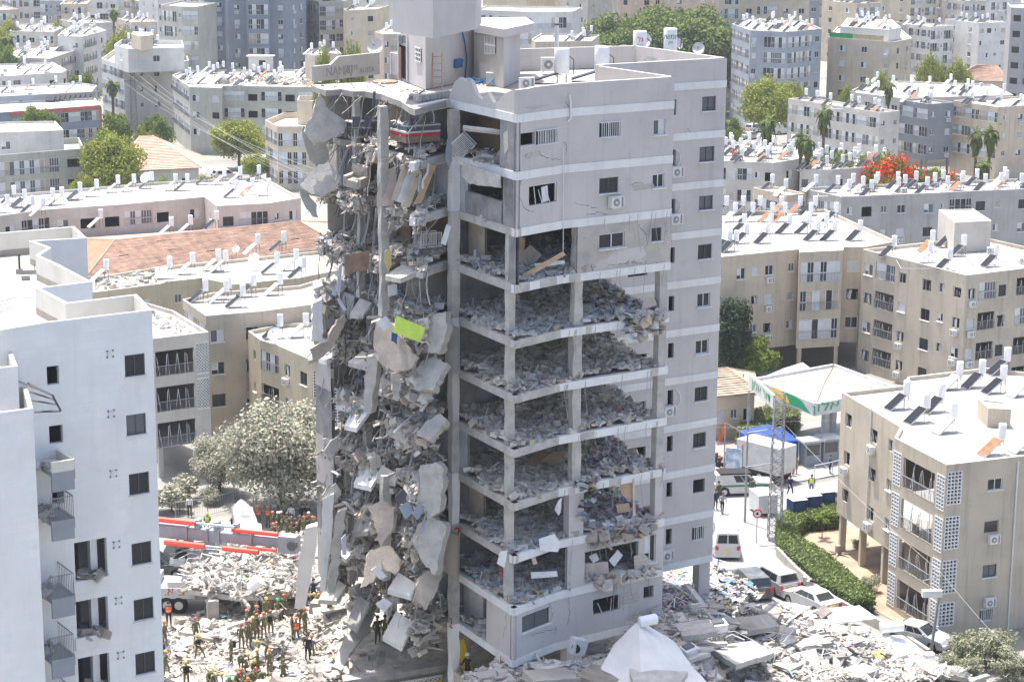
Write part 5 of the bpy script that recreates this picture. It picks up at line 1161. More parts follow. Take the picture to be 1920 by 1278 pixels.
V=chips(np.column_stack([sample_poly(inset(q4,.6),160),np.full(160,11.7)]),.05,.6,'dust');np_obj('roof_debris',*V,kind='stuff',label='scattered debris on the roof of the lattice screened block')
rf=chips(np.column_stack([sample_poly(pz([(180,545),(300,530),(300,505),(180,520)],10.2),220),np.full(220,10.25)]),.05,.8,'dust');np_obj('roof_debris',*rf,kind='stuff',label='scattered debris on the white roof before the tiled roof')
q=pz([(465,620),(488,637),(522,648),(584,675),(660,668),(620,604),(533,606)],9.6);building('apartment_building','yellowish beige block with pierced breeze block panels',q,9.6,'yellow',{0:'s',1:'L',2:'aw',3:'GG'},damage=.4,seed=77)
heater_px([(526,632,0),(574,630,1)],9.3,'the yellowish block with pierced panels');dish(*P(516,650,9.3),.62,250,'white dish on the corner of the yellowish block')
# white building at the near left
zW=29.7;wl_=pz([(-90,634),(83,605),(285,581),(256,551),(127,567),(75,540),(172,528),(112,496),(74,479),(96,464),(64,452),(163,446),(139,424),(-90,444)],zW)
stonew=mat('white_cladding',(.80,.80,.79),.85,.05,.5,spot=.1,bump=.08,streak=.12,brick=(1.0,.9,.42,.01,.9));
white=thing('apartment_building','tall new white stone clad block with roof parapets at the near left','building',(-20,100,0));mb=MB();n=len(wl_)
rectsA=[(88,686,111,721,'hole',0),(92,797,118,831,'hole',0),(98,918,121,944,'hole',0)];rectsB=[(234,664,272,705,'wd',0),(237,776,274,815,'wd',0),(242,886,280,926,'wd',0),(247,1016,284,1057,'wd',0),(251,1121,288,1161,'wd',0),(254,1222,291,1262,'wd',0),(140,1012,201,1084,'hole',0),(143,1122,203,1190,'hole',0),(147,1228,206,1300,'hole',0)]
A,B=wl_[1],wl_[2];A0=wl_[0]
hs=[]
for x0,y0,x1,y1,kd,v in rectsB+rectsA:
    s0=on_wall(A,B,x0,(y0+y1)/2)[0];s1=on_wall(A,B,x1,(y0+y1)/2)[0];zt_=on_wall(A,B,(x0+x1)/2,y0)[1];zb_=on_wall(A,B,(x0+x1)/2,y1)[1]
    hs.append((s0,s1,zb_,zt_));
    if kd!='hole':
        wn=place_win(white,A,B,s0,zb_,s1-s0,zt_-zb_,'wd',0)
wall_panel(mb,A,B,0,zW,hs,stonew,.28);dAB=(Vector(B)-Vector(A)).normalized();nAB=Vector((dAB.y,-dAB.x))
for(s0,s1,z0_,z1_)in hs[6:9]:  # loggia interiors
    a=Vector(A)+dAB*s0;b=Vector(A)+dAB*s1;bk=-nAB*2.6
    mb.face([(a.x,a.y,z0_-.3),(b.x,b.y,z0_-.3),(b.x+bk.x,b.y+bk.y,z0_-.3),(a.x+bk.x,a.y+bk.y,z0_-.3)],concm);mb.box((b.x-dAB.x*.5-nAB.x*.6,b.y-dAB.y*.5-nAB.y*.6,(z0_+z1_)/2),(.35,.35,z1_-z0_),beamc,math.atan2(dAB.y,dAB.x))
    mid_=(a+b)/2;mb.box((mid_.x+nAB.x*.03,mid_.y+nAB.y*.03,z0_-.3),(s1-s0+.2,.12,.6),stonew,math.atan2(dAB.y,dAB.x))
    V=chips(np.column_stack([NR.uniform(a.x,b.x,60),NR.uniform(a.y+.3,a.y+1.8,60),np.full(60,z0_+.1)]),.08,.8,'dust');o=np_obj('rubble',*V,kind='stuff',label='rubble inside a gutted loggia of the white block')
facade(white,mb,A0,A,0,zW,'',stonew)
for i in range(2,n):wall_panel(mb,wl_[i],wl_[(i+1)%n],0,zW,[],stonew)
mb.build('wall',white);cream_bounce=mat('parapet_bounce_cream',(.66,.64,.58),.9,.06,.5,spot=.08,streak=.12);roof_part(white,wl_,zW,1.35,cream_bounce,roofw)  # cream of the inner parapet faces is painted-in bounce off the sunlit deck
mb=MB();rgm=mat('grey_skirting',(.38,.36,.31),.9,.1,1,spot=.3);iq=inset(wl_,.205)
for i in range(n):
    a,b=iq[i],iq[(i+1)%n];mb.face([(b[0],b[1],zW-1.345),(a[0],a[1],zW-1.345),(a[0],a[1],zW-.98),(b[0],b[1],zW-.98)],rgm)
mb.build('skirting',white)
for(px,py)in((206,663),(208,775),(212,887),(218,1020),(222,1125),(226,1227)):
    s,z=on_wall(A,B,px,py);mb=MB();p=Vector(A)+dAB*s+nAB*.03;mb.lathe([(.13,0),(.13,.03),(.09,.03)],(p.x,p.y,z),framew,10,(nAB.x,nAB.y,0))
    for q_ in range(4):
        sx=(-1,1,1,-1)[q_];sz=(-1,-1,1,1)[q_];c=p+dAB*.15*sx;mb.box((c.x,c.y,z+.15*sz),(.07,.02,.07),framed,math.atan2(dAB.y,dAB.x))
    mb.build('vent',white)
# projecting balconies of the white block
for i,(yt,yb,kd)in enumerate(((838,884,0),(925,975,1),(1050,1118,1),(1160,1230,1),(1265,1330,1))):
    s0=on_wall(A,B,66,yt)[0];s1=on_wall(A,B,108,yt)[0];z=on_wall(A,B,90,yb-20)[1];a=Vector(A)+dAB*s0;b=Vector(A)+dAB*s1;o2=nAB*1.9;mb=MB();L=s1-s0;ang_=math.atan2(dAB.y,dAB.x);c=(a+b)/2+o2/2
    gm=mat('balcony_grey',(.3,.32,.35),.8,.06,1)
    mb.box((c.x,c.y,z-.1),(L,1.9,.22),gm,ang_);mb.box((c.x+o2.x/2,c.y+o2.y/2,z-.45),(L,.14,.95),gm,ang_);e_=b-(a+b)/2;mb.box((c.x+e_.x,c.y+e_.y,z-.2),(.14,1.9,.5),gm,ang_)
    if kd:
        for t in np.linspace(0,1,14):p=a.lerp(b,t)+o2;mb.tube((p.x,p.y,z),(p.x,p.y,z+1.1),.015,railm,4,cap=False)
        for t in np.linspace(0,1,10):p=b+o2*t;mb.tube((p.x,p.y,z),(p.x,p.y,z+1.1),.015,railm,4,cap=False)
        p,q_=a+o2,b+o2;mb.tube((p.x,p.y,z+1.1),(q_.x,q_.y,z+1.1),.03,railm,5);mb.tube((q_.x,q_.y,z+1.1),(b.x,b.y,z+1.1),.03,railm,5)
    else:mb.box((c.x+o2.x/2,c.y+o2.y/2,z+.25),(L,.16,.5),cream_bounce,ang_);mb.box((c.x+e_.x,c.y+e_.y,z+.25),(.16,1.9,.5),cream_bounce,ang_)
    mb.build('balcony',white);V=chips(np.column_stack([NR.uniform(min(a.x,b.x),max(a.x,b.x),40),NR.uniform(c.y-.6,c.y+.6,40),np.full(40,z+.12)]),.05,.7,'mix');np_obj('rubble',*V,kind='stuff',label='debris lying on a balcony of the white block')
v0=pz([(-120,790),(62,765),(50,722),(-120,740)],27);mb=MB();w0=thing('apartment_building','nearest stone clad white block cut by the left border','building',(-20,86,0))
for i in range(4):wall_panel(mb,v0[i],v0[(i+1)%4],0,27,[],stonew)
mb.build('wall',w0);roof_part(w0,v0,27,1.4,cream_bounce,roofw)
v1=pz([(-120,702),(33,686),(15,640),(-120,650)],28.6);v1b=[tuple(p)for p in v1];mb=MB()
for i in range(4):wall_panel(mb,v1b[i],v1b[(i+1)%4],20,28.6,[],stonew)
mb.build('upper_wall',w0);roof_part(w0,v1b,28.6,1.2,cream_bounce,roofw,'upper_roof')
mb=MB()
def fr3(a,b,r=.05):mb.tube(a,b,r,framed,4)
z=27.2;c1,c2,c3,c4=P(52,718,z),P(98,740,z-.4),P(114,770,z-1.2),P(64,772,z-1.2);fr3(c1,c2);fr3(c2,c3);fr3(c3,c4);fr3(P(0,700,z+.5),c2,.04)
for t in(.3,.6):fr3(c1.lerp(c4,t),c2.lerp(c3,t),.04)
mb.build('bent_pergola',w0)
mb=MB();rp_=lambda x,y:P(x,y,zW-1.33)
for a,b in(((0,565),(32,557)),((32,557),(70,559)),((0,572),(22,566)),((0,585),(25,574)),((0,520),(10,526)),((0,530),(8,537))):mb.tube(rp_(*a),rp_(*b),.04,concm,4)
tag(mb.build('steel_bars'),'loose steel bars lying on the white building roof deck','steel bars')
mb=MB();p=rp_(37,512);mb.box((p.x,p.y,p.z+.12),(.35,.35,.25),concm);mb.tube((p.x,p.y,p.z+.2),(p.x,p.y,p.z+1.1),.07,framed,8);tag(mb.build('vent_pipe'),'dark vent pipe on a concrete block on the white roof','vent pipe')
mb=MB();p=rp_(58,512);mb.box((p.x,p.y,p.z+.1),(1.1,.35,.2),concm,.2);mb.tube((p.x-.2,p.y,p.z+.2),(p.x-.2,p.y,p.z+.5),.02,rebarm,4);mb.tube((p.x+.2,p.y,p.z+.2),(p.x+.2,p.y,p.z+.5),.02,rebarm,4);tag(mb.build('concrete_block'),'long low concrete block on the white roof by the parapet','concrete block')
mb=MB();p=rp_(48,524);mb.box((p.x,p.y,p.z+.12),(.45,.4,.24),concm,.3);tag(mb.build('concrete_block'),'small square concrete block on the white roof in front of the long one','concrete block')
# upper left quarter
def bpoly(label,pts,z,wall,styles,nheat=0,where=None,seed=0,**kw):
    r_,q=building('apartment_building',label,pz(pts,z),z,wall,styles,seed=seed,**kw)
    if nheat:heaters(q,z-kw.get('par',.35),nheat,where or label,2.4)
    return r_,q
r_,q=bpoly('grey concrete block with glazed balcony and roof terrace, left border',[(-80,297),(158,278),(148,258),(-80,266)],9.3,'green',{0:'LBx'},seed=81,par=.9);sub_block(r_,'penthouse',pz([(-80,251),(119,244),(104,227),(-80,230)],12),8.6,12,wallmat('white'),.3,'__w_s',3)
r_,q=bpoly('slate grey school like block with a red roof band',[(-80,217),(188,197),(178,184),(-80,196)],8.5,'tower',{0:'LwwL'},seed=82,par=.3)
mb=MB();A_,B_2=q[0],q[1];d=(Vector(B_2)-Vector(A_)).normalized();c0=Vector(B_2)-d*17;nn=Vector((d.y,-d.x))*.06;redm=mat('red_band',(.5,.14,.11),.7);cm=(Vector(B_2)+c0)/2+nn;mb.box((cm.x,cm.y,8.1),(17,.12,.75),redm,math.atan2(d.y,d.x));cm=Vector(B_2)+nn;mb.box((cm.x,cm.y,4.2),(.35,.12,8),redm,math.atan2(d.y,d.x));cm=Vector(B_2)-d*13.2+nn;mb.box((cm.x,cm.y,4.2),(.3,.14,8),redm,math.atan2(d.y,d.x));mb.build('red_trim',r_)
mb=MB()
for i in range(9):p=P(95+i*9.5,190-i*.8,8.3);mb.box((p.x,p.y,8.9),(1.5,2.2,.06),panel_dark,rot=Matrix.Rotation(.35,3,'X'))
tag(mb.build('solar_array'),'row of dark solar panels on the red banded block','solar panels')
bpoly('white block with a wavy canopy on its roof, left',[(-80,185),(172,172),(182,160),(150,155),(-80,164)],9,'white',{0:'sLws'},8,'the white block with wavy canopy',83)
bpoly('white low block with brown corner panel, left',[(-80,148),(40,141),(117,136),(125,131),(100,117),(-80,122)],9.5,'white',{0:'LL',1:'sw',2:'x'},10,'the white low block with brown corner',84)
bpoly('grey block with louvred ribbon window, upper left',[(4,107),(94,110),(142,94),(110,84),(30,90)],10,'light',{0:'LL',1:'wL'},11,'the grey block with ribbon window',85)
bpoly('pale four storey block behind the ribbon window block',[(108,67),(155,69),(199,57),(180,49),(122,54)],13,'white',{0:'_w',1:'Lw'},8,'the pale four storey block',86)
bpoly('grey beige block with palm beside it, top left',[(18,58),(100,60),(118,52),(100,44),(30,44)],13,'light',{0:'LwL'},10,'the grey beige block beside the palm',87)
r_,q=bpoly('rounded white terrace building with planted roof terrace',[(190,110),(232,123),(354,114),(350,98),(215,92)],12.5,'white',{0:'L',1:'_sws_'},0,None,88,par=.9);sub_block(r_,'upper_floor',pz([(214,84),(240,92),(345,89),(342,76),(228,74)],16),11.6,16,wallmat('white'),.8,'_w_',2);sub_block(r_,'stair_house',pz([(246,64),(264,68),(286,66),(284,60),(250,59)],18.6),16,18.6,wallmat('cream'),.1);heaters(q,15.2,7,'the rounded white terrace building',2,4.5)
bpoly('stone and green block with rubbish strewn roof',[(323,141),(355,163),(415,165),(418,161),(640,164),(640,134),(560,130),(345,132)],11.6,'green',{0:'LLL',1:'w_w',3:'LxLxLL'},30,'the stone and green block with cluttered roof',89)
V=chips(np.column_stack([sample_poly(pz([(418,158),(580,160),(580,148),(420,146)],11.3),260),np.full(260,11.5)]),.2,1.6,'dust',.6,.4);np_obj('roof_clutter',*V,kind='stuff',label='heaps of boards and sheets on the stone and green block roof')
r_,q=bpoly('white roof hut with a door on the cluttered roof',[(464,128),(470,138),(510,133),(514,112),(500,110),(464,110)],12,'white','',0,None,90)if False else(None,None)
hut=thing('roof_hut','small white hut on the cluttered roof in front of the grey tower','hut',P(488,135,11.3),R(0));mb=MB();mb.box((0,1.2,1.4),(4.4,2.4,2.8),wallmat('white'));mb.box((0,1.1,2.9),(5.2,3.2,.15),roofw);mb.bl('wall',hut);MB().box((.4,-.02,1.7),(1.2,.05,.9),glassm).bl('window',hut)
bpoly('cream building with stepped glass balconies beside the ruin',[(497,225),(520,237),(575,237),(640,226),(640,206),(530,212)],10,'cream',{0:'B',1:'BB',2:'w'},0,None,91,par=.9)
r_,q=bpoly('higher cream stair block behind the stepped balconies',[(557,188),(585,190),(620,186),(610,178),(560,180)],13,'cream',{},0,None,92,par=.8)
tall('tall slate blue residential tower at upper left centre',[(374,452),(386,440),(424,440),(431,433),(463,433),(466,431),(507,431),(510,433),(546,433),(573,440),(577,452)],52,'tower',['L','wa','','a','','B','','a','aw','w'],14,93)
tall('sea green block with white awning left of the slate tower',[(305,420),(345,415),(374,415)],22,'green',['Bs','LL'],12,94,0)
tall('green white balcony block right of the slate tower',[(577,455),(600,448),(645,450)],21,'green',['L','BL'],12,95,10,'the green white balcony block')
tall('cream block with three windows left of the tank house',[(645,440),(652,436),(706,440)],20,'cream',['','s_w'],12,96,6,'the cream block left of the tank house')
tall('grey brown block just left of the tank house',[(704,400),(720,395),(770,398)],18.5,'pinkish',['','wB'],12,97,4,'the grey brown block by the tank house')
tall('white tall block above the balcony roofs, top left centre',[(612,560),(650,550),(735,555)],37,'white',['ss','sws'],14,98)
r_,q=bpoly('pink plastered low block behind the tower parapet',[(572,100),(590,104),(640,100),(630,92),(580,92)],16,'pinkish',{1:'s'},4,'the pink plastered low block',99)
# distant rows of blocks, each one a building
far_names=[('white','cream'),('light','stucco'),('blue','white'),('pinkish','light')]
fi=0;used=[]
for row,(Y,z,pxs)in enumerate(((505,13,(-20,150,250,1640,1740,1830)),(540,15,(30,120,300,1600,1700,1800,1900)),(575,14,(-30,70,170,270,1470,1560,1660,1850)),(620,18,(10,100,200,290,660,1400,1750,1600)),(670,22,(-20,60,150,240,340,620,1150,1250,1500,1700)),(740,30,(20,130,230,330,600,720,1000,1120,1230,1450,1560,1800)))):
    for px in pxs:
        fi+=1;w_=rnd.uniform(60,84);zz=z+rnd.uniform(-2,3);a=XY(px,Y+rnd.uniform(-6,6));Lr=w_/FPX*Y*.8;u1=adir(rnd.choice([8,24,30]));u2=Vector((-u1.y,u1.x));a=Vector(a)
        poly=[tuple(a),tuple(a+u1*Lr),tuple(a+u1*Lr+u2*14),tuple(a+u2*14)]
        lb='pale distant apartment block on the crowded skyline'
        r_,q=building('apartment_building',lb,poly,zz,rnd.choice(['white','light','cream','stucco','blue','white']),{0:rnd.choice(['wLw','LwL','wwsw','BsB']),3:rnd.choice(['wL','LL','ww'])},seed=200+fi,group='distant blocks on the skyline')
        if row<4:heaters(q,zz-.35,rnd.randint(5,8),'distant skyline blocks',2.6)
# ================================================================== people
skinm=plain('skin',(.42,.26,.18),.6);hairm=plain('hair_dark',(.03,.022,.018),.8);bootm=plain('boots',(.03,.03,.03),.7)
CLO=dict(olive=mat('olive_uniform',(.17,.165,.09),.9,.12,4),navy=plain('navy_cloth',(.02,.03,.07),.9),black=plain('black_cloth',(.02,.02,.022),.9),grey=plain('grey_cloth',(.25,.26,.28),.9),white=plain('white_shirt',(.7,.7,.7),.9),khaki=plain('khaki_cloth',(.3,.26,.17),.9),blue=plain('blue_jeans',(.08,.14,.28),.9),darkolive=mat('dark_olive',(.09,.095,.06),.9,.1,4))
orangem=plain('orange_vest',(.75,.17,.05),.8);yellowm=plain('yellow_vest',(.6,.75,.05),.8);reflm=plain('reflective_tape',(.75,.75,.72),.4)
HELM=dict(yellow=plain('helmet_yellow',(.6,.48,.1),.35),orange=plain('helmet_orange',(.6,.17,.08),.35),red=plain('helmet_red',(.42,.09,.07),.35),green=plain('helmet_green',(.02,.4,.14),.35),white=plain('helmet_white',(.75,.75,.75),.35),dark=plain('helmet_dark',(.08,.09,.07),.6))
def pose(name):
    """joint positions of a 1.75 m person facing -y"""
    J=dict(pel=(0,0,.95),ch=(0,0,1.25),nk=(0,.01,1.47),hd=(0,-.02,1.56),top=(0,-.02,1.72),shl=(.19,0,1.41),shr=(-.19,0,1.41),ell=(.25,.02,1.13),elr=(-.25,.02,1.13),hal=(.25,-.1,.88),har=(-.25,-.1,.88),
             hil=(.1,0,.9),hir=(-.1,0,.9),knl=(.12,-.03,.49),knr=(-.12,-.03,.49),anl=(.13,.02,.08),anr=(-.13,.02,.08),tol=(.14,-.16,.03),tor=(-.14,-.16,.03))
    def up(**k):J.update({a:tuple(b)for a,b in k.items()})
    if name=='stride':up(knl=(.12,-.22,.52),anl=(.13,-.26,.1),tol=(.13,-.44,.05),knr=(-.11,.04,.47),anr=(-.12,.3,.12),tor=(-.12,.14,.03),hal=(.25,.2,.95),ell=(.25,.14,1.15),har=(-.24,-.3,1.0),elr=(-.25,-.06,1.13))
    if name=='bend':up(pel=(0,.12,.92),ch=(0,-.16,1.12),nk=(0,-.38,1.2),hd=(0,-.46,1.2),top=(0,-.6,1.24),shl=(.19,-.33,1.17),shr=(-.19,-.33,1.17),ell=(.24,-.42,.9),elr=(-.24,-.42,.9),hal=(.16,-.52,.65),har=(-.16,-.52,.65),hil=(.1,.12,.88),hir=(-.1,.12,.88),knl=(.16,-.02,.48),knr=(-.16,-.02,.48))
    if name=='reach':up(hal=(.28,-.62,1.2),ell=(.26,-.33,1.22),har=(-.2,-.45,1.05),elr=(-.26,-.15,1.14),ch=(0,-.04,1.25),anl=(.2,.02,.08),tol=(.22,-.16,.03),anr=(-.2,.1,.08),tor=(-.22,-.08,.03),knl=(.17,-.08,.5),knr=(-.17,.03,.49))
    if name=='crouch':up(pel=(0,.12,.5),ch=(0,-.06,.78),nk=(0,-.2,.95),hd=(0,-.27,1.0),top=(0,-.36,1.13),shl=(.19,-.17,.9),shr=(-.19,-.17,.9),ell=(.25,-.33,.68),elr=(-.25,-.33,.68),hal=(.12,-.5,.55),har=(-.12,-.5,.55),hil=(.1,.1,.48),hir=(-.1,.1,.48),knl=(.17,-.3,.48),knr=(-.17,-.26,.46),anl=(.15,-.05,.08),anr=(-.15,-.02,.08),tol=(.16,-.22,.03),tor=(-.16,-.2,.03))
    if name=='akimbo':up(ell=(.38,.08,1.15),hal=(.17,-.08,.99),elr=(-.38,.08,1.15),har=(-.17,-.08,.99))
    if name=='wide':up(knl=(.3,-.12,.5),anl=(.48,-.04,.12),tol=(.52,-.22,.07),knr=(-.16,.02,.48),anr=(-.22,.08,.08),tor=(-.24,-.1,.03),hal=(.3,-.3,1.0),ell=(.32,-.05,1.12),har=(-.1,-.26,1.1),elr=(-.28,-.02,1.14))
    if name=='sit':up(pel=(0,0,.5),ch=(0,0,.8),nk=(0,.01,1.02),hd=(0,-.03,1.11),top=(0,-.04,1.27),shl=(.19,0,.96),shr=(-.19,0,.96),ell=(.25,-.06,.68),elr=(-.25,-.06,.68),hal=(.15,-.28,.62),har=(-.15,-.28,.62),hil=(.1,-.05,.48),hir=(-.1,-.05,.48),knl=(.14,-.42,.5),knr=(-.14,-.42,.5),anl=(.14,-.44,.08),anr=(-.14,-.44,.08),tol=(.15,-.6,.03),tor=(-.15,-.6,.03))
    return J
RAD=dict(pel=.15,ch=.165,nk=.062,hd=.09,top=.075,shl=.072,shr=.072,ell=.05,elr=.05,hal=.034,har=.034,hil=.1,hir=.1,knl=.068,knr=.068,anl=.045,anr=.045,tol=.04,tor=.04)
BON=[('pel','ch'),('ch','nk'),('nk','hd'),('hd','top'),('ch','shl'),('ch','shr'),('shl','ell'),('ell','hal'),('shr','elr'),('elr','har'),('pel','hil'),('pel','hir'),('hil','knl'),('knl','anl'),('anl','tol'),('hir','knr'),('knr','anr'),('anr','tor')]
BASE={}
def body_base(name):
    if name in BASE:return BASE[name]
    J=pose(name);ks=list(RAD);v=[J[k]for k in ks];e=[(ks.index(a),ks.index(b))for a,b in BON];rad=[RAD[k]for k in ks];own=list(ks)
    for h,el,sx in(('hal','ell',1),('har','elr',-1)):  # palm, four fingers and a thumb on every hand
        d=(Vector(J[h])-Vector(J[el])).normalized();s=d.cross(Vector((0,0,1)));s=s.normalized()if s.length>.1 else Vector((0,1,0));c=Vector(J[h]);hi=ks.index(h)
        v.append(tuple(c+d*.07));rad.append(.03);own.append(h);e.append((hi,len(v)-1));pi=len(v)-1
        for j,L in enumerate((.07,.082,.076,.06)):v.append(tuple(c+d*(.1+L)+s*(j-1.5)*.022+Vector((0,-.02,-.01))));rad.append(.0095);own.append(h);e.append((pi,len(v)-1))
        v.append(tuple(c+d*.09+s*-.06));rad.append(.011);own.append(h);e.append((pi,len(v)-1))
    me=bpy.data.meshes.new('b');me.from_pydata(v,e,[]);ob=bpy.data.objects.new('b',me);COL.objects.link(ob)
    md=ob.modifiers.new('s','SKIN');md.use_smooth_shade=True
    for i,sv in enumerate(me.skin_vertices[0].data):sv.radius=(rad[i],rad[i]*(.72 if own[i]in('pel','ch')else 1));sv.use_root=(i==0)
    ob.modifiers.new('u','SUBSURF').levels=1
    bpy.context.view_layer.update();m2=bpy.data.meshes.new_from_object(ob.evaluated_get(bpy.context.evaluated_depsgraph_get()));bpy.data.objects.remove(ob)
    # part of the body that every face belongs to
    P_={k:Vector(J[k])for k in ks};reg=[]
    seg=[(P_[a],P_[b],a,b)for a,b in BON]
    for f in m2.polygons:
        c=f.center;best=None
        for a,b,na,nb in seg:
            t=max(0,min(1,(c-a).dot(b-a)/max(1e-6,(b-a).length_squared)));dd=(c-a.lerp(b,t)).length-(RAD[na]*(1-t)+RAD[nb]*t)
            if best is None or dd<best[0]:best=(dd,na,nb,t)
        _,na,nb,t=best
        r='shirt'
        if nb in('hd','top')or(nb=='nk' and t>.85):r='skin'
        elif nb in('hal','har')and t>.82:r='skin'
        elif nb in('knl','knr','anl','anr','hil','hir'):r='pants' if not(nb in('anl','anr')and t>.72)else 'boots'
        elif nb in('tol','tor'):r='boots'
        elif na=='pel' and nb=='ch' and t<.15:r='pants'
        reg.append({'shirt':0,'pants':1,'skin':2,'boots':3}[r])
    m2.materials.clear();[m2.materials.append(None)for _ in range(4)];m2.polygons.foreach_set('material_index',reg);m2.polygons.foreach_set('use_smooth',[True]*len(reg))
    # face: nose, eyes, ears
    BASE[name]=(m2,J);return BASE[name]
PM={}
def person(p,rz,label,ps='stand',shirt='olive',pants='olive',helmet=None,vest=None,group=None,pack=False,s=1.0):
    base,J=body_base(ps);key=(ps,shirt,pants)
    if key not in PM:
        m=base.copy();m.name='person'
        for i,mm_ in enumerate((CLO[shirt],CLO[pants],skinm,bootm)):m.materials[i]=mm_
        PM[key]=m
    o=inst('person',PM[key],None,p,rz);tag(o,label,'person',group);o.scale=(s,s,s)
    hd=Vector(J['hd']);tp=Vector(J['top']);up=(tp-hd).normalized();fw=Vector((0,-1,0));fw=(fw-up*fw.dot(up)).normalized();sd_=up.cross(fw);c=hd.lerp(tp,.45)
    kf=('face',ps)
    if kf not in PM:
        mb_=MB();mb_.tube(c+fw*.085,c+fw*.12-up*.025,.014,skinm,5,.018)
        for k in(-1,1):mb_.box(c+fw*.088+sd_*.034*k+up*.02,(.022,.02,.012),hairm);mb_.box(c+sd_*.094*k,(.022,.03,.05),skinm)
        mb_.box(c+fw*.085-up*.06,(.045,.02,.01),plain('lips',(.3,.12,.1),.6));PM[kf]=mb_.mesh('face')
    inst('face',PM[kf],o)
    kh=('h',ps,helmet)
    if kh not in PM:
        mb_=MB();q=up.to_track_quat('Z','Y');prof=[(.125,.0),(.128,.035),(.115,.085),(.075,.125),(.02,.14)]if helmet else[(.1,-.04),(.106,.02),(.095,.07),(.06,.1),(.02,.11)]
        mb_.lathe(prof,c+up*.015-fw*(.0 if helmet else .015),HELM[helmet]if helmet else hairm,12,tuple(up))
        if helmet:mb_.box(c+up*.03+fw*.12,(.16,.1,.02),HELM[helmet])
        PM[kh]=mb_.mesh('helmet' if helmet else 'hair',smooth=True)
    inst('helmet' if helmet else 'hair',PM[kh],o)
    if vest or pack:
        kv=('v',ps,vest,pack)
        if kv not in PM:
            mb_=MB();a,b=Vector(J['pel']),Vector(J['nk']);ax=(b-a).normalized();f2=(Vector((0,-1,0))-ax*Vector((0,-1,0)).dot(ax)).normalized();s2=ax.cross(f2);m={'orange':orangem,'yellow':yellowm,'black':CLO['black'],None:CLO['darkolive']}[vest]
            def ring(t,rx,ry):cc=a.lerp(b,t);return[cc+s2*rx*math.cos(x)+f2*ry*math.sin(x)for x in np.linspace(0,2*math.pi,11)[:-1]]
            if vest:
                rs_=[ring(.05,.19,.14),ring(.4,.2,.15),ring(.7,.235,.155),ring(.86,.21,.12)]
                for i_,(r0,r1)in enumerate(zip(rs_[:-1],rs_[1:])):
                    for i in range(10):j=(i+1)%10;mb_.face([r0[i],r0[j],r1[j],r1[i]],m)
                r0,r1=ring(.3,.203,.153),ring(.37,.204,.154)
                if vest!='black':
                    for i in range(10):j=(i+1)%10;mb_.face([r0[i],r0[j],r1[j],r1[i]],reflm)
            if pack:mb_.box(a.lerp(b,.6)-f2*.2,(.28,.16,.4),CLO['black'])
            PM[kv]=mb_.mesh('vest' if vest else 'backpack')
        inst('vest' if vest else 'backpack',PM[kv],o)
    return o
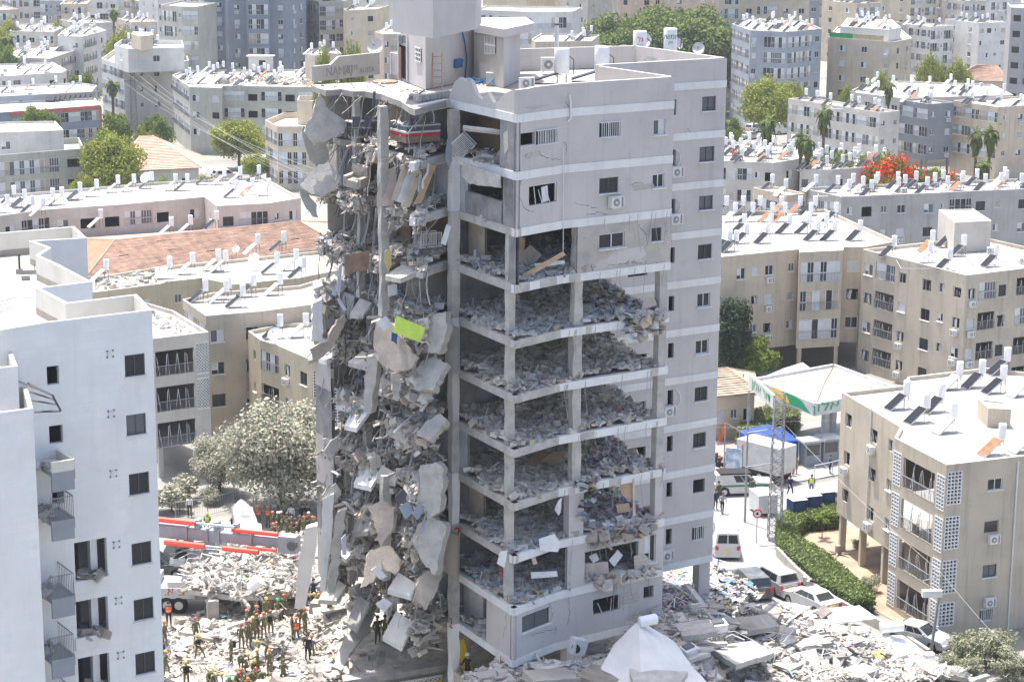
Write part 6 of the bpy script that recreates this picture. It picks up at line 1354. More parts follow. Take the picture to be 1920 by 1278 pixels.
# ================================================================== vehicles
tyrem=plain('tyre',(.02,.02,.02),.9);rimm=plain('rim',(.4,.4,.42),.35,.8);lampr=plain('tail_lamp',(.5,.02,.02),.2);lampw=plain('head_lamp',(.7,.7,.7),.1);carglass=plain('car_glass',(.02,.025,.03),.05,0,.8)
platem=plain('plate_yellow',(.75,.55,.05),.5)
def vehicle(name,label,cat,a,b,kind,paint,z=0.0,extra=None):
    """a = rear point, b = front point on the ground (world xy)"""
    a=Vector(a[:2]);b=Vector(b[:2]);d=(b-a).normalized();c=(a+b)/2;root=thing(name,label,cat,(c.x,c.y,z),math.atan2(d.y,d.x))
    L,W,H_,prof,cab,wr={'sedan':(4.5,1.78,1.42,[(-2.25,.5),(-2.2,.92),(-1.6,1.0),(.9,.98),(2.0,.8),(2.25,.5)],[(-1.75,1.0),(-1.05,1.4),(.25,1.42),(1.05,.97)],.32),
        'suv':(4.65,1.88,1.72,[(-2.3,.5),(-2.28,1.05),(-1.9,1.1),(1.0,1.08),(2.1,.98),(2.3,.6)],[(-2.2,1.1),(-1.95,1.66),(.25,1.72),(1.05,1.07)],.36),
        'van':(5.3,1.98,2.1,[(-2.65,.5),(-2.62,1.2),(-2.0,1.22),(1.4,1.2),(2.4,1.05),(2.65,.6)],[(-2.6,1.2),(-2.45,2.05),(.95,2.1),(1.75,1.18)],.35),
        'pickup':(5.2,1.86,1.8,[(-2.6,.6),(-2.58,1.1),(-2.0,1.14),(1.1,1.12),(2.4,1.02),(2.6,.65)],[(-2.5,1.12),(-2.4,1.78),(.3,1.8),(1.05,1.1)],.39)}[kind]
    mb=MB();hw=W/2;low=.26
    ws=(-L/2+.85 if kind!='van' else-1.7,L/2-.85)
    # body sides with wheel arches
    top=prof;xs=sorted({p[0]for p in top}|{w_+k*wr*1.18 for w_ in ws for k in(-1,-.7,0,.7,1)})
    def ztop(x):
        for(x0,z0_),(x1,z1_)in zip(top[:-1],top[1:]):
            if x0<=x<=x1:return z0_+(z1_-z0_)*(x-x0)/(x1-x0)
        return top[-1][1]
    def zlow(x):
        for w_ in ws:
            if abs(x-w_)<wr*1.17:return wr+math.sqrt(max(0,(wr*1.18)**2-(x-w_)**2))*.98
        return low
    for x0,x1 in zip(xs[:-1],xs[1:]):
        for s in(-1,1):
            e0=1-.06*(abs(x0)>L/2-.3);e1=1-.06*(abs(x1)>L/2-.3);q=[(x0,s*hw*e0,zlow(x0)),(x1,s*hw*e1,zlow(x1)),(x1,s*hw*.985*e1,ztop(x1)),(x0,s*hw*.985*e0,ztop(x0))];mb.face(q if s<0 else q[::-1],paint)
        mb.face([(x0,-hw*.985,ztop(x0)),(x1,-hw*.985,ztop(x1)),(x1,hw*.985,ztop(x1)),(x0,hw*.985,ztop(x0))],paint)
    mb.face([(-L/2,hw*.94,low),(-L/2,-hw*.94,low),(-L/2,-hw*.94,top[0][1]+.02),(-L/2,hw*.94,top[0][1]+.02)],paint);mb.face([(L/2,-hw*.94,low),(L/2,hw*.94,low),(L/2,hw*.94,top[-1][1]),(L/2,-hw*.94,top[-1][1])],paint)
    mb.box((0,0,.42),(L-.3,W-.5,.3),tyrem)
    # cabin
    y0,y1=hw*.95,hw*.78
    for(x0,z0_),(x1,z1_)in((cab[0],cab[1]),(cab[1],cab[2]),(cab[2],cab[3])):
        ya=y0 if z0_<1.3 else y1;yb=y0 if z1_<1.3 else y1;mb.face([(x0,-ya,z0_),(x1,-yb,z1_),(x1,yb,z1_),(x0,ya,z0_)],paint)
    for s in(-1,1):q=[(cab[0][0],s*y0,cab[0][1]),(cab[3][0],s*y0,cab[3][1]),(cab[2][0],s*y1,cab[2][1]),(cab[1][0],s*y1,cab[1][1])];mb.face(q if s<0 else q[::-1],paint)
    o=mb.bl('body',root);
    def gl(q,k=.012):
        q=[Vector(p)for p in q];n=(q[1]-q[0]).cross(q[3]-q[0]).normalized();m_=MB();m_.face([p+n*k for p in q],carglass);return m_.bl('window',root)
    def lerpq(q,u0,u1,v0,v1):A,B,C_,D=[Vector(p)for p in q];f=lambda u,v:A.lerp(B,u).lerp(D.lerp(C_,u),v);return[f(u0,v0),f(u1,v0),f(u1,v1),f(u0,v1)]
    fr=[(cab[3][0],-y0,cab[3][1]),(cab[3][0],y0,cab[3][1]),(cab[2][0],y1,cab[2][1]),(cab[2][0],-y1,cab[2][1])];gl(lerpq(fr,.06,.94,.06,.92))
    rr_=[(cab[0][0],y0,cab[0][1]),(cab[0][0],-y0,cab[0][1]),(cab[1][0],-y1,cab[1][1]),(cab[1][0],y1,cab[1][1])];
    if kind=='van':gl(lerpq(rr_,.08,.47,.15,.85));gl(lerpq(rr_,.53,.92,.15,.85))
    else:gl(lerpq(rr_,.08,.92,.1,.9))
    for s in(-1,1):
        q=[(cab[0][0],s*y0,cab[0][1]),(cab[3][0],s*y0,cab[3][1]),(cab[2][0],s*y1,cab[2][1]),(cab[1][0],s*y1,cab[1][1])]
        if s>0:q=[q[1],q[0],q[3],q[2]]
        rng=((.12,.4),(.42,.66),(.68,.92))if kind not in('pickup','van')else(((.5,.7),(.72,.92))if kind=='pickup' else((.74,.93),(.5,.7)))
        for u0,u1 in rng:
            if s>0:u0,u1=1-u1,1-u0
            gl(lerpq(q,u0,u1,.1,.88))
    for x in ws:
        for s in(-1,1):
            m_=MB();m_.lathe([(wr*.6,-.1),(wr*.97,-.1),(wr,-.06),(wr,.06),(wr*.97,.1),(wr*.6,.1)],(x,s*(hw-.1),wr),tyrem,16,(0,1,0));wo_=m_.bs('wheel',root)
            MB().lathe([(wr*.58,-.105),(wr*.58,.105)],(x,s*(hw-.1),wr),rimm,10,(0,1,0)).bl('rim',wo_)
    for s in(-1,1):
        MB().box((-L/2-.01,s*hw*.8,top[1][1]-.22),(.06,.22,.3),lampr).bl('tail_light',root);MB().box((L/2-.05,s*hw*.72,top[-1][1]+.02),(.14,.34,.16),lampw).bl('headlight',root)
        MB().box((cab[3][0]-.25,s*(hw+.1),1.08),(.12,.18,.12),paint).bl('mirror',root)
    MB().box((-L/2-.02,0,.72),(.03,.5,.13),platem).bl('licence_plate',root)
    if extra:extra(root)
    return root
whitep=mat('dusty_white_paint',(.56,.56,.55),.4,.08,1.5,spot=.15,spec=.5);darkp=mat('dusty_dark_paint',(.06,.07,.08),.35,.3,1.5,spot=.3,spec=.5,col2=(.2,.2,.2));redp=mat('dusty_red_paint',(.3,.05,.05),.4,.2,1.5,spec=.5);silverp=mat('silver_paint',(.4,.41,.42),.35,.1,1.5,spec=.5)
def G0(px,py,z=0.0):return xy(P(px,py,z))
# ================================================================== vegetation placement
dust_tree=tree_proto('tree','large dust covered tree behind the crane, grey with powder',8.8,(4.9,4.6,4.4),30000,.14,leaf_dust,5,.3,60,.9);dust_tree.location=P(528,955);dust_tree.scale=(1.18,1.1,1.08)
copy_tree(dust_tree,P(412,925),2,'smaller dusty grey tree beside the lattice screened block',scale=(.55,.55,.62))
shr=tree_proto('shrub','dusty grey shrub in front of the fence beside the white building',2.6,(1.7,1.6,1.3),2600,.12,leaf_dust,8,.1,18);shr['category']='shrub';shr.location=P(322,960)
copy_tree(shr,P(345,940),1,'second dusty shrub beside the white shirted man');copy_tree(shr,P(395,945),2,'small spiky dusty shrub behind the railing',scale=.6)
green=tree_proto('tree','bright green broad tree in front of the stone and green block',10,(5.4,5.2,4.2),22000,.19,leaf_bright,11,.3,60,.85);green.location=P(432,335)
def place(proto,h,px,yt,Y,s,lb,rz=None):
    """a tree whose top shows at pixel (px, yt), standing Y metres away"""
    zt_=PYd(px,yt,Y).z;x,y=XY(px,Y);return copy_tree(proto,(x,y,0),px*.37 if rz is None else rz,lb,scale=(s,s,zt_/h))
G_T=[(200,232,300,1.02,'tall yellowish green tree behind the long white roof, left'),(150,318,292,.5,'lower bushy tree at the foot of the tall yellowish tree'),(478,282,330,.5,'pale olive tree between the broad green tree and cream building'),(235,40,436,.95,'round green tree above the white terrace building'),(320,46,430,.6,'small tree right of the round green tree above the terrace'),(608,60,330,.42,'left one of two lime trees behind the tower parapet'),(662,50,335,.5,'right one of two lime trees behind the tower parapet'),(1438,130,378,1.05,'feathery willow like tree by the tall grey block'),(1487,140,384,.6,'second willow like tree right of the feathery one'),(1742,84,392,.62,'dense green tree in the upper right, left one of two'),(1795,94,390,.6,'olive green tree in the upper right, right one of two'),(1655,116,372,.32,'round green tree before the beige block with green screens'),(1590,143,366,.36,'yellow green tree before the beige block with green screens'),(1625,128,378,.28,'small green tree right of the yellow green one'),(22,24,470,.8,'bright tree at the top left corner'),(112,26,480,.5,'small bright tree among the roofs, top left'),(262,226,345,.28,'garden tree by the parking area, left'),(282,236,340,.25,'second garden tree by the parking area, left'),(300,320,282,.35,'tree tops peeping over the long white roof'),(380,316,286,.45,'low tree tops left of the broad green tree'),(15,408,246,.35,'dark green tree at the left border above the white roof'),(800,20,520,.8,'far tree hidden behind the tank house'),(1700,20,560,.8,'far pale tree right of the top right grove')]
green.location=(*XY(445,345),0);green.scale=(.98,.98,PYd(445,217,345).z/10)
for px,yt,Y,s,lb in G_T:place(green,10.3,px,yt,Y,s,lb)
dark=tree_proto('tree','round dark green tree beside the old tiled shed',5.4,(2.9,2.8,2.5),12000,.13,leaf_mid,15,.2,34);dark.location=P(1410,718)
for px,yt,Y,s,lb in((152,124,420,1.3,'dark green tree under the ribbon window block'),(62,178,342,1.5,'dark spiky tree in front of the slate school block'),(212,196,352,1.2,'trimmed hedge tree beside the slate school block'),(1372,210,372,.9,'dark tree at the foot of the tall grey block'),(1398,252,300,1.2,'low green bush beyond the tank roofs, right of the tower'),(4,60,430,1.6,'dark tree at the left border near the palm'),(292,200,352,1.1,'dark shrub by the hedge, left'),(1602,262,292,1.5,'bright green tree left of the red blossom'),(1568,268,294,.9,'round green bush left of the bright green tree'),(1738,290,286,1.3,'green tree between the two red blossoming trees'),(1238,78,418,.9,'yellowish round tree behind the rooftop tanks of the tower'),(1520,262,298,.8,'green bush by the short palm, right')):place(dark,5.5,px,yt,Y,s,lb)
con=tree_proto('conifer','tall dark conifer just right of the tower',9.8,(2.4,2.4,5.0),14000,.16,leaf_con,19,.22,46,1);con.location=P(1370,722)
leaf_grove=leafmat('leaf_grove',(.12,.18,.05))
pine=tree_proto('tree','dense dark tree in the row behind the tower roof',19,(7.5,7,8),20000,.32,leaf_grove,21,.3,50)
for i,(px,Y,s)in enumerate(((1130,432,.9),(1165,426,1.0),(1205,430,1.12),(1245,432,1.15),(1285,430,1.12),(1325,428,1.1),(1150,445,1.1),(1225,446,1.2),(1305,446,1.2),(1610,590,1.0),(1660,600,1.2),(1700,596,1.1),(1745,600,1.0),(1590,610,1.1))):
    x,y=XY(px,Y);lbs=['leftmost','second','third','fourth','fifth','sixth','rear left','rear middle','rear right'];lb='%s dense dark tree in the row behind the tower roof'%lbs[i]if i<9 else 'dark far tree in the top right grove, %s'%['leftmost','centre left','centre','rightmost','rear'][i-9]
    if i:copy_tree(pine,(x,y,0),i*1.1,lb,scale=s)
    else:pine.location=(x,y,0);pine.scale=(s,)*3;pine['label']=lb
def flam(root,hc):
    V,F,C=crown_np(3600,(4.5,4.1,2.9),(0,0,hc+.45),.2,30,vert=.7,seed=31);keep=V.reshape(-1,4,3)[:,0,2]>hc-.5;cr=np_obj('blossom',V,F[keep],C[keep]*.9,leaf_red);cr.parent=root
fla=tree_proto('flowering_tree','wide tree covered in orange red blossom at mid right',6,(4.4,4.2,2.6),9000,.16,leaf_mid,29,.25,40,.8,flam);fla.location=(*XY(1683,285),0);fla.scale=(.98,.98,PYd(1683,268,285).z/6.4)
place(fla,6.4,1785,303,281,.62,'smaller red blossoming tree right of the wide one');place(fla,6.4,1385,259,288,.28,'little red blossoming bush right of the tower')
palm=palm_proto('tall slim palm in front of the cream balcony block',7.2);palm.location=(*XY(1548,300),0);palm.scale=(1,1,PYd(1548,190,300).z/8)
for px,yt,Y,s,lb in((1443,212,296,1.15,'thick palm with hanging dry fronds left of the cream block'),(1506,240,288,1.0,'short palm right of the thick dry fronded palm'),(1838,236,288,1.0,'left palm of the close pair at the right border'),(1863,230,286,1.1,'right palm of the close pair at the right border'),(1853,294,280,1.0,'low palm below the close pair at the right border'),(1668,146,345,.9,'palm on the roofs behind the cream balcony block'),(18,60,436,1.4,'palm at the top left corner'),(211,146,372,1.2,'palm beside the power pylon, left'),(217,14,540,1.4,'small palm on the horizon, top left'),(1752,16,560,1.5,'palm in the far grove at upper right'),(1520,250,285,.8,'low palm half hidden by the green bush, right')):place(palm,7.9,px,yt,Y,s,lb)
def hedge(label,px,h,n,m=leaf_mid,z=0,leaf=.1):
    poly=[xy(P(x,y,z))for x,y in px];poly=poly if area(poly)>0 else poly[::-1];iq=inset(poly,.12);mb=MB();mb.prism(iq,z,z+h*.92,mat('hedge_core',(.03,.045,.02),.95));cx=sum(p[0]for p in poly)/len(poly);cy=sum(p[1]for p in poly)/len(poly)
    root=thing('hedge',label,'hedge',(cx,cy,z));mb.build('branches',root);q=sample_poly(poly,n);zz=z+h*(.85+.2*NR.rand(n));k=NR.rand(n)<.4
    e=np.array([Vector(poly[i]).lerp(Vector(poly[(i+1)%len(poly)]),t)for i,t in zip(NR.randint(0,len(poly),n),NR.rand(n))]);q[k]=e[k]+NR.randn(k.sum(),2)*.06;zz[k]=z+h*NR.rand(k.sum())
    p=np.column_stack([q,zz]);nv=NR.randn(n,3);nv[:,2]+=.6;nv/=np.linalg.norm(nv,axis=1)[:,None];a=np.cross(nv,NR.randn(n,3));a/=np.linalg.norm(a,axis=1)[:,None];b=np.cross(nv,a);s=leaf*(.6+.8*NR.rand(n,1));V=np.stack([p-a*s,p+b*s*.6,p+a*s,p-b*s*.6],1).reshape(-1,3)
    np_obj('foliage',V,np.arange(4*n).reshape(n,4),np.ones((n,3))*(.6+.8*NR.rand(n,1)),m,root);return root
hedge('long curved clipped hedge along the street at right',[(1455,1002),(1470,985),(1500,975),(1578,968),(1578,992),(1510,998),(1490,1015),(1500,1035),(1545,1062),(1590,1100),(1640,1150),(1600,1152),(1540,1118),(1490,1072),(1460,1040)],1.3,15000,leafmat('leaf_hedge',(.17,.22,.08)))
hedge('rounded hedge beside the blue tent',[(1380,835),(1395,800),(1440,790),(1478,795),(1450,820),(1410,840)],1.6,5000,leaf_olive);hedge('brownish shrub bed behind the lattice pylon',[(1466,812),(1480,792),(1500,796),(1490,815)],1.4,1500,leaf_olive);hedge('clipped green hedge by the far garden, left',[(255,222),(320,215),(322,222),(258,230)],1.8,2500,leaf_mid,leaf=.2)
bush=tree_proto('bush','dusty green bush at the lower right foot of the beige block',3.0,(2.2,2.0,1.5),5000,.1,leafmat('leaf_sage',(.25,.29,.2)),41,.08,24);bush['category']='bush';bush.location=P(1825,1248)
for px,py,s,lb in((1870,1240,.9,'dusty bush right of the big one at the lower right'),(1800,1285,.8,'dusty bush cut by the bottom edge, lower right'),(1900,1278,.8,'dusty bush in the lower right corner'),(1628,1110,.5,'broken shrub wrapped in white sheets'),(1610,1028,.35,'ball shaped dry shrub under the beige block')):copy_tree(bush,P(px,py),px,lb,scale=s)
sap=tree_proto('sapling','young leafy sapling in the brown garden',2.2,(.8,.8,.5),500,.1,leaf_mid,43,.04,8);sap['category']='sapling';sap.location=P(1541,1010)
# ================================================================== streets and yard on the right
lay('road',[xy(P(x,y))for x,y in((1240,1010),(1300,925),(1600,900),(1990,940),(1990,990),(1560,965),(1460,985),(1452,1030),(1540,1130),(1420,1200),(1180,1200))],.008,asph)
lay('pavement',[xy(P(x,y))for x,y in((1330,880),(1345,780),(1420,760),(1560,800),(1700,860),(1700,885),(1580,890),(1440,905))],.1,mat('reddish_paving',(.34,.26,.23),.9,.12,.8,spot=.2))
lay('forecourt',[xy(P(x,y))for x,y in((1480,800),(1600,780),(1800,830),(1700,900),(1570,892),(1490,905),(1460,870))],.108,asph)
lay('garden_soil',[xy(P(x,y))for x,y in((1490,1020),(1510,1000),(1600,990),(1720,1020),(1760,1210),(1650,1150),(1560,1080))],.05,mat('garden_soil',(.38,.29,.21),.95,.15,.8,spot=.2,bump=.3,fine=.3))
mb=MB();wm=mat('low_wall',(.44,.42,.37),.95,.12,1,streak=.3)
for a,b in(((1458,1042),(1490,1076)),((1490,1076),(1540,1122)),((1540,1122),(1606,1158)),((1606,1158),(1680,1195)),((1680,1195),(1740,1235))):p,q=P(*a),P(*b);d=q-p;mb.box((p+q)/2+Vector((0,0,.35)),(d.length+.1,.25,.7),wm,math.atan2(d.y,d.x))
tag(mb.build('garden_wall'),'low stone garden wall under the curved hedge','wall')
mb=MB();st0=P(1571,1040);mb.lathe([(.35,0),(.25,.3),(.22,.75),(.16,.8)],st0,mat('dead_wood',(.35,.3,.25),.95,.2,3,bump=.5),9)
for i in range(6):t=i*1.1;mb.tube(st0+Vector((0,0,.2)),st0+Vector((math.cos(t)*1.2,math.sin(t)*1.2,.03)),.1,MATS['dead_wood'],5,.03)
tag(mb.build('tree_stump'),'weathered stump with spreading roots in the garden','stump')
van=vehicle('van','white passenger van seen from behind beside the tower','van',G0(1366,1060),G0(1352,1000),'van',whitep)
def pol(root):
    MB().box((-.8,0,1.86),(2.6,1.5,.12),CLO['black']).bl('roof_rack',root);m_=MB();gs=plain('police_green',(.02,.2,.1),.4)
    for s in(-1,1):m_.box((0,s*.935,.9),(4.4,.012,.16),gs)
    m_.bl('stripe',root)
vehicle('pickup_truck','white border police pickup with green stripe and open door','pickup truck',G0(1352,925),G0(1432,922),'pickup',whitep,extra=pol)
vehicle('suv','dark dusty estate car parked by the white railings','car',G0(1432,1132),G0(1375,1085),'suv',darkp);vehicle('suv','pale dusty car with a dark red rear','car',G0(1478,1118),G0(1415,1085),'suv',silverp,extra=lambda r_:[m_.box((-2.34,0,.82),(.02,1.7,.5),redp)or m_.bl('tailgate',r_)for m_ in[MB()]])
vehicle('sedan','white sedan buried to its wheels near the fallen sheets','car',G0(1548,1150),G0(1492,1125),'sedan',whitep);vehicle('crushed_car','silver car half hidden beside the lamp post','car',G0(1700,1200),G0(1745,1212),'sedan',silverp)
vehicle('police_car','silver patrol car with roof lights behind the blue cabins','car',G0(1605,950),G0(1537,948),'sedan',silverp,extra=lambda r_:[m_.box((-.1,0,1.5),(.25,1.1,.12),bluem)or m_.bl('light_bar',r_)for m_ in[MB()]])
for i,(a,b,kd,pt,lb)in enumerate((((100,248,0),(128,244,0),'sedan',whitep,'x'),((200,236),(232,233),'sedan',silverp,'silver hatchback parked behind the trees at left'),((225,242),(250,240),'sedan',whitep,'white car parked beside the silver hatchback'),((410,338),(440,336),'suv',whitep,'white car under the broad green tree'),((1402,250),(1428,246),'suv',whitep,'white jeep behind the dry fronded palm'),((1455,252),(1480,250),'van',whitep,'white minibus right of the dry fronded palm'),((1395,262),(1420,260),'sedan',silverp,'silver car in the street behind the palm'))):
    if i:vehicle('parked_car',lb,'car',G0(*a[:2]),G0(*b[:2]),kd,pt)
# box truck
a=Vector(G0(1468,905));b=Vector(G0(1368,878));d=(b-a).normalized();tr=thing('box_truck','white box truck reversed beside the blue tent','truck',(*((a+b)/2),0),math.atan2(d.y,d.x));MB().box((-1.0,0,2.05),(4.6,2.25,2.3),whitep).bl('cargo_box',tr)
MB().hexa([(1.45,-.95,.7),(3.1,-.95,.7),(3.1,.95,.7),(1.45,.95,.7)],[(1.45,-.85,2.15),(2.35,-.85,2.1),(2.35,.85,2.1),(1.45,.85,2.15)],whitep).bl('cab',tr);mb=MB();mb.face([(2.42,-.8,2.0),(2.95,-.85,1.3),(2.95,.85,1.3),(2.42,.8,2.0)][::-1],carglass);mb.face([(1.6,-.93,1.35),(2.6,-.94,1.35),(2.2,-.89,2.0),(1.6,-.88,2.0)],carglass);mb.face([(1.6,.93,1.35),(2.6,.94,1.35),(2.2,.89,2.0),(1.6,.88,2.0)][::-1],carglass);mb.bl('window',tr)
MB().box((-.3,0,.75),(5.8,1.4,.25),tyrem).bl('chassis',tr)
for x in(-2.3,-1.2,2.3):
    for s in(-1,1):mb=MB();mb.lathe([(.25,-.13),(.42,-.13),(.44,0),(.42,.13),(.25,.13)],(x,s*.95,.44),tyrem,16,(0,1,0));w0_=mb.bs('wheel',tr);MB().lathe([(.24,-.135),(.24,.135)],(x,s*.95,.44),rimm,10,(0,1,0)).bl('rim',w0_)
for s in(-1,1):MB().box((-3.33,s*.85,1.0),(.04,.2,.35),plain('orange_lamp',(.8,.2,.02),.3)).bl('tail_light',tr)
# blue gazebo tent
tt=thing('tent','blue pop up tent behind the box truck','tent',P(1440,862),R(12));blc=mat('tent_blue',(.02,.07,.3),.7,.1,2);mb=MB();w_=2.0
mb.face([(-w_,-w_,2.2),(w_,-w_,2.2),(0,0,3.2)],blc);mb.face([(w_,-w_,2.2),(w_,w_,2.2),(0,0,3.2)],blc);mb.face([(w_,w_,2.2),(-w_,w_,2.2),(0,0,3.2)],blc);mb.face([(-w_,w_,2.2),(-w_,-w_,2.2),(0,0,3.2)],blc);mb.bl('canopy',tt)
mb=MB();mb.box((0,-w_,1.1),(2*w_,.04,2.2),blc);mb.box((w_,0,1.1),(.04,2*w_,2.2),blc);mb.box((-w_,0,1.1),(.04,2*w_,2.2),blc);mb.bl('side_wall',tt)
for i,(sx,sy)in enumerate(((1,1),(-1,1),(1,-1),(-1,-1))):MB().tube((sx*w_,sy*w_,0),(sx*w_,sy*w_,2.2),.04,framew,5).bl('pole',tt)
# portable cabins
for i in range(3):
    p=P(1492+i*27,984-i*8);cb=thing('portable_toilet',['left','middle','right'][i]+' blue portable toilet with white roof in front of the patrol car','portable toilet',p,R(20));MB().box((0,0,1.1),(1.15,1.15,2.2),mat('cabin_blue',(.02,.05,.16),.6)).bl('cabin',cb);MB().hexa([(-.65,-.65,2.2),(.65,-.65,2.2),(.65,.65,2.2),(-.65,.65,2.2)],[(-.5,-.5,2.42),(.5,-.5,2.42),(.5,.5,2.42),(-.5,.5,2.42)],tankw).bl('roof',cb);MB().box((0,-.585,1.05),(.8,.02,1.9),mat('cabin_door',(.03,.07,.2),.5)).bl('door',cb)
mb=MB();p=P(1430,960);mb.box(p+Vector((0,0,1.0)),(1.6,2.2,1.5),whitep,R(15));mb.box(p+Vector((0,0,.25)),(1.2,1.8,.2),tyrem,R(15));tag(mb.build('trailer'),'white box trailer standing behind the pylon foot','trailer')
# lattice pylon with the name board
def lattice(root,p,h,w0,w1,m,n=16,nm_='mast'):
    mb=MB();c=[(-1,-1),(1,-1),(1,1),(-1,1)]
    def q(i,t):w_=(w0+(w1-w0)*t)/2;return Vector((p[0]+c[i][0]*w_,p[1]+c[i][1]*w_,p[2]+h*t))
    for i in range(4):
        mb.tube(q(i,0),q(i,1),.05,m,4)
        for k in range(n):t0,t1=k/n,(k+1)/n;j=(i+1)%4;mb.tube(q(i,t0),q(j,t1),.022,m,4,cap=False);mb.tube(q(j,t0),q(i,t1),.022,m,4,cap=False);mb.tube(q(i,t1),q(j,t1),.02,m,4,cap=False)
    return mb.build(nm_,root)
galv=mat('galvanised',(.3,.31,.31),.5,.08,2,metal=.3);pyl=thing('lattice_pylon','tall grey lattice pylon between the tower and the fuel station','pylon',P(1452,1010));lattice(pyl,P(1452,1010),11.6,1.0,.75,galv,18)
mb=MB();pz_=P(1452,1010);
for z in(8.9,6.2):mb.tube(pz_+Vector((-2.4,-.3,z-.4)),pz_+Vector((.4,0,z)),.05,galv,4);mb.tube(pz_+Vector((-2.4,-.3,z-.4)),pz_+Vector((-.3,0,z-.7)),.04,galv,4)
mb.build('cross_arm',pyl)
sgn=thing('name_board','white board with green Hebrew lettering on a steel truss by the pylon','sign',P(1452,995));a=PYd(1405,722,157);b=PYd(1452,744,150.5);mb=MB();d=b-a;d.z=0;ang_=math.atan2(d.y,d.x);mid_=(a+b)/2;mb.box((mid_.x,mid_.y,(a.z+b.z)/2),(d.length,.18,1.05),whitep,ang_);mb.build('board',sgn);MB().tube((a.x,a.y,0),(a.x,a.y,a.z-.5),.09,galv,6).build('post',sgn)
greenl=plain('green_letters',(.01,.3,.12),.5)
wall_text('lettering','ןולא רוד',(a.x,a.y),(b.x,b.y),1429,733,.95,greenl,sgn,.11,1.6)
# fuel station canopy
cz=5.4;cn,cl,cf=P(1529,757,cz),P(1412,710,cz),P(1563,683,cz);cr_=cn+(cf-cl);stn=thing('fuel_station','fuel station with a big white canopy and green yellow fascia','fuel station',(cn.x,cn.y+8,0));mb=MB();cor=[xy(cl),xy(cn),xy(cr_),xy(cf)];cc=(cl+cr_)/2
for i in range(4):a,b=cor[i],cor[(i+1)%4];mb.face([(a[0],a[1],cz-.25),(b[0],b[1],cz-.25),(cc.x,cc.y,cz+.15)],roofw)
for i in range(4):a,b=Vector(cor[i]),Vector(cor[(i+1)%4]);d=b-a;m_=(a+b)/2;mb.box((m_.x,m_.y,cz-.5),(d.length+.2,.2,1.1),whitep,math.atan2(d.y,d.x))
mb.face([(p[0],p[1],cz-1.0)for p in cor[::-1]],whitep);mb.build('canopy',stn);mb=MB()
rustm=mat('rust_gutter',(.33,.23,.15),.9,.2,2)
for i in range(4):a=Vector((*cor[i],cz-.18));mb.tube(a,Vector((cc.x,cc.y,cz+.2)),.05 if i%2 else .03,rustm,4)
mb.build('gutter',stn)
def fascia(pts,A,B,m,out,nm_):
    A=Vector(A);B=Vector(B);d=(B-A).normalized();n=Vector((d.y,-d.x));mb_=MB();q=[]
    for x,y in pts:s,z=on_wall(A,B,x,y);z=min(max(z,cz-1.04),cz+.04);p=A+d*s+n*out;q.append((p.x,p.y,z))
    mb_.face(q[::-1],m);return mb_.build(nm_,stn)
fascia([(1466,730),(1490,738),(1506,752),(1522,776),(1500,764),(1466,752)],cor[0],cor[1],greenl,.125,'green_band');fascia([(1455,726),(1466,730),(1478,742),(1483,756),(1464,748),(1440,738)],cor[0],cor[1],plain('yellow_band',(.8,.5,.04),.5),.13,'yellow_band')
wall_text('lettering','ןולא רוד',cor[1],cor[2],1572,757,1.05,greenl,stn,.13,1.9)
mb=MB()
for px,py in((1545,850),(1600,850),(1610,820),(1560,815)):p=P(px,py);mb.box((p.x,p.y,2.3),(.5,.5,4.6),whitep,R(30))
mb.build('column',stn)
for i,(px,py)in enumerate(((1518,872),(1552,866),(1590,862))):
    p=P(px,py);pu=thing('fuel_kiosk',['left','middle','right'][i]+' glazed fuel pump kiosk in the shade of the canopy','kiosk',p,R(20));MB().box((0,0,1.1),(1.5,1.1,2.2),mat('kiosk_grey',(.3,.33,.35),.5)).bl('body',pu);MB().box((0,-.56,1.5),(1.2,.03,.9),carglass).bl('window',pu);MB().box((0,0,2.3),(2.1,1.5,.18),whitep).bl('roof',pu)
# old shed with warped tiles, neighbours and tile roof
e=[xy(P(1330,745,4.2)),xy(P(1426,736,4.2)),xy(P(1415,700,4.2)),xy(P(1320,700,4.2))];tiled_house('old shed with warped brownish tiles and pale board walls',e,(xy(P(1330,696,5.5)),xy(P(1362,692,5.5))),0,4.2,5.6,(tile3,tile3),12,'cream',holes=.03)
lay_m=MB();q=[xy(P(x,y,3.4))for x,y in((1437,704),(1470,690),(1505,679),(1520,690),(1478,706))];lay_m.prism(q if area(q)>0 else q[::-1],0,3.4,wallmat('light'),roofw);tag(lay_m.build('low_annex'),'small white flat roofed annex behind the canopy','building')
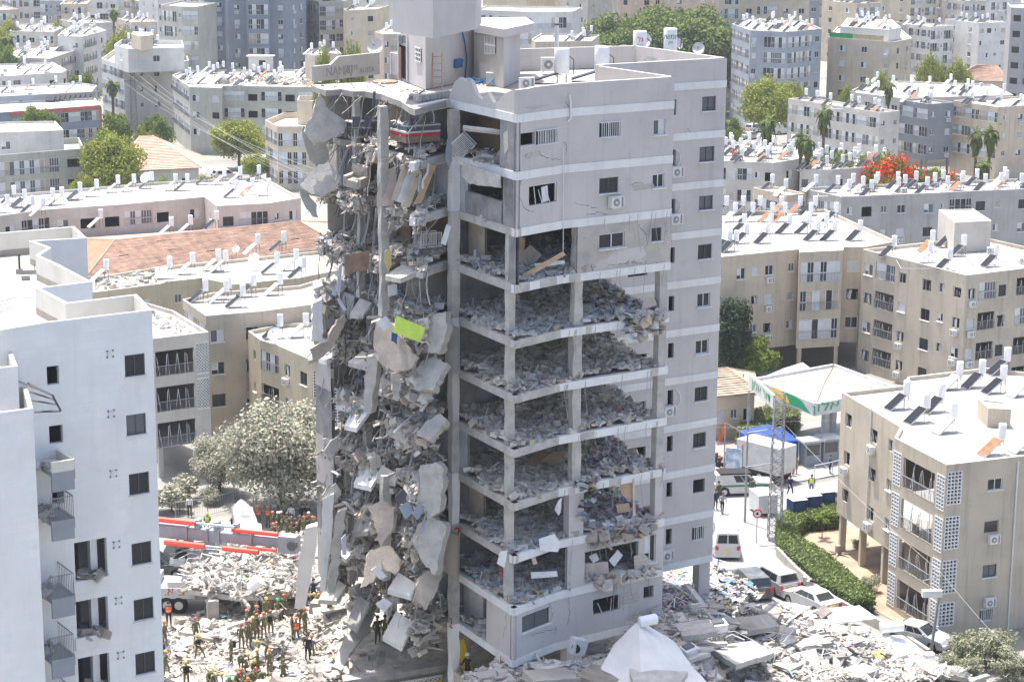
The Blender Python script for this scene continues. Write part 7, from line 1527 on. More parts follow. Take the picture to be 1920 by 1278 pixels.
# signs, railings, posts
def rail(label,pts,h=1.1,step=.16,m=None,z=0.0,cat='railing',nm_='railing'):
    m=m or framew;mb_=MB();W_=[P(x,y,z)if len((x,y))==2 else None for x,y in pts];c=W_[0];root=thing(nm_,label,cat,c);q_=MB()
    for a,b in zip(W_[:-1],W_[1:]):
        for zz in(.12,h):mb_.tube(a+Vector((0,0,zz)),b+Vector((0,0,zz)),.025,m,4)
        n=int((b-a).length/step)
        for i in range(n):p=a.lerp(b,i/n);q_.tube(p+Vector((0,0,.1)),p+Vector((0,0,h)),.012,m,3,cap=False)
        mb_.tube(a,a+Vector((0,0,h+.05)),.04,m,5);mb_.tube(b,b+Vector((0,0,h+.05)),.04,m,5)
    mb_.build('frame',root);q_.build('bars',root);return root
rail('white street railing between the white van and the dark car',[(1337,1078),(1392,1095),(1400,1110)],1.3);rail('second white railing panel leaning near the dark car',[(1337,1108),(1395,1128)],1.2);rail('long grey railing in front of the dusty trees at left',[(330,975),(390,968),(438,955)],1.5,.2,galv);rail('grey barrier behind the crowd under the dusty tree',[(480,985),(540,978),(600,975)],1.1,.22,galv);rail('white crowd fence by the fuel station',[(1527,900),(1560,893),(1590,885)],1.3,.6)
def rsign(label,px,py,zc,red_bar=True):
    r_=thing('road_sign',label,'road sign',P(px,py));b0=P(px,py);MB().tube(b0,b0+Vector((0,0,zc)),.035,galv,5).build('post',r_);mb_=MB();mb_.lathe([(.36,0),(.36,.03)],b0+Vector((0,-.08,zc)),plain('sign_red',(.65,.02,.02),.4),20,(0,-1,0));
    if not red_bar:mb_.lathe([(.26,0),(.26,.005)],b0+Vector((0,-.112,zc)),tankw,20,(0,-1,0));mb_.box(b0+Vector((0,-.118,zc)),(.16,.01,.22),CLO['black'])
    else:mb_.box(b0+Vector((0,-.115,zc)),(.5,.01,.11),tankw)
    mb_.build('disc',r_)
rsign('round no entry sign in front of the box truck',1397,893,2.6);rsign('round red bordered sign with a black mark by the pavement',1418,1018,2.4,False)
mb=MB();p=P(1355,828);mb.box(p+Vector((0,0,.95)),(.28,.28,1.9),orangem,rot=Matrix.Rotation(.25,3,'Y'));tag(mb.build('barrier_post'),'leaning orange plastic post on the red paving','post')
ad=thing('street_board','leaning blue and white poster board beside the box truck','sign',P(1365,890));mb=MB();p=P(1362,892);mb.box(p+Vector((.6,0,1.5)),(1.4,.1,1.9),mat('poster_blue',(.25,.35,.5),.5,.3,2,col2=(.7,.75,.8)),R(-20));mb.build('panel',ad);mb=MB();mb.tube(p+Vector((-.2,.2,0)),p+Vector((-.2,.2,4.6)),.06,galv,6);mb.tube(p+Vector((-.2,.2,4.6)),p+Vector((1.4,.6,3.6)),.05,galv,5);mb.build('post',ad)
for i,(px,py)in enumerate(((1347,872),(1355,880),(1518,1108))):
    mc=thing('scooter' if i==2 else 'motorcycle',['black motorcycle parked left of the poster board','second black motorcycle parked nearest the street','dark scooter with white panels at the foot of the curved hedge'][i],'motorcycle',P(px,py),R(110+20*i));mb=MB();mb.box((0,0,.62),(.9,.28,.3),CLO['black']if i<2 else whitep);mb.box((-.3,0,.82),(.6,.26,.12),CLO['black']);mb.bl('body',mc);mb=MB();mb.tube((.5,0,.35),(.32,0,1.0),.03,galv,5);mb.tube((.32,-.3,1.02),(.32,.3,1.02),.02,galv,5);mb.box((.42,0,.9),(.2,.24,.26),whitep if i==2 else redp);mb.bl('handlebar',mc)
    for x in(-.6,.58):MB().lathe([(.2,-.06),(.3,-.05),(.3,.05),(.2,.06)],(x,0,.3),tyrem,14,(0,1,0)).bs('wheel',mc)
lp=thing('lamp_post','leaning grey street lamp post before the beige block, lower right','street lamp',P(1745,1225));p=P(1745,1225);mb=MB();mb.tube(p,p+Vector((.5,0,5.9)),.11,galv,8,.07);mb.tube(p+Vector((.5,0,5.4)),p+Vector((-.9,-.2,5.1)),.05,galv,5);mb.build('post',lp);MB().box(p+Vector((-.2,-.3,4.3)),(1.3,.4,.45),acm,.1).build('lamp_head',lp)
wr_=MB()
def cable(a,b,sag,r=.02):
    pts_=[a.lerp(b,t)-Vector((0,0,sag*4*t*(1-t)))for t in np.linspace(0,1,12)];wr_.path(pts_,r*.6,wirem,4)
top_=pz_+Vector((0,0,9.3));cable(top_+Vector((.3,0,0)),p+Vector((.4,0,5.6)),.3,.028);cable(p+Vector((.4,0,5.6)),P(1935,1262,2),.2,.028);cable(top_,top_+Vector((60,14,1)),.8,.015);cable(top_,PYd(1340,800,150),.2);wr_.build('overhead_wires',pyl)
# power pylon, left distance
pl2=thing('power_pylon','grey power pylon among the trees in the left distance','pylon',P(252,248));lattice(pl2,P(252,248),12,1.2,.7,galv,9);wr_=MB();p2=P(252,248)
for z in(11.8,9.6):wr_.tube(p2+Vector((-2,0,z)),p2+Vector((2,0,z)),.08,galv,4)
for x in(-1.9,0,1.9):
    for z in(11.7,9.5):cable(p2+Vector((x,0,z)),PYd(600,330+x*6+(12-z)*6,255),1.6,.03)
wr_.build('wires',pl2)
# people on the right
person(P(1354,962),R(-20),'man in grey shirt striding across the street beside the tower','stride','grey','black');person(P(1341,955),R(30),'dark dressed man half hidden by the tower edge','stand','navy','navy');person(P(1347,940),R(40),'officer in green behind the pickup','stand','darkolive','darkolive');person(P(1410,934),R(160),'soldier in green by the open pickup door','stand','darkolive','darkolive');person(P(1481,929),R(20),'police officer in navy holding a tape, mid street','stride','navy','navy');person(P(1521,927),R(0),'woman in yellow vest and jeans in the street','stand','navy','blue',None,'yellow');person(P(1484,893),R(30),'man in black near the truck rear','stand','black','black');person(P(1491,890),R(-30),'white haired woman beside the man in black','stand','khaki','khaki');person(P(1486,878),R(180),'cap wearing man behind the two near the truck','stand','black','navy');person(P(1556,889),R(-90),'policeman standing on the red kerb','akimbo','navy','navy');person(P(1523,852),R(-10),'seated worker in yellow white vest, left under the canopy','sit','white','navy',None,'yellow');person(P(1541,850),R(10),'seated worker in yellow vest, right under the canopy','sit','white','navy',None,'yellow')
# ================================================================== podium, rubble fields and crowd
podp=[(-8.9,109.0),(-3.6,111.6),(-3.9,108.4),(-.9,103.4),(1.5,101.5),(13.2,105),(13.4,128),(12.5,138),(-11.5,138)]
pm_=mat('podium_paving',(.42,.39,.34),.95,.14,.8,spot=.4,bump=.3,fine=.3)
mb=MB();mb.prism(podp,0,5.85,pm_);pod=mb.build('podium',kind='structure')
mb=MB();mb.prism([(p[0]*1.0,p[1],0)for p in[(-9.2,108.6),(-3.3,111.3),(-3.3,112),(-9.4,109.6)]],5.85,6.2,concm,None);o=mb.build('podium_edge',kind='structure')
dirt=Ctrl([(-8,112,6.15),(-4,114,6.2),(-6,118,6.3),(0,108,6.1),(2,104,6.0),(8,108,6.2),(12,120,6.3),(0,120,6.5),(-3,110.5,6.1),(6,113,7)],.18)
PAL['earth']=np.array([(.36,.28,.21),(.42,.34,.26),(.3,.24,.19),(.45,.4,.34),(.5,.47,.43)])
rubble_on('rubble','brown earth and rubble on the open ground floor under the tower',[tuple(p)for p in inset(podp,.15)],dirt,2600,.04,.6,'earth',step=.35,flat=.5)
# spandrel wall at the foot of the corner, lattice under the podium edge
mb=MB();a,b=P(833,1186,6.9),P(940,1256,6.3);
a2,b2=Vector((-3.3,108.3)),Vector((-.6,103.2));d=b2-a2;mb.hexa([(a2.x,a2.y,5.6),(b2.x,b2.y,5.6),(b2.x+.2,b2.y+.1,5.6),(a2.x+.2,a2.y+.1,5.6)],[(a2.x,a2.y,7.2),(b2.x,b2.y,7.0),(b2.x+.2,b2.y+.1,7.0),(a2.x+.2,a2.y+.1,7.2)],mat('beige_parapet',(.5,.45,.38),.93,.08,1,streak=.3));tag(mb.build('parapet_wall'),'beige parapet wall at the foot of the tower corner','wall')
me_,_=win_mesh(5.0,2.4,'diam');fe=thing('lattice_fence','diamond lattice fence under the podium at the bottom edge','fence',(-8.3,109.0,3.2),math.atan2(2.6,5.3));inst('panel',me_,fe)
mb=MB()
for(px,py)in((823,1238),):
    p=P(px,py,6.0);p=Vector((-3.75,109.9,4.8))
    for k in range(3):c=p+Vector((.04*k,-.25*k*.3,-.75*k));mb.lathe([(.3,0),(.34,.1),(.42,.78),(.46,.84),(.4,.86)],c,plain('chute_yellow',(.85,.62,.02),.45),16)
tag(mb.build('rubble_chute'),'yellow plastic rubble chute hanging at the podium corner','rubble chute')
def region(name,label,pxz,poly_px,n,smin,smax,pal,rough=.35,clothn=0,step=.35,flat=.5,cs=(.15,.6),long_=.3,big=0):
    ct=[tuple(P(x,y,z))for x,y,z in pxz];poly=[xy(P(x,y,z))for x,y,z in poly_px];poly=poly if area(poly)>0 else poly[::-1];hf=Ctrl(ct,rough)
    q=sample_poly(poly,max(big,1));ex=[chips(np.column_stack([q,hf(q[:,0],q[:,1])-.02]),.7,2.0,pal,.95,.2,1.0,.25)]if big else None
    rubble_on(name,label,poly,hf,n,smin,smax,pal,step,cloth_n=clothn,cs=cs,flat=flat,long_=long_,lift=-.04,extra=ex);return hf
hL=region('rubble','sunlit white rubble field full of rescue workers, lower left',[(300,1180,.2),(330,1278,.8),(310,1150,.1),(400,1150,.3),(440,1200,1.6),(400,1240,1.3),(520,1170,1.2),(480,1278,1.3),(600,1278,1.8),(600,1150,3),(650,1110,5.0),(690,1165,6.6),(640,1240,4.2),(700,1270,5.5),(560,1090,2.6),(620,1040,3.0),(600,1000,1)],
    [(300,1340,0),(300,1190,0),(370,1165,0),(430,1120,.8),(560,1060,2),(650,1020,3),(700,1080,6),(705,1160,6.3),(660,1240,5),(700,1340,4)],17000,.03,.55,'white',.4,160,flat=.6,big=160)
hD=region('rubble','heap of rods and white debris on the collapsed canopy at left',[(350,1105,3.0),(450,1112,3.0),(560,1105,3.1),(600,1060,3.2),(480,1060,3.5),(380,1075,3.2),(620,1030,2.4),(430,1045,2.6),(520,1035,2.8)],
    [(352,1100,3),(440,1114,3),(560,1110,3),(625,1085,3),(640,1010,2.2),(560,1015,2.2),(430,1032,2.4),(355,1070,3)],9000,.03,.9,'white',.35,60,flat=.4,long_=.6)
cs_=thing('collapsed_canopy','collapsed concrete canopy slab on stout pillars at left','canopy',P(460,1110,3));mb=MB();q=[xy(P(x,y,2.9))for x,y in((350,1104),(450,1118),(600,1108),(640,1060),(640,1020),(430,1036),(352,1074))];q=q if area(q)>0 else q[::-1];mb.prism(q,2.55,2.9,dustc);mb.build('slab',cs_)
for px,py,w_ in((400,1188,.75),(442,1160,.45),(474,1172,.7),(600,1160,.6)):mb=MB();p=P(px,py,.2);mb.box((p.x,p.y,1.35),(w_,.6,2.5),concm,.3);mb.build('column',cs_)
hang('concrete_slab','triangular broken plate leaning up at the left end of the canopy',[(338,1068),(368,1096),(366,1116),(342,1106)],135.5,.3,0,.2,dustc);hang('concrete_beam','fallen square beam in front of the canopy pillars',[(396,1180),(450,1172),(454,1182),(398,1192)],131,.2,0,.6,dustc)
hang('concrete_slab','brown earth caked slab under the canopy, left one',[(398,1140),(414,1128),(436,1150),(430,1152),(404,1152)],133,.6,0,.3,mat('earth',(.4,.3,.2),.95,.2,2));hang('concrete_slab','brown earth caked slab under the canopy, right one',[(490,1108),(520,1110),(526,1135),(500,1142),(488,1130)],132,.4,0,.3,mat('earth',(0,0,0)))
mb=MB();p=P(478,1108,3.2);mb.lathe([(.3,0),(.31,.03),(.31,1.0),(.28,1.05)],p+Vector((-.3,0,.2)),tankw,16,(.6,-.2,.5));tag(mb.build('water_tank'),'fallen white water tank on the edge of the canopy slab','water tank')
fh_=region('rubble','bright white rubble and roof debris across the lower right',[(870,1262,9.0),(960,1250,9.0),(1075,1241,9.2),(1130,1225,9.6),(1193,1168,11.2),(1240,1152,10.6),(1300,1142,9.6),(1400,1132,8.4),(1450,1150,6.5),(1560,1165,3.2),(1650,1200,2.2),(1750,1250,1.2),(1830,1278,.6),(960,1330,8.6),(1200,1310,9),(1400,1310,6.5),(1600,1310,3.4),(1300,1200,9.2),(1500,1230,5.4),(1420,1200,7.8)],
    [(872,1264,9.0),(960,1252,9.0),(1075,1243,9.2),(1130,1226,9.6),(1190,1170,11.2),(1240,1150,10.4),(1300,1140,9.6),(1410,1130,8.2),(1470,1150,6),(1590,1172,3),(1690,1208,2),(1800,1262,.8),(1840,1330,.3),(1400,1420,6),(900,1400,8.6)],34000,.03,.6,'white',.38,500,.4,flat=.65,big=420)
hc=region('rubble','colourful heap of clothes and books spilled beside the tower foot',[(1242,1090,6.4),(1290,1080,6.2),(1322,1105,7.4),(1400,1115,5.6),(1245,1140,8.6),(1300,1138,8.6),(1380,1132,7)],[(1236,1080,6.2),(1290,1070,6.1),(1350,1080,5.6),(1410,1108,5.2),(1430,1130,5.4),(1300,1145,9),(1238,1152,9)],1500,.05,.5,'mix',.25,1500,.3,cs=(.12,.5))
# big white roof sheets over the heap
BIGS=[([(1262,1168),(1330,1160),(1345,1182),(1280,1192)],10.4,'flat broken roof slab behind the draped membrane'),([(1370,1158),(1440,1150),(1462,1172),(1395,1184)],8.6,'flat broken roof slab near the dark dusty car'),([(1330,1212),(1410,1200),(1452,1222),(1380,1246)],8.6,'largest flat slab in the middle of the bright debris'),([(1470,1190),(1530,1186),(1560,1204),(1492,1214)],5.8,'flat slab left of the fallen boilers'),([(1180,1252),(1290,1258),(1270,1290),(1190,1290)],10.1,'slab poking from under the draped membrane at the bottom'),([(980,1256),(1060,1250),(1090,1270),(1000,1276)],9.7,'slab on the long broken roof edge at the bottom')]
def sheet3(name,label,pts,th=.12,m=roofw,cat='roof sheet',drop=None,seed=1,jag=.05):
    W_=[P(x,y,z)for x,y,z in pts];rs_=random.Random(seed);out=[]
    for i in range(len(W_)):
        a,b=W_[i],W_[(i+1)%len(W_)];k=max(1,int((b-a).length/.5))
        for j in range(k):out.append(a.lerp(b,j/k)+Vector((rs_.uniform(-jag,jag),rs_.uniform(-jag,jag),rs_.uniform(-jag,jag)*.5))*(j>0))
    n=len(out);c=sum(out,Vector())/n;mb_=MB();bk=[p-Vector((0,0,th))for p in out];mb_.v=[tuple(p)for p in out+bk];i0=mb_.mi(m);mb_.f=[tuple(range(n)),tuple(range(2*n-1,n-1,-1))];mb_.m=[i0,i0]
    for i in range(n):j=(i+1)%n;mb_.f.append((i,n+i,n+j,j));mb_.m.append(i0)
    o=mb_.build(name);bm=bmesh.new();bm.from_mesh(o.data);bmesh.ops.triangulate(bm,faces=bm.faces[:]);bmesh.ops.subdivide_edges(bm,edges=bm.edges[:],cuts=2,fractal=.12,seed=seed,use_grid_fill=True);bm.to_mesh(o.data);bm.free();o.data.transform(Matrix.Translation(-c));o.location=c;return tag(o,label,cat)
sheet3('roof_sheet','large smooth white roof membrane draped over the heap in front of the tower',[(1193,1166,12.0),(1150,1208,10.8),(1126,1250,10.0),(1128,1300,9.6),(1240,1300,9.8),(1345,1300,9.2),(1300,1250,9.7),(1262,1200,10.6),(1215,1172,11.6)],m=mat('white_membrane',(.72,.71,.69),.8,.06,1,spot=.15))
sheet3('roof_sheet','long broken white roof edge lying along the bottom of the photo',[(872,1262,9.4),(960,1249,9.4),(1075,1241,9.7),(1085,1252,9.5),(980,1262,9.2),(890,1272,9.2)],.3)
sheet3('metal_sheet','corrugated pale sheet sliding off the heap beside the white sedan',[(1540,1140,4.2),(1612,1134,4.0),(1645,1158,3.4),(1560,1168,3.6)],.06,wpanel,'metal sheet');sheet3('metal_sheet','flat pale sheet between the two fallen boilers at right',[(1640,1190,3.2),(1692,1190,2.8),(1735,1222,2.2),(1668,1230,2.8)],.06,wpanel,'metal sheet');sheet3('metal_sheet','dull grey bent sheet below the flat pale one',[(1600,1218,4.0),(1668,1226,3.2),(1672,1234,2.6),(1612,1236,3.2)],.06,galv,'metal sheet');sheet3('metal_sheet','wide crumpled sheet in the lower right corner',[(1500,1262,5.0),(1600,1258,4.0),(1640,1290,3.4),(1520,1300,4.4)],.06,wpanel,'metal sheet')
for i,(pp_,z_,lb_)in enumerate(BIGS):sheet3('concrete_slab',lb_,[(x,y,z_+.25*((j*7+i)%3))for j,(x,y)in enumerate(pp_)],.3,roofd if i%2 else dustc,'concrete slab',seed=60+i)
def tankp(px,py,z,az,label,L=1.5,r=.36):
    p=P(px,py,z);d=Vector((math.cos(R(az)),math.sin(R(az)),.08));mb_=MB();mb_.lathe([(r*.8,0),(r,.05),(r,L-.05),(r*.8,L)],p-d*L/2,tankw,18,tuple(d));mb_.lathe([(.06,L),(.06,L+.06)],p-d*L/2,rustm,8,tuple(d));tag(mb_.build('water_tank'),label,'water tank')
tankp(1608,1184,3.8,-15,'fallen white boiler lying left of the pair by the sheets');tankp(1672,1174,3.6,5,'fallen white boiler lying right of the pair by the sheets');tankp(1692,1240,2.8,0,'fallen white boiler under the grey bent sheet');tankp(1655,1268,3.8,0,'fallen white boiler at the bottom edge, right');tankp(1215,1162,12.1,20,'crushed white tank on top of the debris peak',1.0,.28);tankp(1420,1290,7.2,160,'white boiler cut by the bottom edge');
tk=P(1745,1262,1.8);mb=MB();mb.lathe([(.3,0),(.32,.05),(.32,1.3),(.28,1.36)],tk,tankw,16,(-.1,0,1));tag(mb.build('water_tank'),'upright leaning white boiler with lettering near the lamp post','water tank')
for i,(px,py,z)in enumerate(((1480,1245,6.2),(1345,1178,9.6),(1290,1225,9.9),(1110,1268,9.4))):
    p=P(px,py,z);mb=MB();mb.box(p+Vector((0,0,.15)),(1.0,.6,.5),wpanel,rot=Matrix.Rotation(.4*i,3,'Z')@Matrix.Rotation(.3,3,'X'));mb.box(p+Vector((0,-.05,.45)),(.7,.35,.06),framed,rot=Matrix.Rotation(.4*i,3,'Z')@Matrix.Rotation(.3,3,'X'));tag(mb.build('appliance'),['dented white appliance lying in the bright debris, lower right','white box half buried near the clothes heap','small white box beside the draped roof membrane','white box on the broken roof edge at the bottom'][i],'appliance')
mb=MB();p=P(1110,1255,9.6);q=P(1113,1232,10.3);mb.box(Vector((3.6,104.4,10.0)),(.8,.6,.85),wpanel,rot=Matrix.Rotation(.5,3,'Z')@Matrix.Rotation(.3,3,'Y'));mb.lathe([(.25,0),(.25,.04)],Vector((3.5,104.05,10.0)),CLO['black'],14,(-.4,-.9,.1));tag(mb.build('washing_machine'),'battered washing machine in front of the tower ground floor','washing machine')
rd=MB()
for i in range(90):
    c=P(rnd.uniform(1250,1640),rnd.uniform(1165,1275),7.5);z=float(fh_(c.x,c.y));t=rnd.uniform(0,6.28);L=rnd.uniform(.8,3.2);a=Vector((c.x,c.y,z+rnd.uniform(.1,.5)));rd.path([a,a+Vector((math.cos(t)*L/2,math.sin(t)*L/2,rnd.uniform(0,.5))),a+Vector((math.cos(t+.3)*L,math.sin(t+.3)*L,rnd.uniform(-.2,.3)))],rnd.choice([.015,.03]),rnd.choice([rebarm,wirem,framew]),4)
for i in range(160):
    c=P(rnd.uniform(370,640),rnd.uniform(1030,1100),3.3);z=float(hD(c.x,c.y));t=rnd.uniform(0,6.28);L=rnd.uniform(.8,3.5);a=Vector((c.x,c.y,z+rnd.uniform(.1,.5)));rd.path([a,a+Vector((math.cos(t)*L/2,math.sin(t)*L/2,rnd.uniform(-.1,.5))),a+Vector((math.cos(t+.3)*L,math.sin(t+.3)*L,rnd.uniform(-.3,.3)))],rnd.choice([.015,.03]),rnd.choice([framew,wirem,galv]),4)
o=rd.build('loose_rods');tag(o,'loose rods and pipes strewn over the rubble heaps',None,None,'stuff')
# ---- mobile crane on the left
cr0=thing('mobile_crane','grey mobile crane with red cylinders, its boom laid towards the tower','crane',P(330,1130));greyc=mat('crane_grey',(.3,.31,.34),.4,.08,2,spec=.5);redc=plain('crane_red',(.75,.07,.04),.35);chrome=plain('chrome_rod',(.45,.5,.58),.2,.9)
A0_=Vector(PYd(230,985,141));B0_=Vector(PYd(530,1017,137));ax=(B0_-A0_).normalized();sx_=Vector((0,0,1)).cross(ax).normalized();ux=ax.cross(sx_)
mb=MB()
def boomseg(t0,t1,r):
    p,q=A0_.lerp(B0_,t0),A0_.lerp(B0_,t1);pr=[(-1,-.9),(-.5,-1.1),(.5,-1.1),(1,-.9),(1,.9),(.7,1.1),(-.7,1.1),(-1,.9)];k=len(mb.v)
    for c in(p,q):mb.v+=[tuple(c+sx_*a*r*.75+ux*b*r)for a,b in pr]
    i0=mb.mi(greyc)
    for i in range(8):j=(i+1)%8;mb.f.append((k+i,k+j,k+8+j,k+8+i));mb.m.append(i0)
    mb.f.append(tuple(range(k+7,k-1,-1)));mb.f.append(tuple(range(k+8,k+16)));mb.m+=[i0,i0]
boomseg(0,.42,.47);boomseg(.42,.62,.42);boomseg(.62,.82,.37);boomseg(.82,1.0,.32)
for t in(.42,.55,.62,.82):c=A0_.lerp(B0_,t);mb.box(c,(.12,.85,1.1),greyc,rot=Matrix((ax,sx_,ux)).transposed())
mb.build('boom',cr0);mb=MB()
def rodc(t0,t1,off,r,m):mb.tube(A0_.lerp(B0_,t0)+off,A0_.lerp(B0_,t1)+off,r,m,8)
up_=ux*.85-sx_*.3;dn=-ux*.6-sx_*.75
rodc(.0,.48,up_,.2,redc);rodc(.48,.72,up_,.1,chrome);rodc(.7,.98,up_*.75,.17,redc);rodc(.3,.55,dn,.22,redc);rodc(.55,.72,dn,.11,chrome);rodc(.66,.88,dn,.19,redc);rodc(.8,.98,dn*.7,.13,redc);mb.build('cylinders',cr0)
mb=MB()
for t in(.48,.6,.72):MB().box(A0_.lerp(B0_,t)+ux*.6,(.35,.5,.9),greyc,rot=Matrix((ax,sx_,ux)).transposed()).build('bracket',cr0)
hd_=B0_+ax*.5;mb.box(hd_,(1.3,.9,1.2),greyc,rot=Matrix((ax,sx_,ux)).transposed());mb.build('boom_head',cr0);MB().lathe([(.34,-.2),(.34,.2)],hd_+ax*.4-sx_*.35,framed,14,tuple(sx_)).build('pulley',cr0)
mb=MB();hk=hd_+ax*.3-ux*.8;mb.box(hk-Vector((0,0,.5)),(.35,.35,.7),redc);mb.tube(hk-Vector((0,0,.8)),hk-Vector((0,0,1.6)),.1,redc,6)
for k in(-.12,.12):mb.tube(hk-Vector((k,0,1.4)),Vector((hk.x-k,hk.y-6.5,.9+1.0))if False else hk-Vector((k,0,4.3)),.03,framed,5)
mb.build('hook_block',cr0)
# carrier with lettering
a=P(235,1128,.3);b=P(372,1130,.3);d=(b-a);d.z=0;L=d.length;an=math.atan2(d.y,d.x);c=(a+b)/2;u_=d.normalized();n_=Vector((u_.y,-u_.x,0))
mb=MB();mb.box((c.x,c.y,1.45),(L,2.6,.75),whitep,an);mb.box((c.x-u_.x*1.5,c.y-u_.y*1.5,2.1),(L*.6,2.0,.6),greyc,an);mb.box(tuple(Vector((c.x,c.y,2.0))+u_*L*.28+n_*.9),(1.6,.5,.4),whitep,an);mb.box(tuple(Vector((c.x,c.y,1.2))+u_*(L*.5+.8)),(3.2,2.2,.5),dustc,an);mb.build('carrier',cr0)
for t in(-.26,-.08,.12,.28):
    w0_=Vector((c.x,c.y,.58))+u_*L*t+n_*1.15;mb=MB();mb.lathe([(.3,-.18),(.56,-.18),(.6,-.1),(.6,.1),(.56,.18),(.3,.18)],w0_,tyrem,18,tuple(n_));wh=mb.build('wheel',cr0,True);MB().lathe([(.3,-.19),(.3,.19)],w0_,rimm,12,tuple(n_)).build('rim',wh)
wall_text('lettering','.א .ג',xy(c-u_*L/2+n_*1.3),xy(c+u_*L/2+n_*1.3),327,1109,.85,plain('red_letters',(.6,.03,.02),.5),cr0,.02)
mb=MB();cc=Vector((c.x,c.y,1.2))+u_*(L*.5+3.0)+n_*1.0;
for k in range(4):mb.box(tuple(cc+u_*(.28*k-.4)),(.12,.03,.5),plain('red_letters',(0,0,0)),rot=Matrix.Rotation(an,3,'Z')@Matrix.Rotation(-.6,3,'Y'))
mb.build('warning_stripes',cr0)
vehicle('suv','dark grey estate with bright alloy wheel under the crane boom','car',G0(262,1080),G0(322,1078),'suv',darkp);vehicle('suv','black jeep seen from behind next to the man in black','car',G0(338,1062),G0(398,1050),'suv',plain('black_paint',(.02,.02,.02),.2,0,.6,.5))
mb=MB();p=P(385,1062);tag((mb.box(p+Vector((0,0,.9)),(2.6,1.4,1.3),galv,.15),mb.box(p+Vector((0,.2,1.8)),(1.6,1.1,.5),galv,.15),mb.build('generator'))[2],'grey metal generator box behind the crane','generator')
ck=thing('crane_truck_cab','cream truck cab with dark window behind the boom','truck',P(448,1062));p=P(448,1062);MB().box(p+Vector((0,0,1.7)),(3.4,2.2,2.4),mat('cream_paint',(.62,.62,.52),.5,.08,2),.15).build('body',ck);MB().box(p+Vector((.9,-1.0,2.1)),(1.3,.25,1.0),carglass,.15).build('window',ck)
for k in(-1,1):MB().lathe([(.25,-.15),(.5,-.15),(.5,.15),(.25,.15)],p+Vector((k*1.0,-1.0,.5)),tyrem,14,(0,1,0)).build('wheel',ck,True)
vehicle('parked_car','white estate car half hidden behind the boom head','car',G0(480,1062),G0(536,1054),'suv',whitep)
sheet3('tarpaulin','dust covered grey tarpaulin or crushed van under the big dusty tree',[(434,950,2.4),(452,935,2.4),(474,952,2.0),(488,990,1.2),(460,1000,.8),(440,978,1.5)],.6,mat('tarp_dusty',(.4,.42,.44),.8,.2,1.5,spot=.5),'tarpaulin')
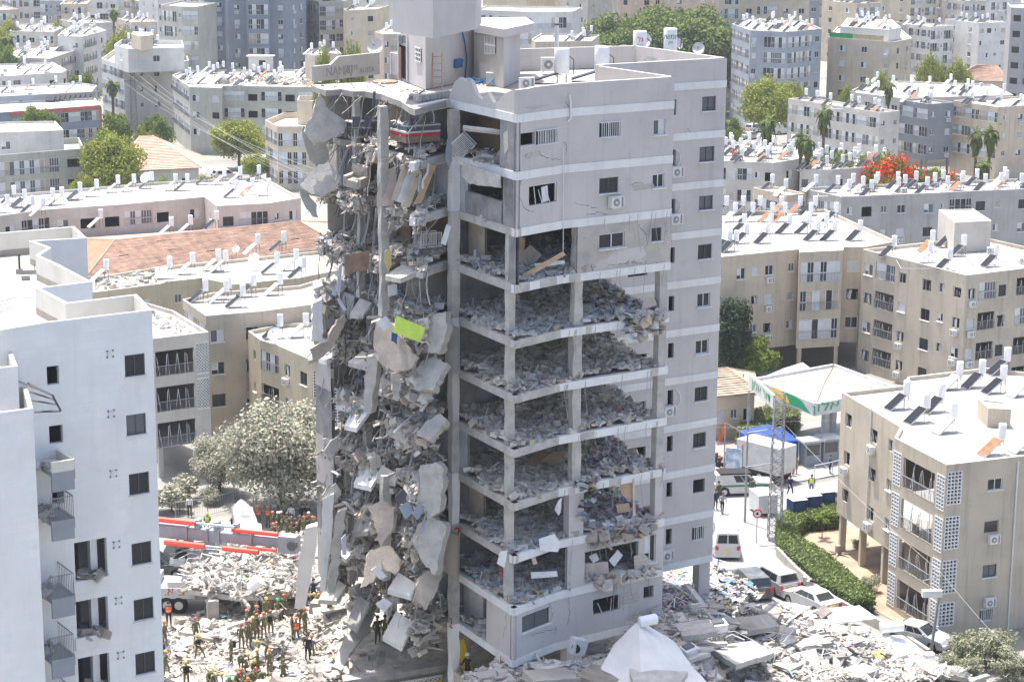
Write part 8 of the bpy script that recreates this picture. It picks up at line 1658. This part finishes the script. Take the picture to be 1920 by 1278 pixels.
# ---- rescue workers: (px, py of the feet, z or None, pose, heading, helmet, extra)
crowd=[(317,1173,'stand',10,None,'orange','black','man in orange vest standing alone by the crane wheels'),(309,1212,'stand',60,'orange',None,'olive','worker at the white building edge under the man in orange vest'),(307,1248,'stand',80,None,None,'navy','bareheaded person in dark clothes at the building edge'),(311,1268,'wide',80,'yellow',None,'olive','soldier with yellow helmet cut by the building edge'),
    (372,1237,'wide',40,'yellow','black','olive','soldier with yellow helmet and black vest stepping wide'),(368,1205,'stand',30,'red',None,'olive','soldier in red cap behind the wide stepping one'),(434,1243,'stand',-60,'white','pack','olive','soldier in pale helmet with backpack looking left'),(350,1288,'akimbo',0,'yellow','black','olive','soldier with yellow helmet and arms at the waist, lower left'),(453,1217,'stand',170,'red',None,'olive','soldier in red cap seen from behind at the huddle edge'),
    (466,1212,'stand',150,'red',None,'olive','second red capped soldier in the huddle'),(475,1204,'stand',200,'yellow',None,'olive','yellow helmeted soldier in the middle of the huddle'),(482,1198,'stand',140,'red',None,'darkolive','dark soldier in red helmet in the huddle'),(463,1190,'stand',100,'orange',None,'olive','orange helmeted soldier at the back of the huddle, left'),(481,1182,'stand',60,'orange',None,'olive','orange helmeted soldier at the back of the huddle, centre'),(495,1196,'stand',210,'orange',None,'olive','orange helmeted soldier with rifle strap right of the huddle'),(508,1192,'stand',180,'red','pack','olive','soldier with backpack right of the huddle'),
    (500,1166,'stand',20,'yellow',None,'olive','yellow helmeted soldier standing behind the huddle'),(521,1168,'reach',30,'green',None,'olive','green helmeted worker bending to the rubble'),(533,1160,'stand',150,'orange',None,'olive','orange helmeted soldier under the crane hook, left'),(498,1236,'bend',-80,'yellow',None,'olive','soldier in olive bending over to the left'),(452,1258,'bend',60,'yellow',None,'olive','yellow helmeted soldier stooping over debris'),(462,1262,'crouch',-40,'dark',None,'olive','soldier with dark helmet crouching beside the stooping one'),(476,1266,'crouch',20,'yellow',None,'olive','yellow helmeted soldier crouching in the rubble'),(484,1266,'reach',-90,'yellow',None,'olive','yellow helmeted soldier passing a stone'),
    (506,1266,'stand',-20,'orange',None,'olive','orange helmeted soldier handing a bucket'),(530,1250,'reach',90,'dark',None,'grey','person in grey with dark helmet stretching an arm right'),(452,1282,'crouch',10,'orange',None,'olive','orange helmeted soldier low in the line'),(470,1284,'crouch',90,'red',None,'olive','red helmeted soldier low in the line'),(444,1290,'crouch',30,'red',None,'olive','red helmeted soldier near the bottom edge'),(432,1298,'crouch',0,'green',None,'olive','green helmeted worker at the bottom edge'),(467,1300,'crouch',0,'orange',None,'olive','orange helmeted worker at the bottom edge'),(392,1285,'crouch',30,'yellow',None,'olive','yellow helmeted soldier crouching, left of the line'),(402,1296,'bend',60,'yellow',None,'olive','yellow helmeted soldier bending at the bottom edge'),(532,1288,'wide',160,'dark',None,'olive','soldier with dark helmet walking off at the bottom'),(490,1292,'bend',20,'dark',None,'olive','soldier with dark helmet bending at the bottom edge'),
    (556,1206,'stand',180,'orange','orange','olive','worker with orange vest back under the hook'),(548,1198,'stand',100,None,None,'darkolive','bareheaded soldier left of the orange vest under the hook'),(572,1188,'stand',60,'orange',None,'olive','orange helmeted soldier leaning a pole right of the hook'),(566,1180,'stand',200,'yellow',None,'olive','yellow helmeted soldier behind the pole bearer'),(585,1240,'stand',170,'orange',None,'grey','orange helmeted person in grey seen from behind'),(577,1238,'stand',160,'dark',None,'black','dark figure beside the one in grey'),(588,1130,'stand',20,None,None,'navy','person in navy up near the leaning post'),(597,1140,'crouch',10,'orange',None,'olive','orange helmeted soldier crouching up near the leaning post'),(618,1156,'reach',60,'yellow',None,'olive','yellow helmeted soldier climbing beside the tower foot'),(574,1145,'bend',80,'yellow',None,'olive','yellow helmeted soldier bending by the leaning post')]
for i,(px,py,ps,rz,hm,vs,sh,lb)in enumerate(crowd):
    z=1.0
    for _ in range(4):q=P(px,py,z);z=float(hL(q.x,q.y))+.1
    q=P(px,py,z);person((q.x,q.y,z),R(rz),lb,ps,sh,'black' if sh=='black' else 'navy' if sh=='navy' else 'olive',hm,vs if vs in('orange','black')else None,None,vs=='pack')
# men in the dark ground floor
for i,(px,py,ps,rz,sh)in enumerate(((708,1206,'stand',30,'darkolive'),(722,1204,'stand',-20,'olive'),(738,1198,'stand',10,'darkolive'),(752,1200,'stand',40,'black'),(771,1208,'bend',-40,'olive'),(792,1202,'stand',180,'darkolive'),(818,1212,'stand',90,'olive'),(764,1196,'stand',0,'olive'))):
    q=P(px,py,6.2);person((q.x,q.y,6.18),R(rz),'%s of the people standing in the dark ground floor'%['leftmost','second','third','fourth','stooping one','sixth','rightmost','rearmost'][i],ps,sh,sh if sh!='black' else 'grey',None if i%2 else 'dark')
q=P(869,1215,7.0);person((-2.3,108.0,6.4),R(-40),'worker in white helmet leaning over the beige parapet wall','reach','black','black','white')
mb=MB();mb.box((-2.5,109.6,7.2),(.5,.5,2.4),plain('chute_yellow',(0,0,0)),rot=Matrix.Rotation(-.25,3,'Y'));tag(mb.build('rescue_bag'),'tall yellow sheet hanging behind the worker in white helmet','sheet')
# people behind the crane and under the dusty tree
back=[(356,968,'stand',0,'white','black',None,None,'man in white shirt standing at the grey railing'),(334,1052,'stand',180,'black','black',None,None,'man in black looking at the parked jeep'),(474,990,'stand',0,'olive','olive','orange','orange','left one of three orange vested workers by the barrier'),(485,987,'stand',20,'olive','olive','orange','orange','middle one of three orange vested workers by the barrier'),(503,988,'stand',-10,'olive','olive','orange','orange','right one of three orange vested workers by the barrier'),(438,992,'bend',40,'black','black',None,'orange','worker in orange vest bowing beside the tarpaulin'),(389,990,'sit',0,'navy','navy','yellow','yellow','seated worker in yellow vest behind the boom'),(546,985,'stand',0,'white','navy',None,None,'person in light shirt behind the barrier'),(568,984,'stand',10,'black','black',None,None,'person in black behind the barrier, left of a pair'),(576,984,'stand',-10,'black','khaki',None,None,'person in black behind the barrier, right of a pair'),(532,978,'stand',10,'khaki','olive',None,None,'person in khaki in the shade of the dusty tree')]
for t in back:q=P(t[0],t[1]);person((q.x,q.y,0),R(t[3]),t[8],t[2],t[4],t[5],t[6],t[7])
for i in range(20):
    px=512+(i%10)*8.5+rnd.uniform(-2,2);py=1000+(i//10)*9+rnd.uniform(-2,2);q=P(px,py);hm=rnd.choice(['dark','orange',None,'white','red',None]);person((q.x,q.y,0),R(rnd.uniform(0,360)),'%s soldier in the packed crowd behind the boom head'%(hm+' helmeted' if hm else 'bareheaded'),rnd.choice(['stand','akimbo','stand','sit']),rnd.choice(['olive','olive','khaki','darkolive']),'olive',hm,group='packed crowd of soldiers')
mb=MB();p=P(548,1290,1.6);mb.lathe([(.9,0),(.85,.3),(.5,.55),(.1,.65)],p,plain('orange_plastic',(.85,.2,.02),.5),14,(.2,-.2,1));tag(mb.build('stretcher_lid'),'curved orange plastic shell at the bottom edge','plastic shell')
for i,(px,py)in enumerate(((529,1246),(508,1254))):p=P(px,py,1.5);mb=MB();mb.lathe([(.14,0),(.18,.32),(.17,.32),(.13,.05)],p,[reflm,CLO['grey']][i],12);tag(mb.build('bucket'),['pale bucket with a red rim beside the grey clad worker','grey bucket passed along the line of soldiers'][i],'bucket')
# ---- tower roof equipment
def rooftank(px,py,label,text=None,h=1.35,r=.42,col=None):
    p=P(px,py,ZT+.02);root=thing('water_tank',label,'water tank',p);MB().lathe([(r*.92,.55),(r,.6),(r,.55+h),(r*.95,.6+h)],(0,0,0),tankw,20).bs('tank',root);mb_=MB();
    for k in(-1,1):mb_.box((.25*k,0,.28),(.05,.5,.56),railm)
    mb_.box((-.9,.1,.35),(1.7,.9,.06),panel_dark,rot=Matrix.Rotation(-.3,3,'Y'));mb_.path([(r,0,1.5),(r+.25,0,1.3),(r+.25,0,.5)],.03,framed);mb_.bl('stand',root)
    if text:me=text_mesh('lettering',text[0],.42,text[1]);o_=inst('lettering',me,root,(0,-r-.01,1.45));o_.rotation_euler=(math.pi/2,0,0);me2=text_mesh('lettering',text[2],.25,plain('blue_letters',(.02,.08,.4),.6));o_=inst('lettering',me2,root,(0,-r-.01,1.08));o_.rotation_euler=(math.pi/2,0,0)
    return root
rooftank(1053,156,'white boiler beside the tall pale chimney pipe on the tower roof');rooftank(1128,152,'white boiler with a black hose near the small dish');rooftank(1199,118,'white boiler with red Hebrew lettering on the tower roof',('לג',redpaint,'רוא'));rooftank(1256,112,'white boiler with dark Hebrew lettering on the tower roof',('לשמח',framed,'קח'))
for px,py,r,az,lb in((1120,122,.38,260,'leftmost of three dishes in a row on the tower roof'),(1144,122,.34,300,'middle one of three dishes in a row on the tower roof'),(1169,124,.4,265,'rightmost of three dishes in a row on the tower roof'),(1207,105,.48,265,'high round dish behind the red lettered boiler'),(1270,108,.38,320,'tilted dish right of the dark lettered boiler'),(1309,118,.38,260,'dish at the rear corner of the tower roof'),(1218,156,.5,260,'dish leaning on the front parapet of the tower'),(704,118,.5,262,'big dish on a mast at the left of the tank house')):
    dish(*P(px,py,ZT),r,az,lb,20,col=mat('dish_cream',(.62,.6,.55),.6,.08,2,spot=.2))
a1=P(1030,138,ZT);o=inst('air_conditioner',ac_mesh(),None,a1+Vector((0,0,.15)),R(8));o.scale=(1.3,)*3;tag(o,'air conditioner unit standing on the tower roof','air conditioner');a2=P(985,166,ZT);o=inst('air_conditioner',ac_mesh(),None,a2,R(20));tag(o,'small air conditioner lying beside the roof house corner','air conditioner')
mb=MB();p=P(1043,142,ZT);mb.tube(p,p+Vector((0,0,2.9)),.13,acm,8);mb.tube(p+Vector((0,0,2.9)),p+Vector((0,0,3.0)),.16,framed,8);tag(mb.build('chimney_pipe'),'tall pale chimney pipe on the tower roof','chimney pipe')
ld=thing('ladder','wooden ladder leaning on the tank house wall','ladder',P(820,166,ZT+.02));p=P(820,166,ZT+.02);mb=MB();tl=[p+Vector((-.25,0,0)),p+Vector((.25,0,0))]
for t in tl:mb.tube(t,t+Vector((.0,.35,1.9)),.035,woodm,5)
mb.build('rail',ld);mb=MB()
for k in range(5):v=Vector((0,.35*k/5+.05,.25+.36*k));mb.tube(tl[0]+v,tl[1]+v,.025,woodm,5)
mb.build('rung',ld)
mb=MB();p=P(722,152,ZT+.05);mb.prism([(p.x+math.cos(t)*.75,p.y+math.sin(t)*.9)for t in np.linspace(0,6.28,9)[:-1]],ZT-.02,ZT+.05,mat('rusty_lid',(.36,.24,.18),.9,.2,3));tag(mb.build('metal_plate'),'brown flat plate lying on the torn tower roof','plate')
mb=MB();p=P(925,160,ZT);mb.box(p+Vector((0,0,.35)),(.8,.6,.7),mat('box_green',(.5,.55,.5),.7));tag(mb.build('meter_box'),'pale green cabinet by the blue hoses on the tower roof','cabinet')
mb=MB()
for i in range(9):a=P(892+i*3,155+(i%3)*2,ZT+.1);mb.path([a,a+Vector((rnd.uniform(-.4,.4),.1,.3)),a+Vector((rnd.uniform(-.5,.5),-.1,.05))],.03,bluem,5)
tag(mb.build('hoses'),'tangle of blue hoses beside the pale green cabinet','hoses');mb=MB();p=P(879,146,ZT+.9);mb.lathe([(.05,-.3),(.2,-.2),(.25,0),(.2,.2),(.05,.3)],p-Vector((0,0,.25)),plain('gauge_blue',(.25,.45,.6),.3),12,(1,0,0));mb.tube(p-Vector((0,0,.3)),(p.x,p.y,ZT),.04,bluem,6);tag(mb.build('pressure_vessel'),'small light blue pressure vessel behind the curved parapet','pressure vessel')
q=sample_poly(pz([(590,160),(700,168),(770,190),(830,175),(760,155),(600,152)],ZT),70);np_obj('roof_debris',*chips(np.column_stack([q,np.full(70,ZT)]),.04,.35,'mix'),kind='stuff',label='small debris and red rags on the torn tower roof edge')
# the remaining tanks of the far roofs, beyond the 290 nearest
PV={}
for kind,x,y,z in EXTRA:
    if kind not in PV:
        v,f,c=[],[],[];k=0
        for ch in PROTO[kind][0].children:
            m=ch.data;v+=[tuple(q.co)for q in m.vertices];col=(.8,.81,.82)if ch.name.startswith('tank')else(.3,.3,.3)if ch.name.startswith('stand')else[(.05,.055,.07),(.42,.42,.41),(.38,.17,.07),(.05,.055,.07)][kind]
            for p in m.polygons:
                a=list(p.vertices)
                for i in range(1,len(a)-1,2):f.append((k+a[0],k+a[i],k+a[i+1],k+a[min(i+2,len(a)-1)]))if i+2<len(a)else f.append((k+a[0],k+a[i],k+a[i+1],k+a[i+1]));c.append(col)
            k=len(v)
        PV[kind]=(np.array(v),np.array([q for q in f]),np.array(c[:len(f)]))
parts=[]
for kind,x,y,z in EXTRA:v,f,c=PV[kind];parts.append((v+np.array([x,y,z]),f,c))
if parts:
    V,F,C=join(*parts);tri=F[:,2]==F[:,3];F[tri,3]=F[tri,2];good=~tri;np_obj('solar_water_heaters',V,F[good],C[good],clothm,kind='stuff',label='countless small tanks and collectors on the farthest roofs')
# ================================================================== air
hm=bpy.data.materials.new('haze_air');hm.use_nodes=True;t=hm.node_tree;t.nodes.clear();vo=t.nodes.new('ShaderNodeVolumePrincipled');ou=t.nodes.new('ShaderNodeOutputMaterial');t.links.new(vo.outputs[0],ou.inputs['Volume'])
vo.inputs['Color'].default_value=(.8,.87,.95,1);vo.inputs['Density'].default_value=.00013;vo.inputs['Anisotropy'].default_value=.35
MB().box((0,1100,29),(2400,2260,62),hm).build('haze',kind='stuff',label='thin pale summer haze over the city')
sc.cycles.volume_bounces=1
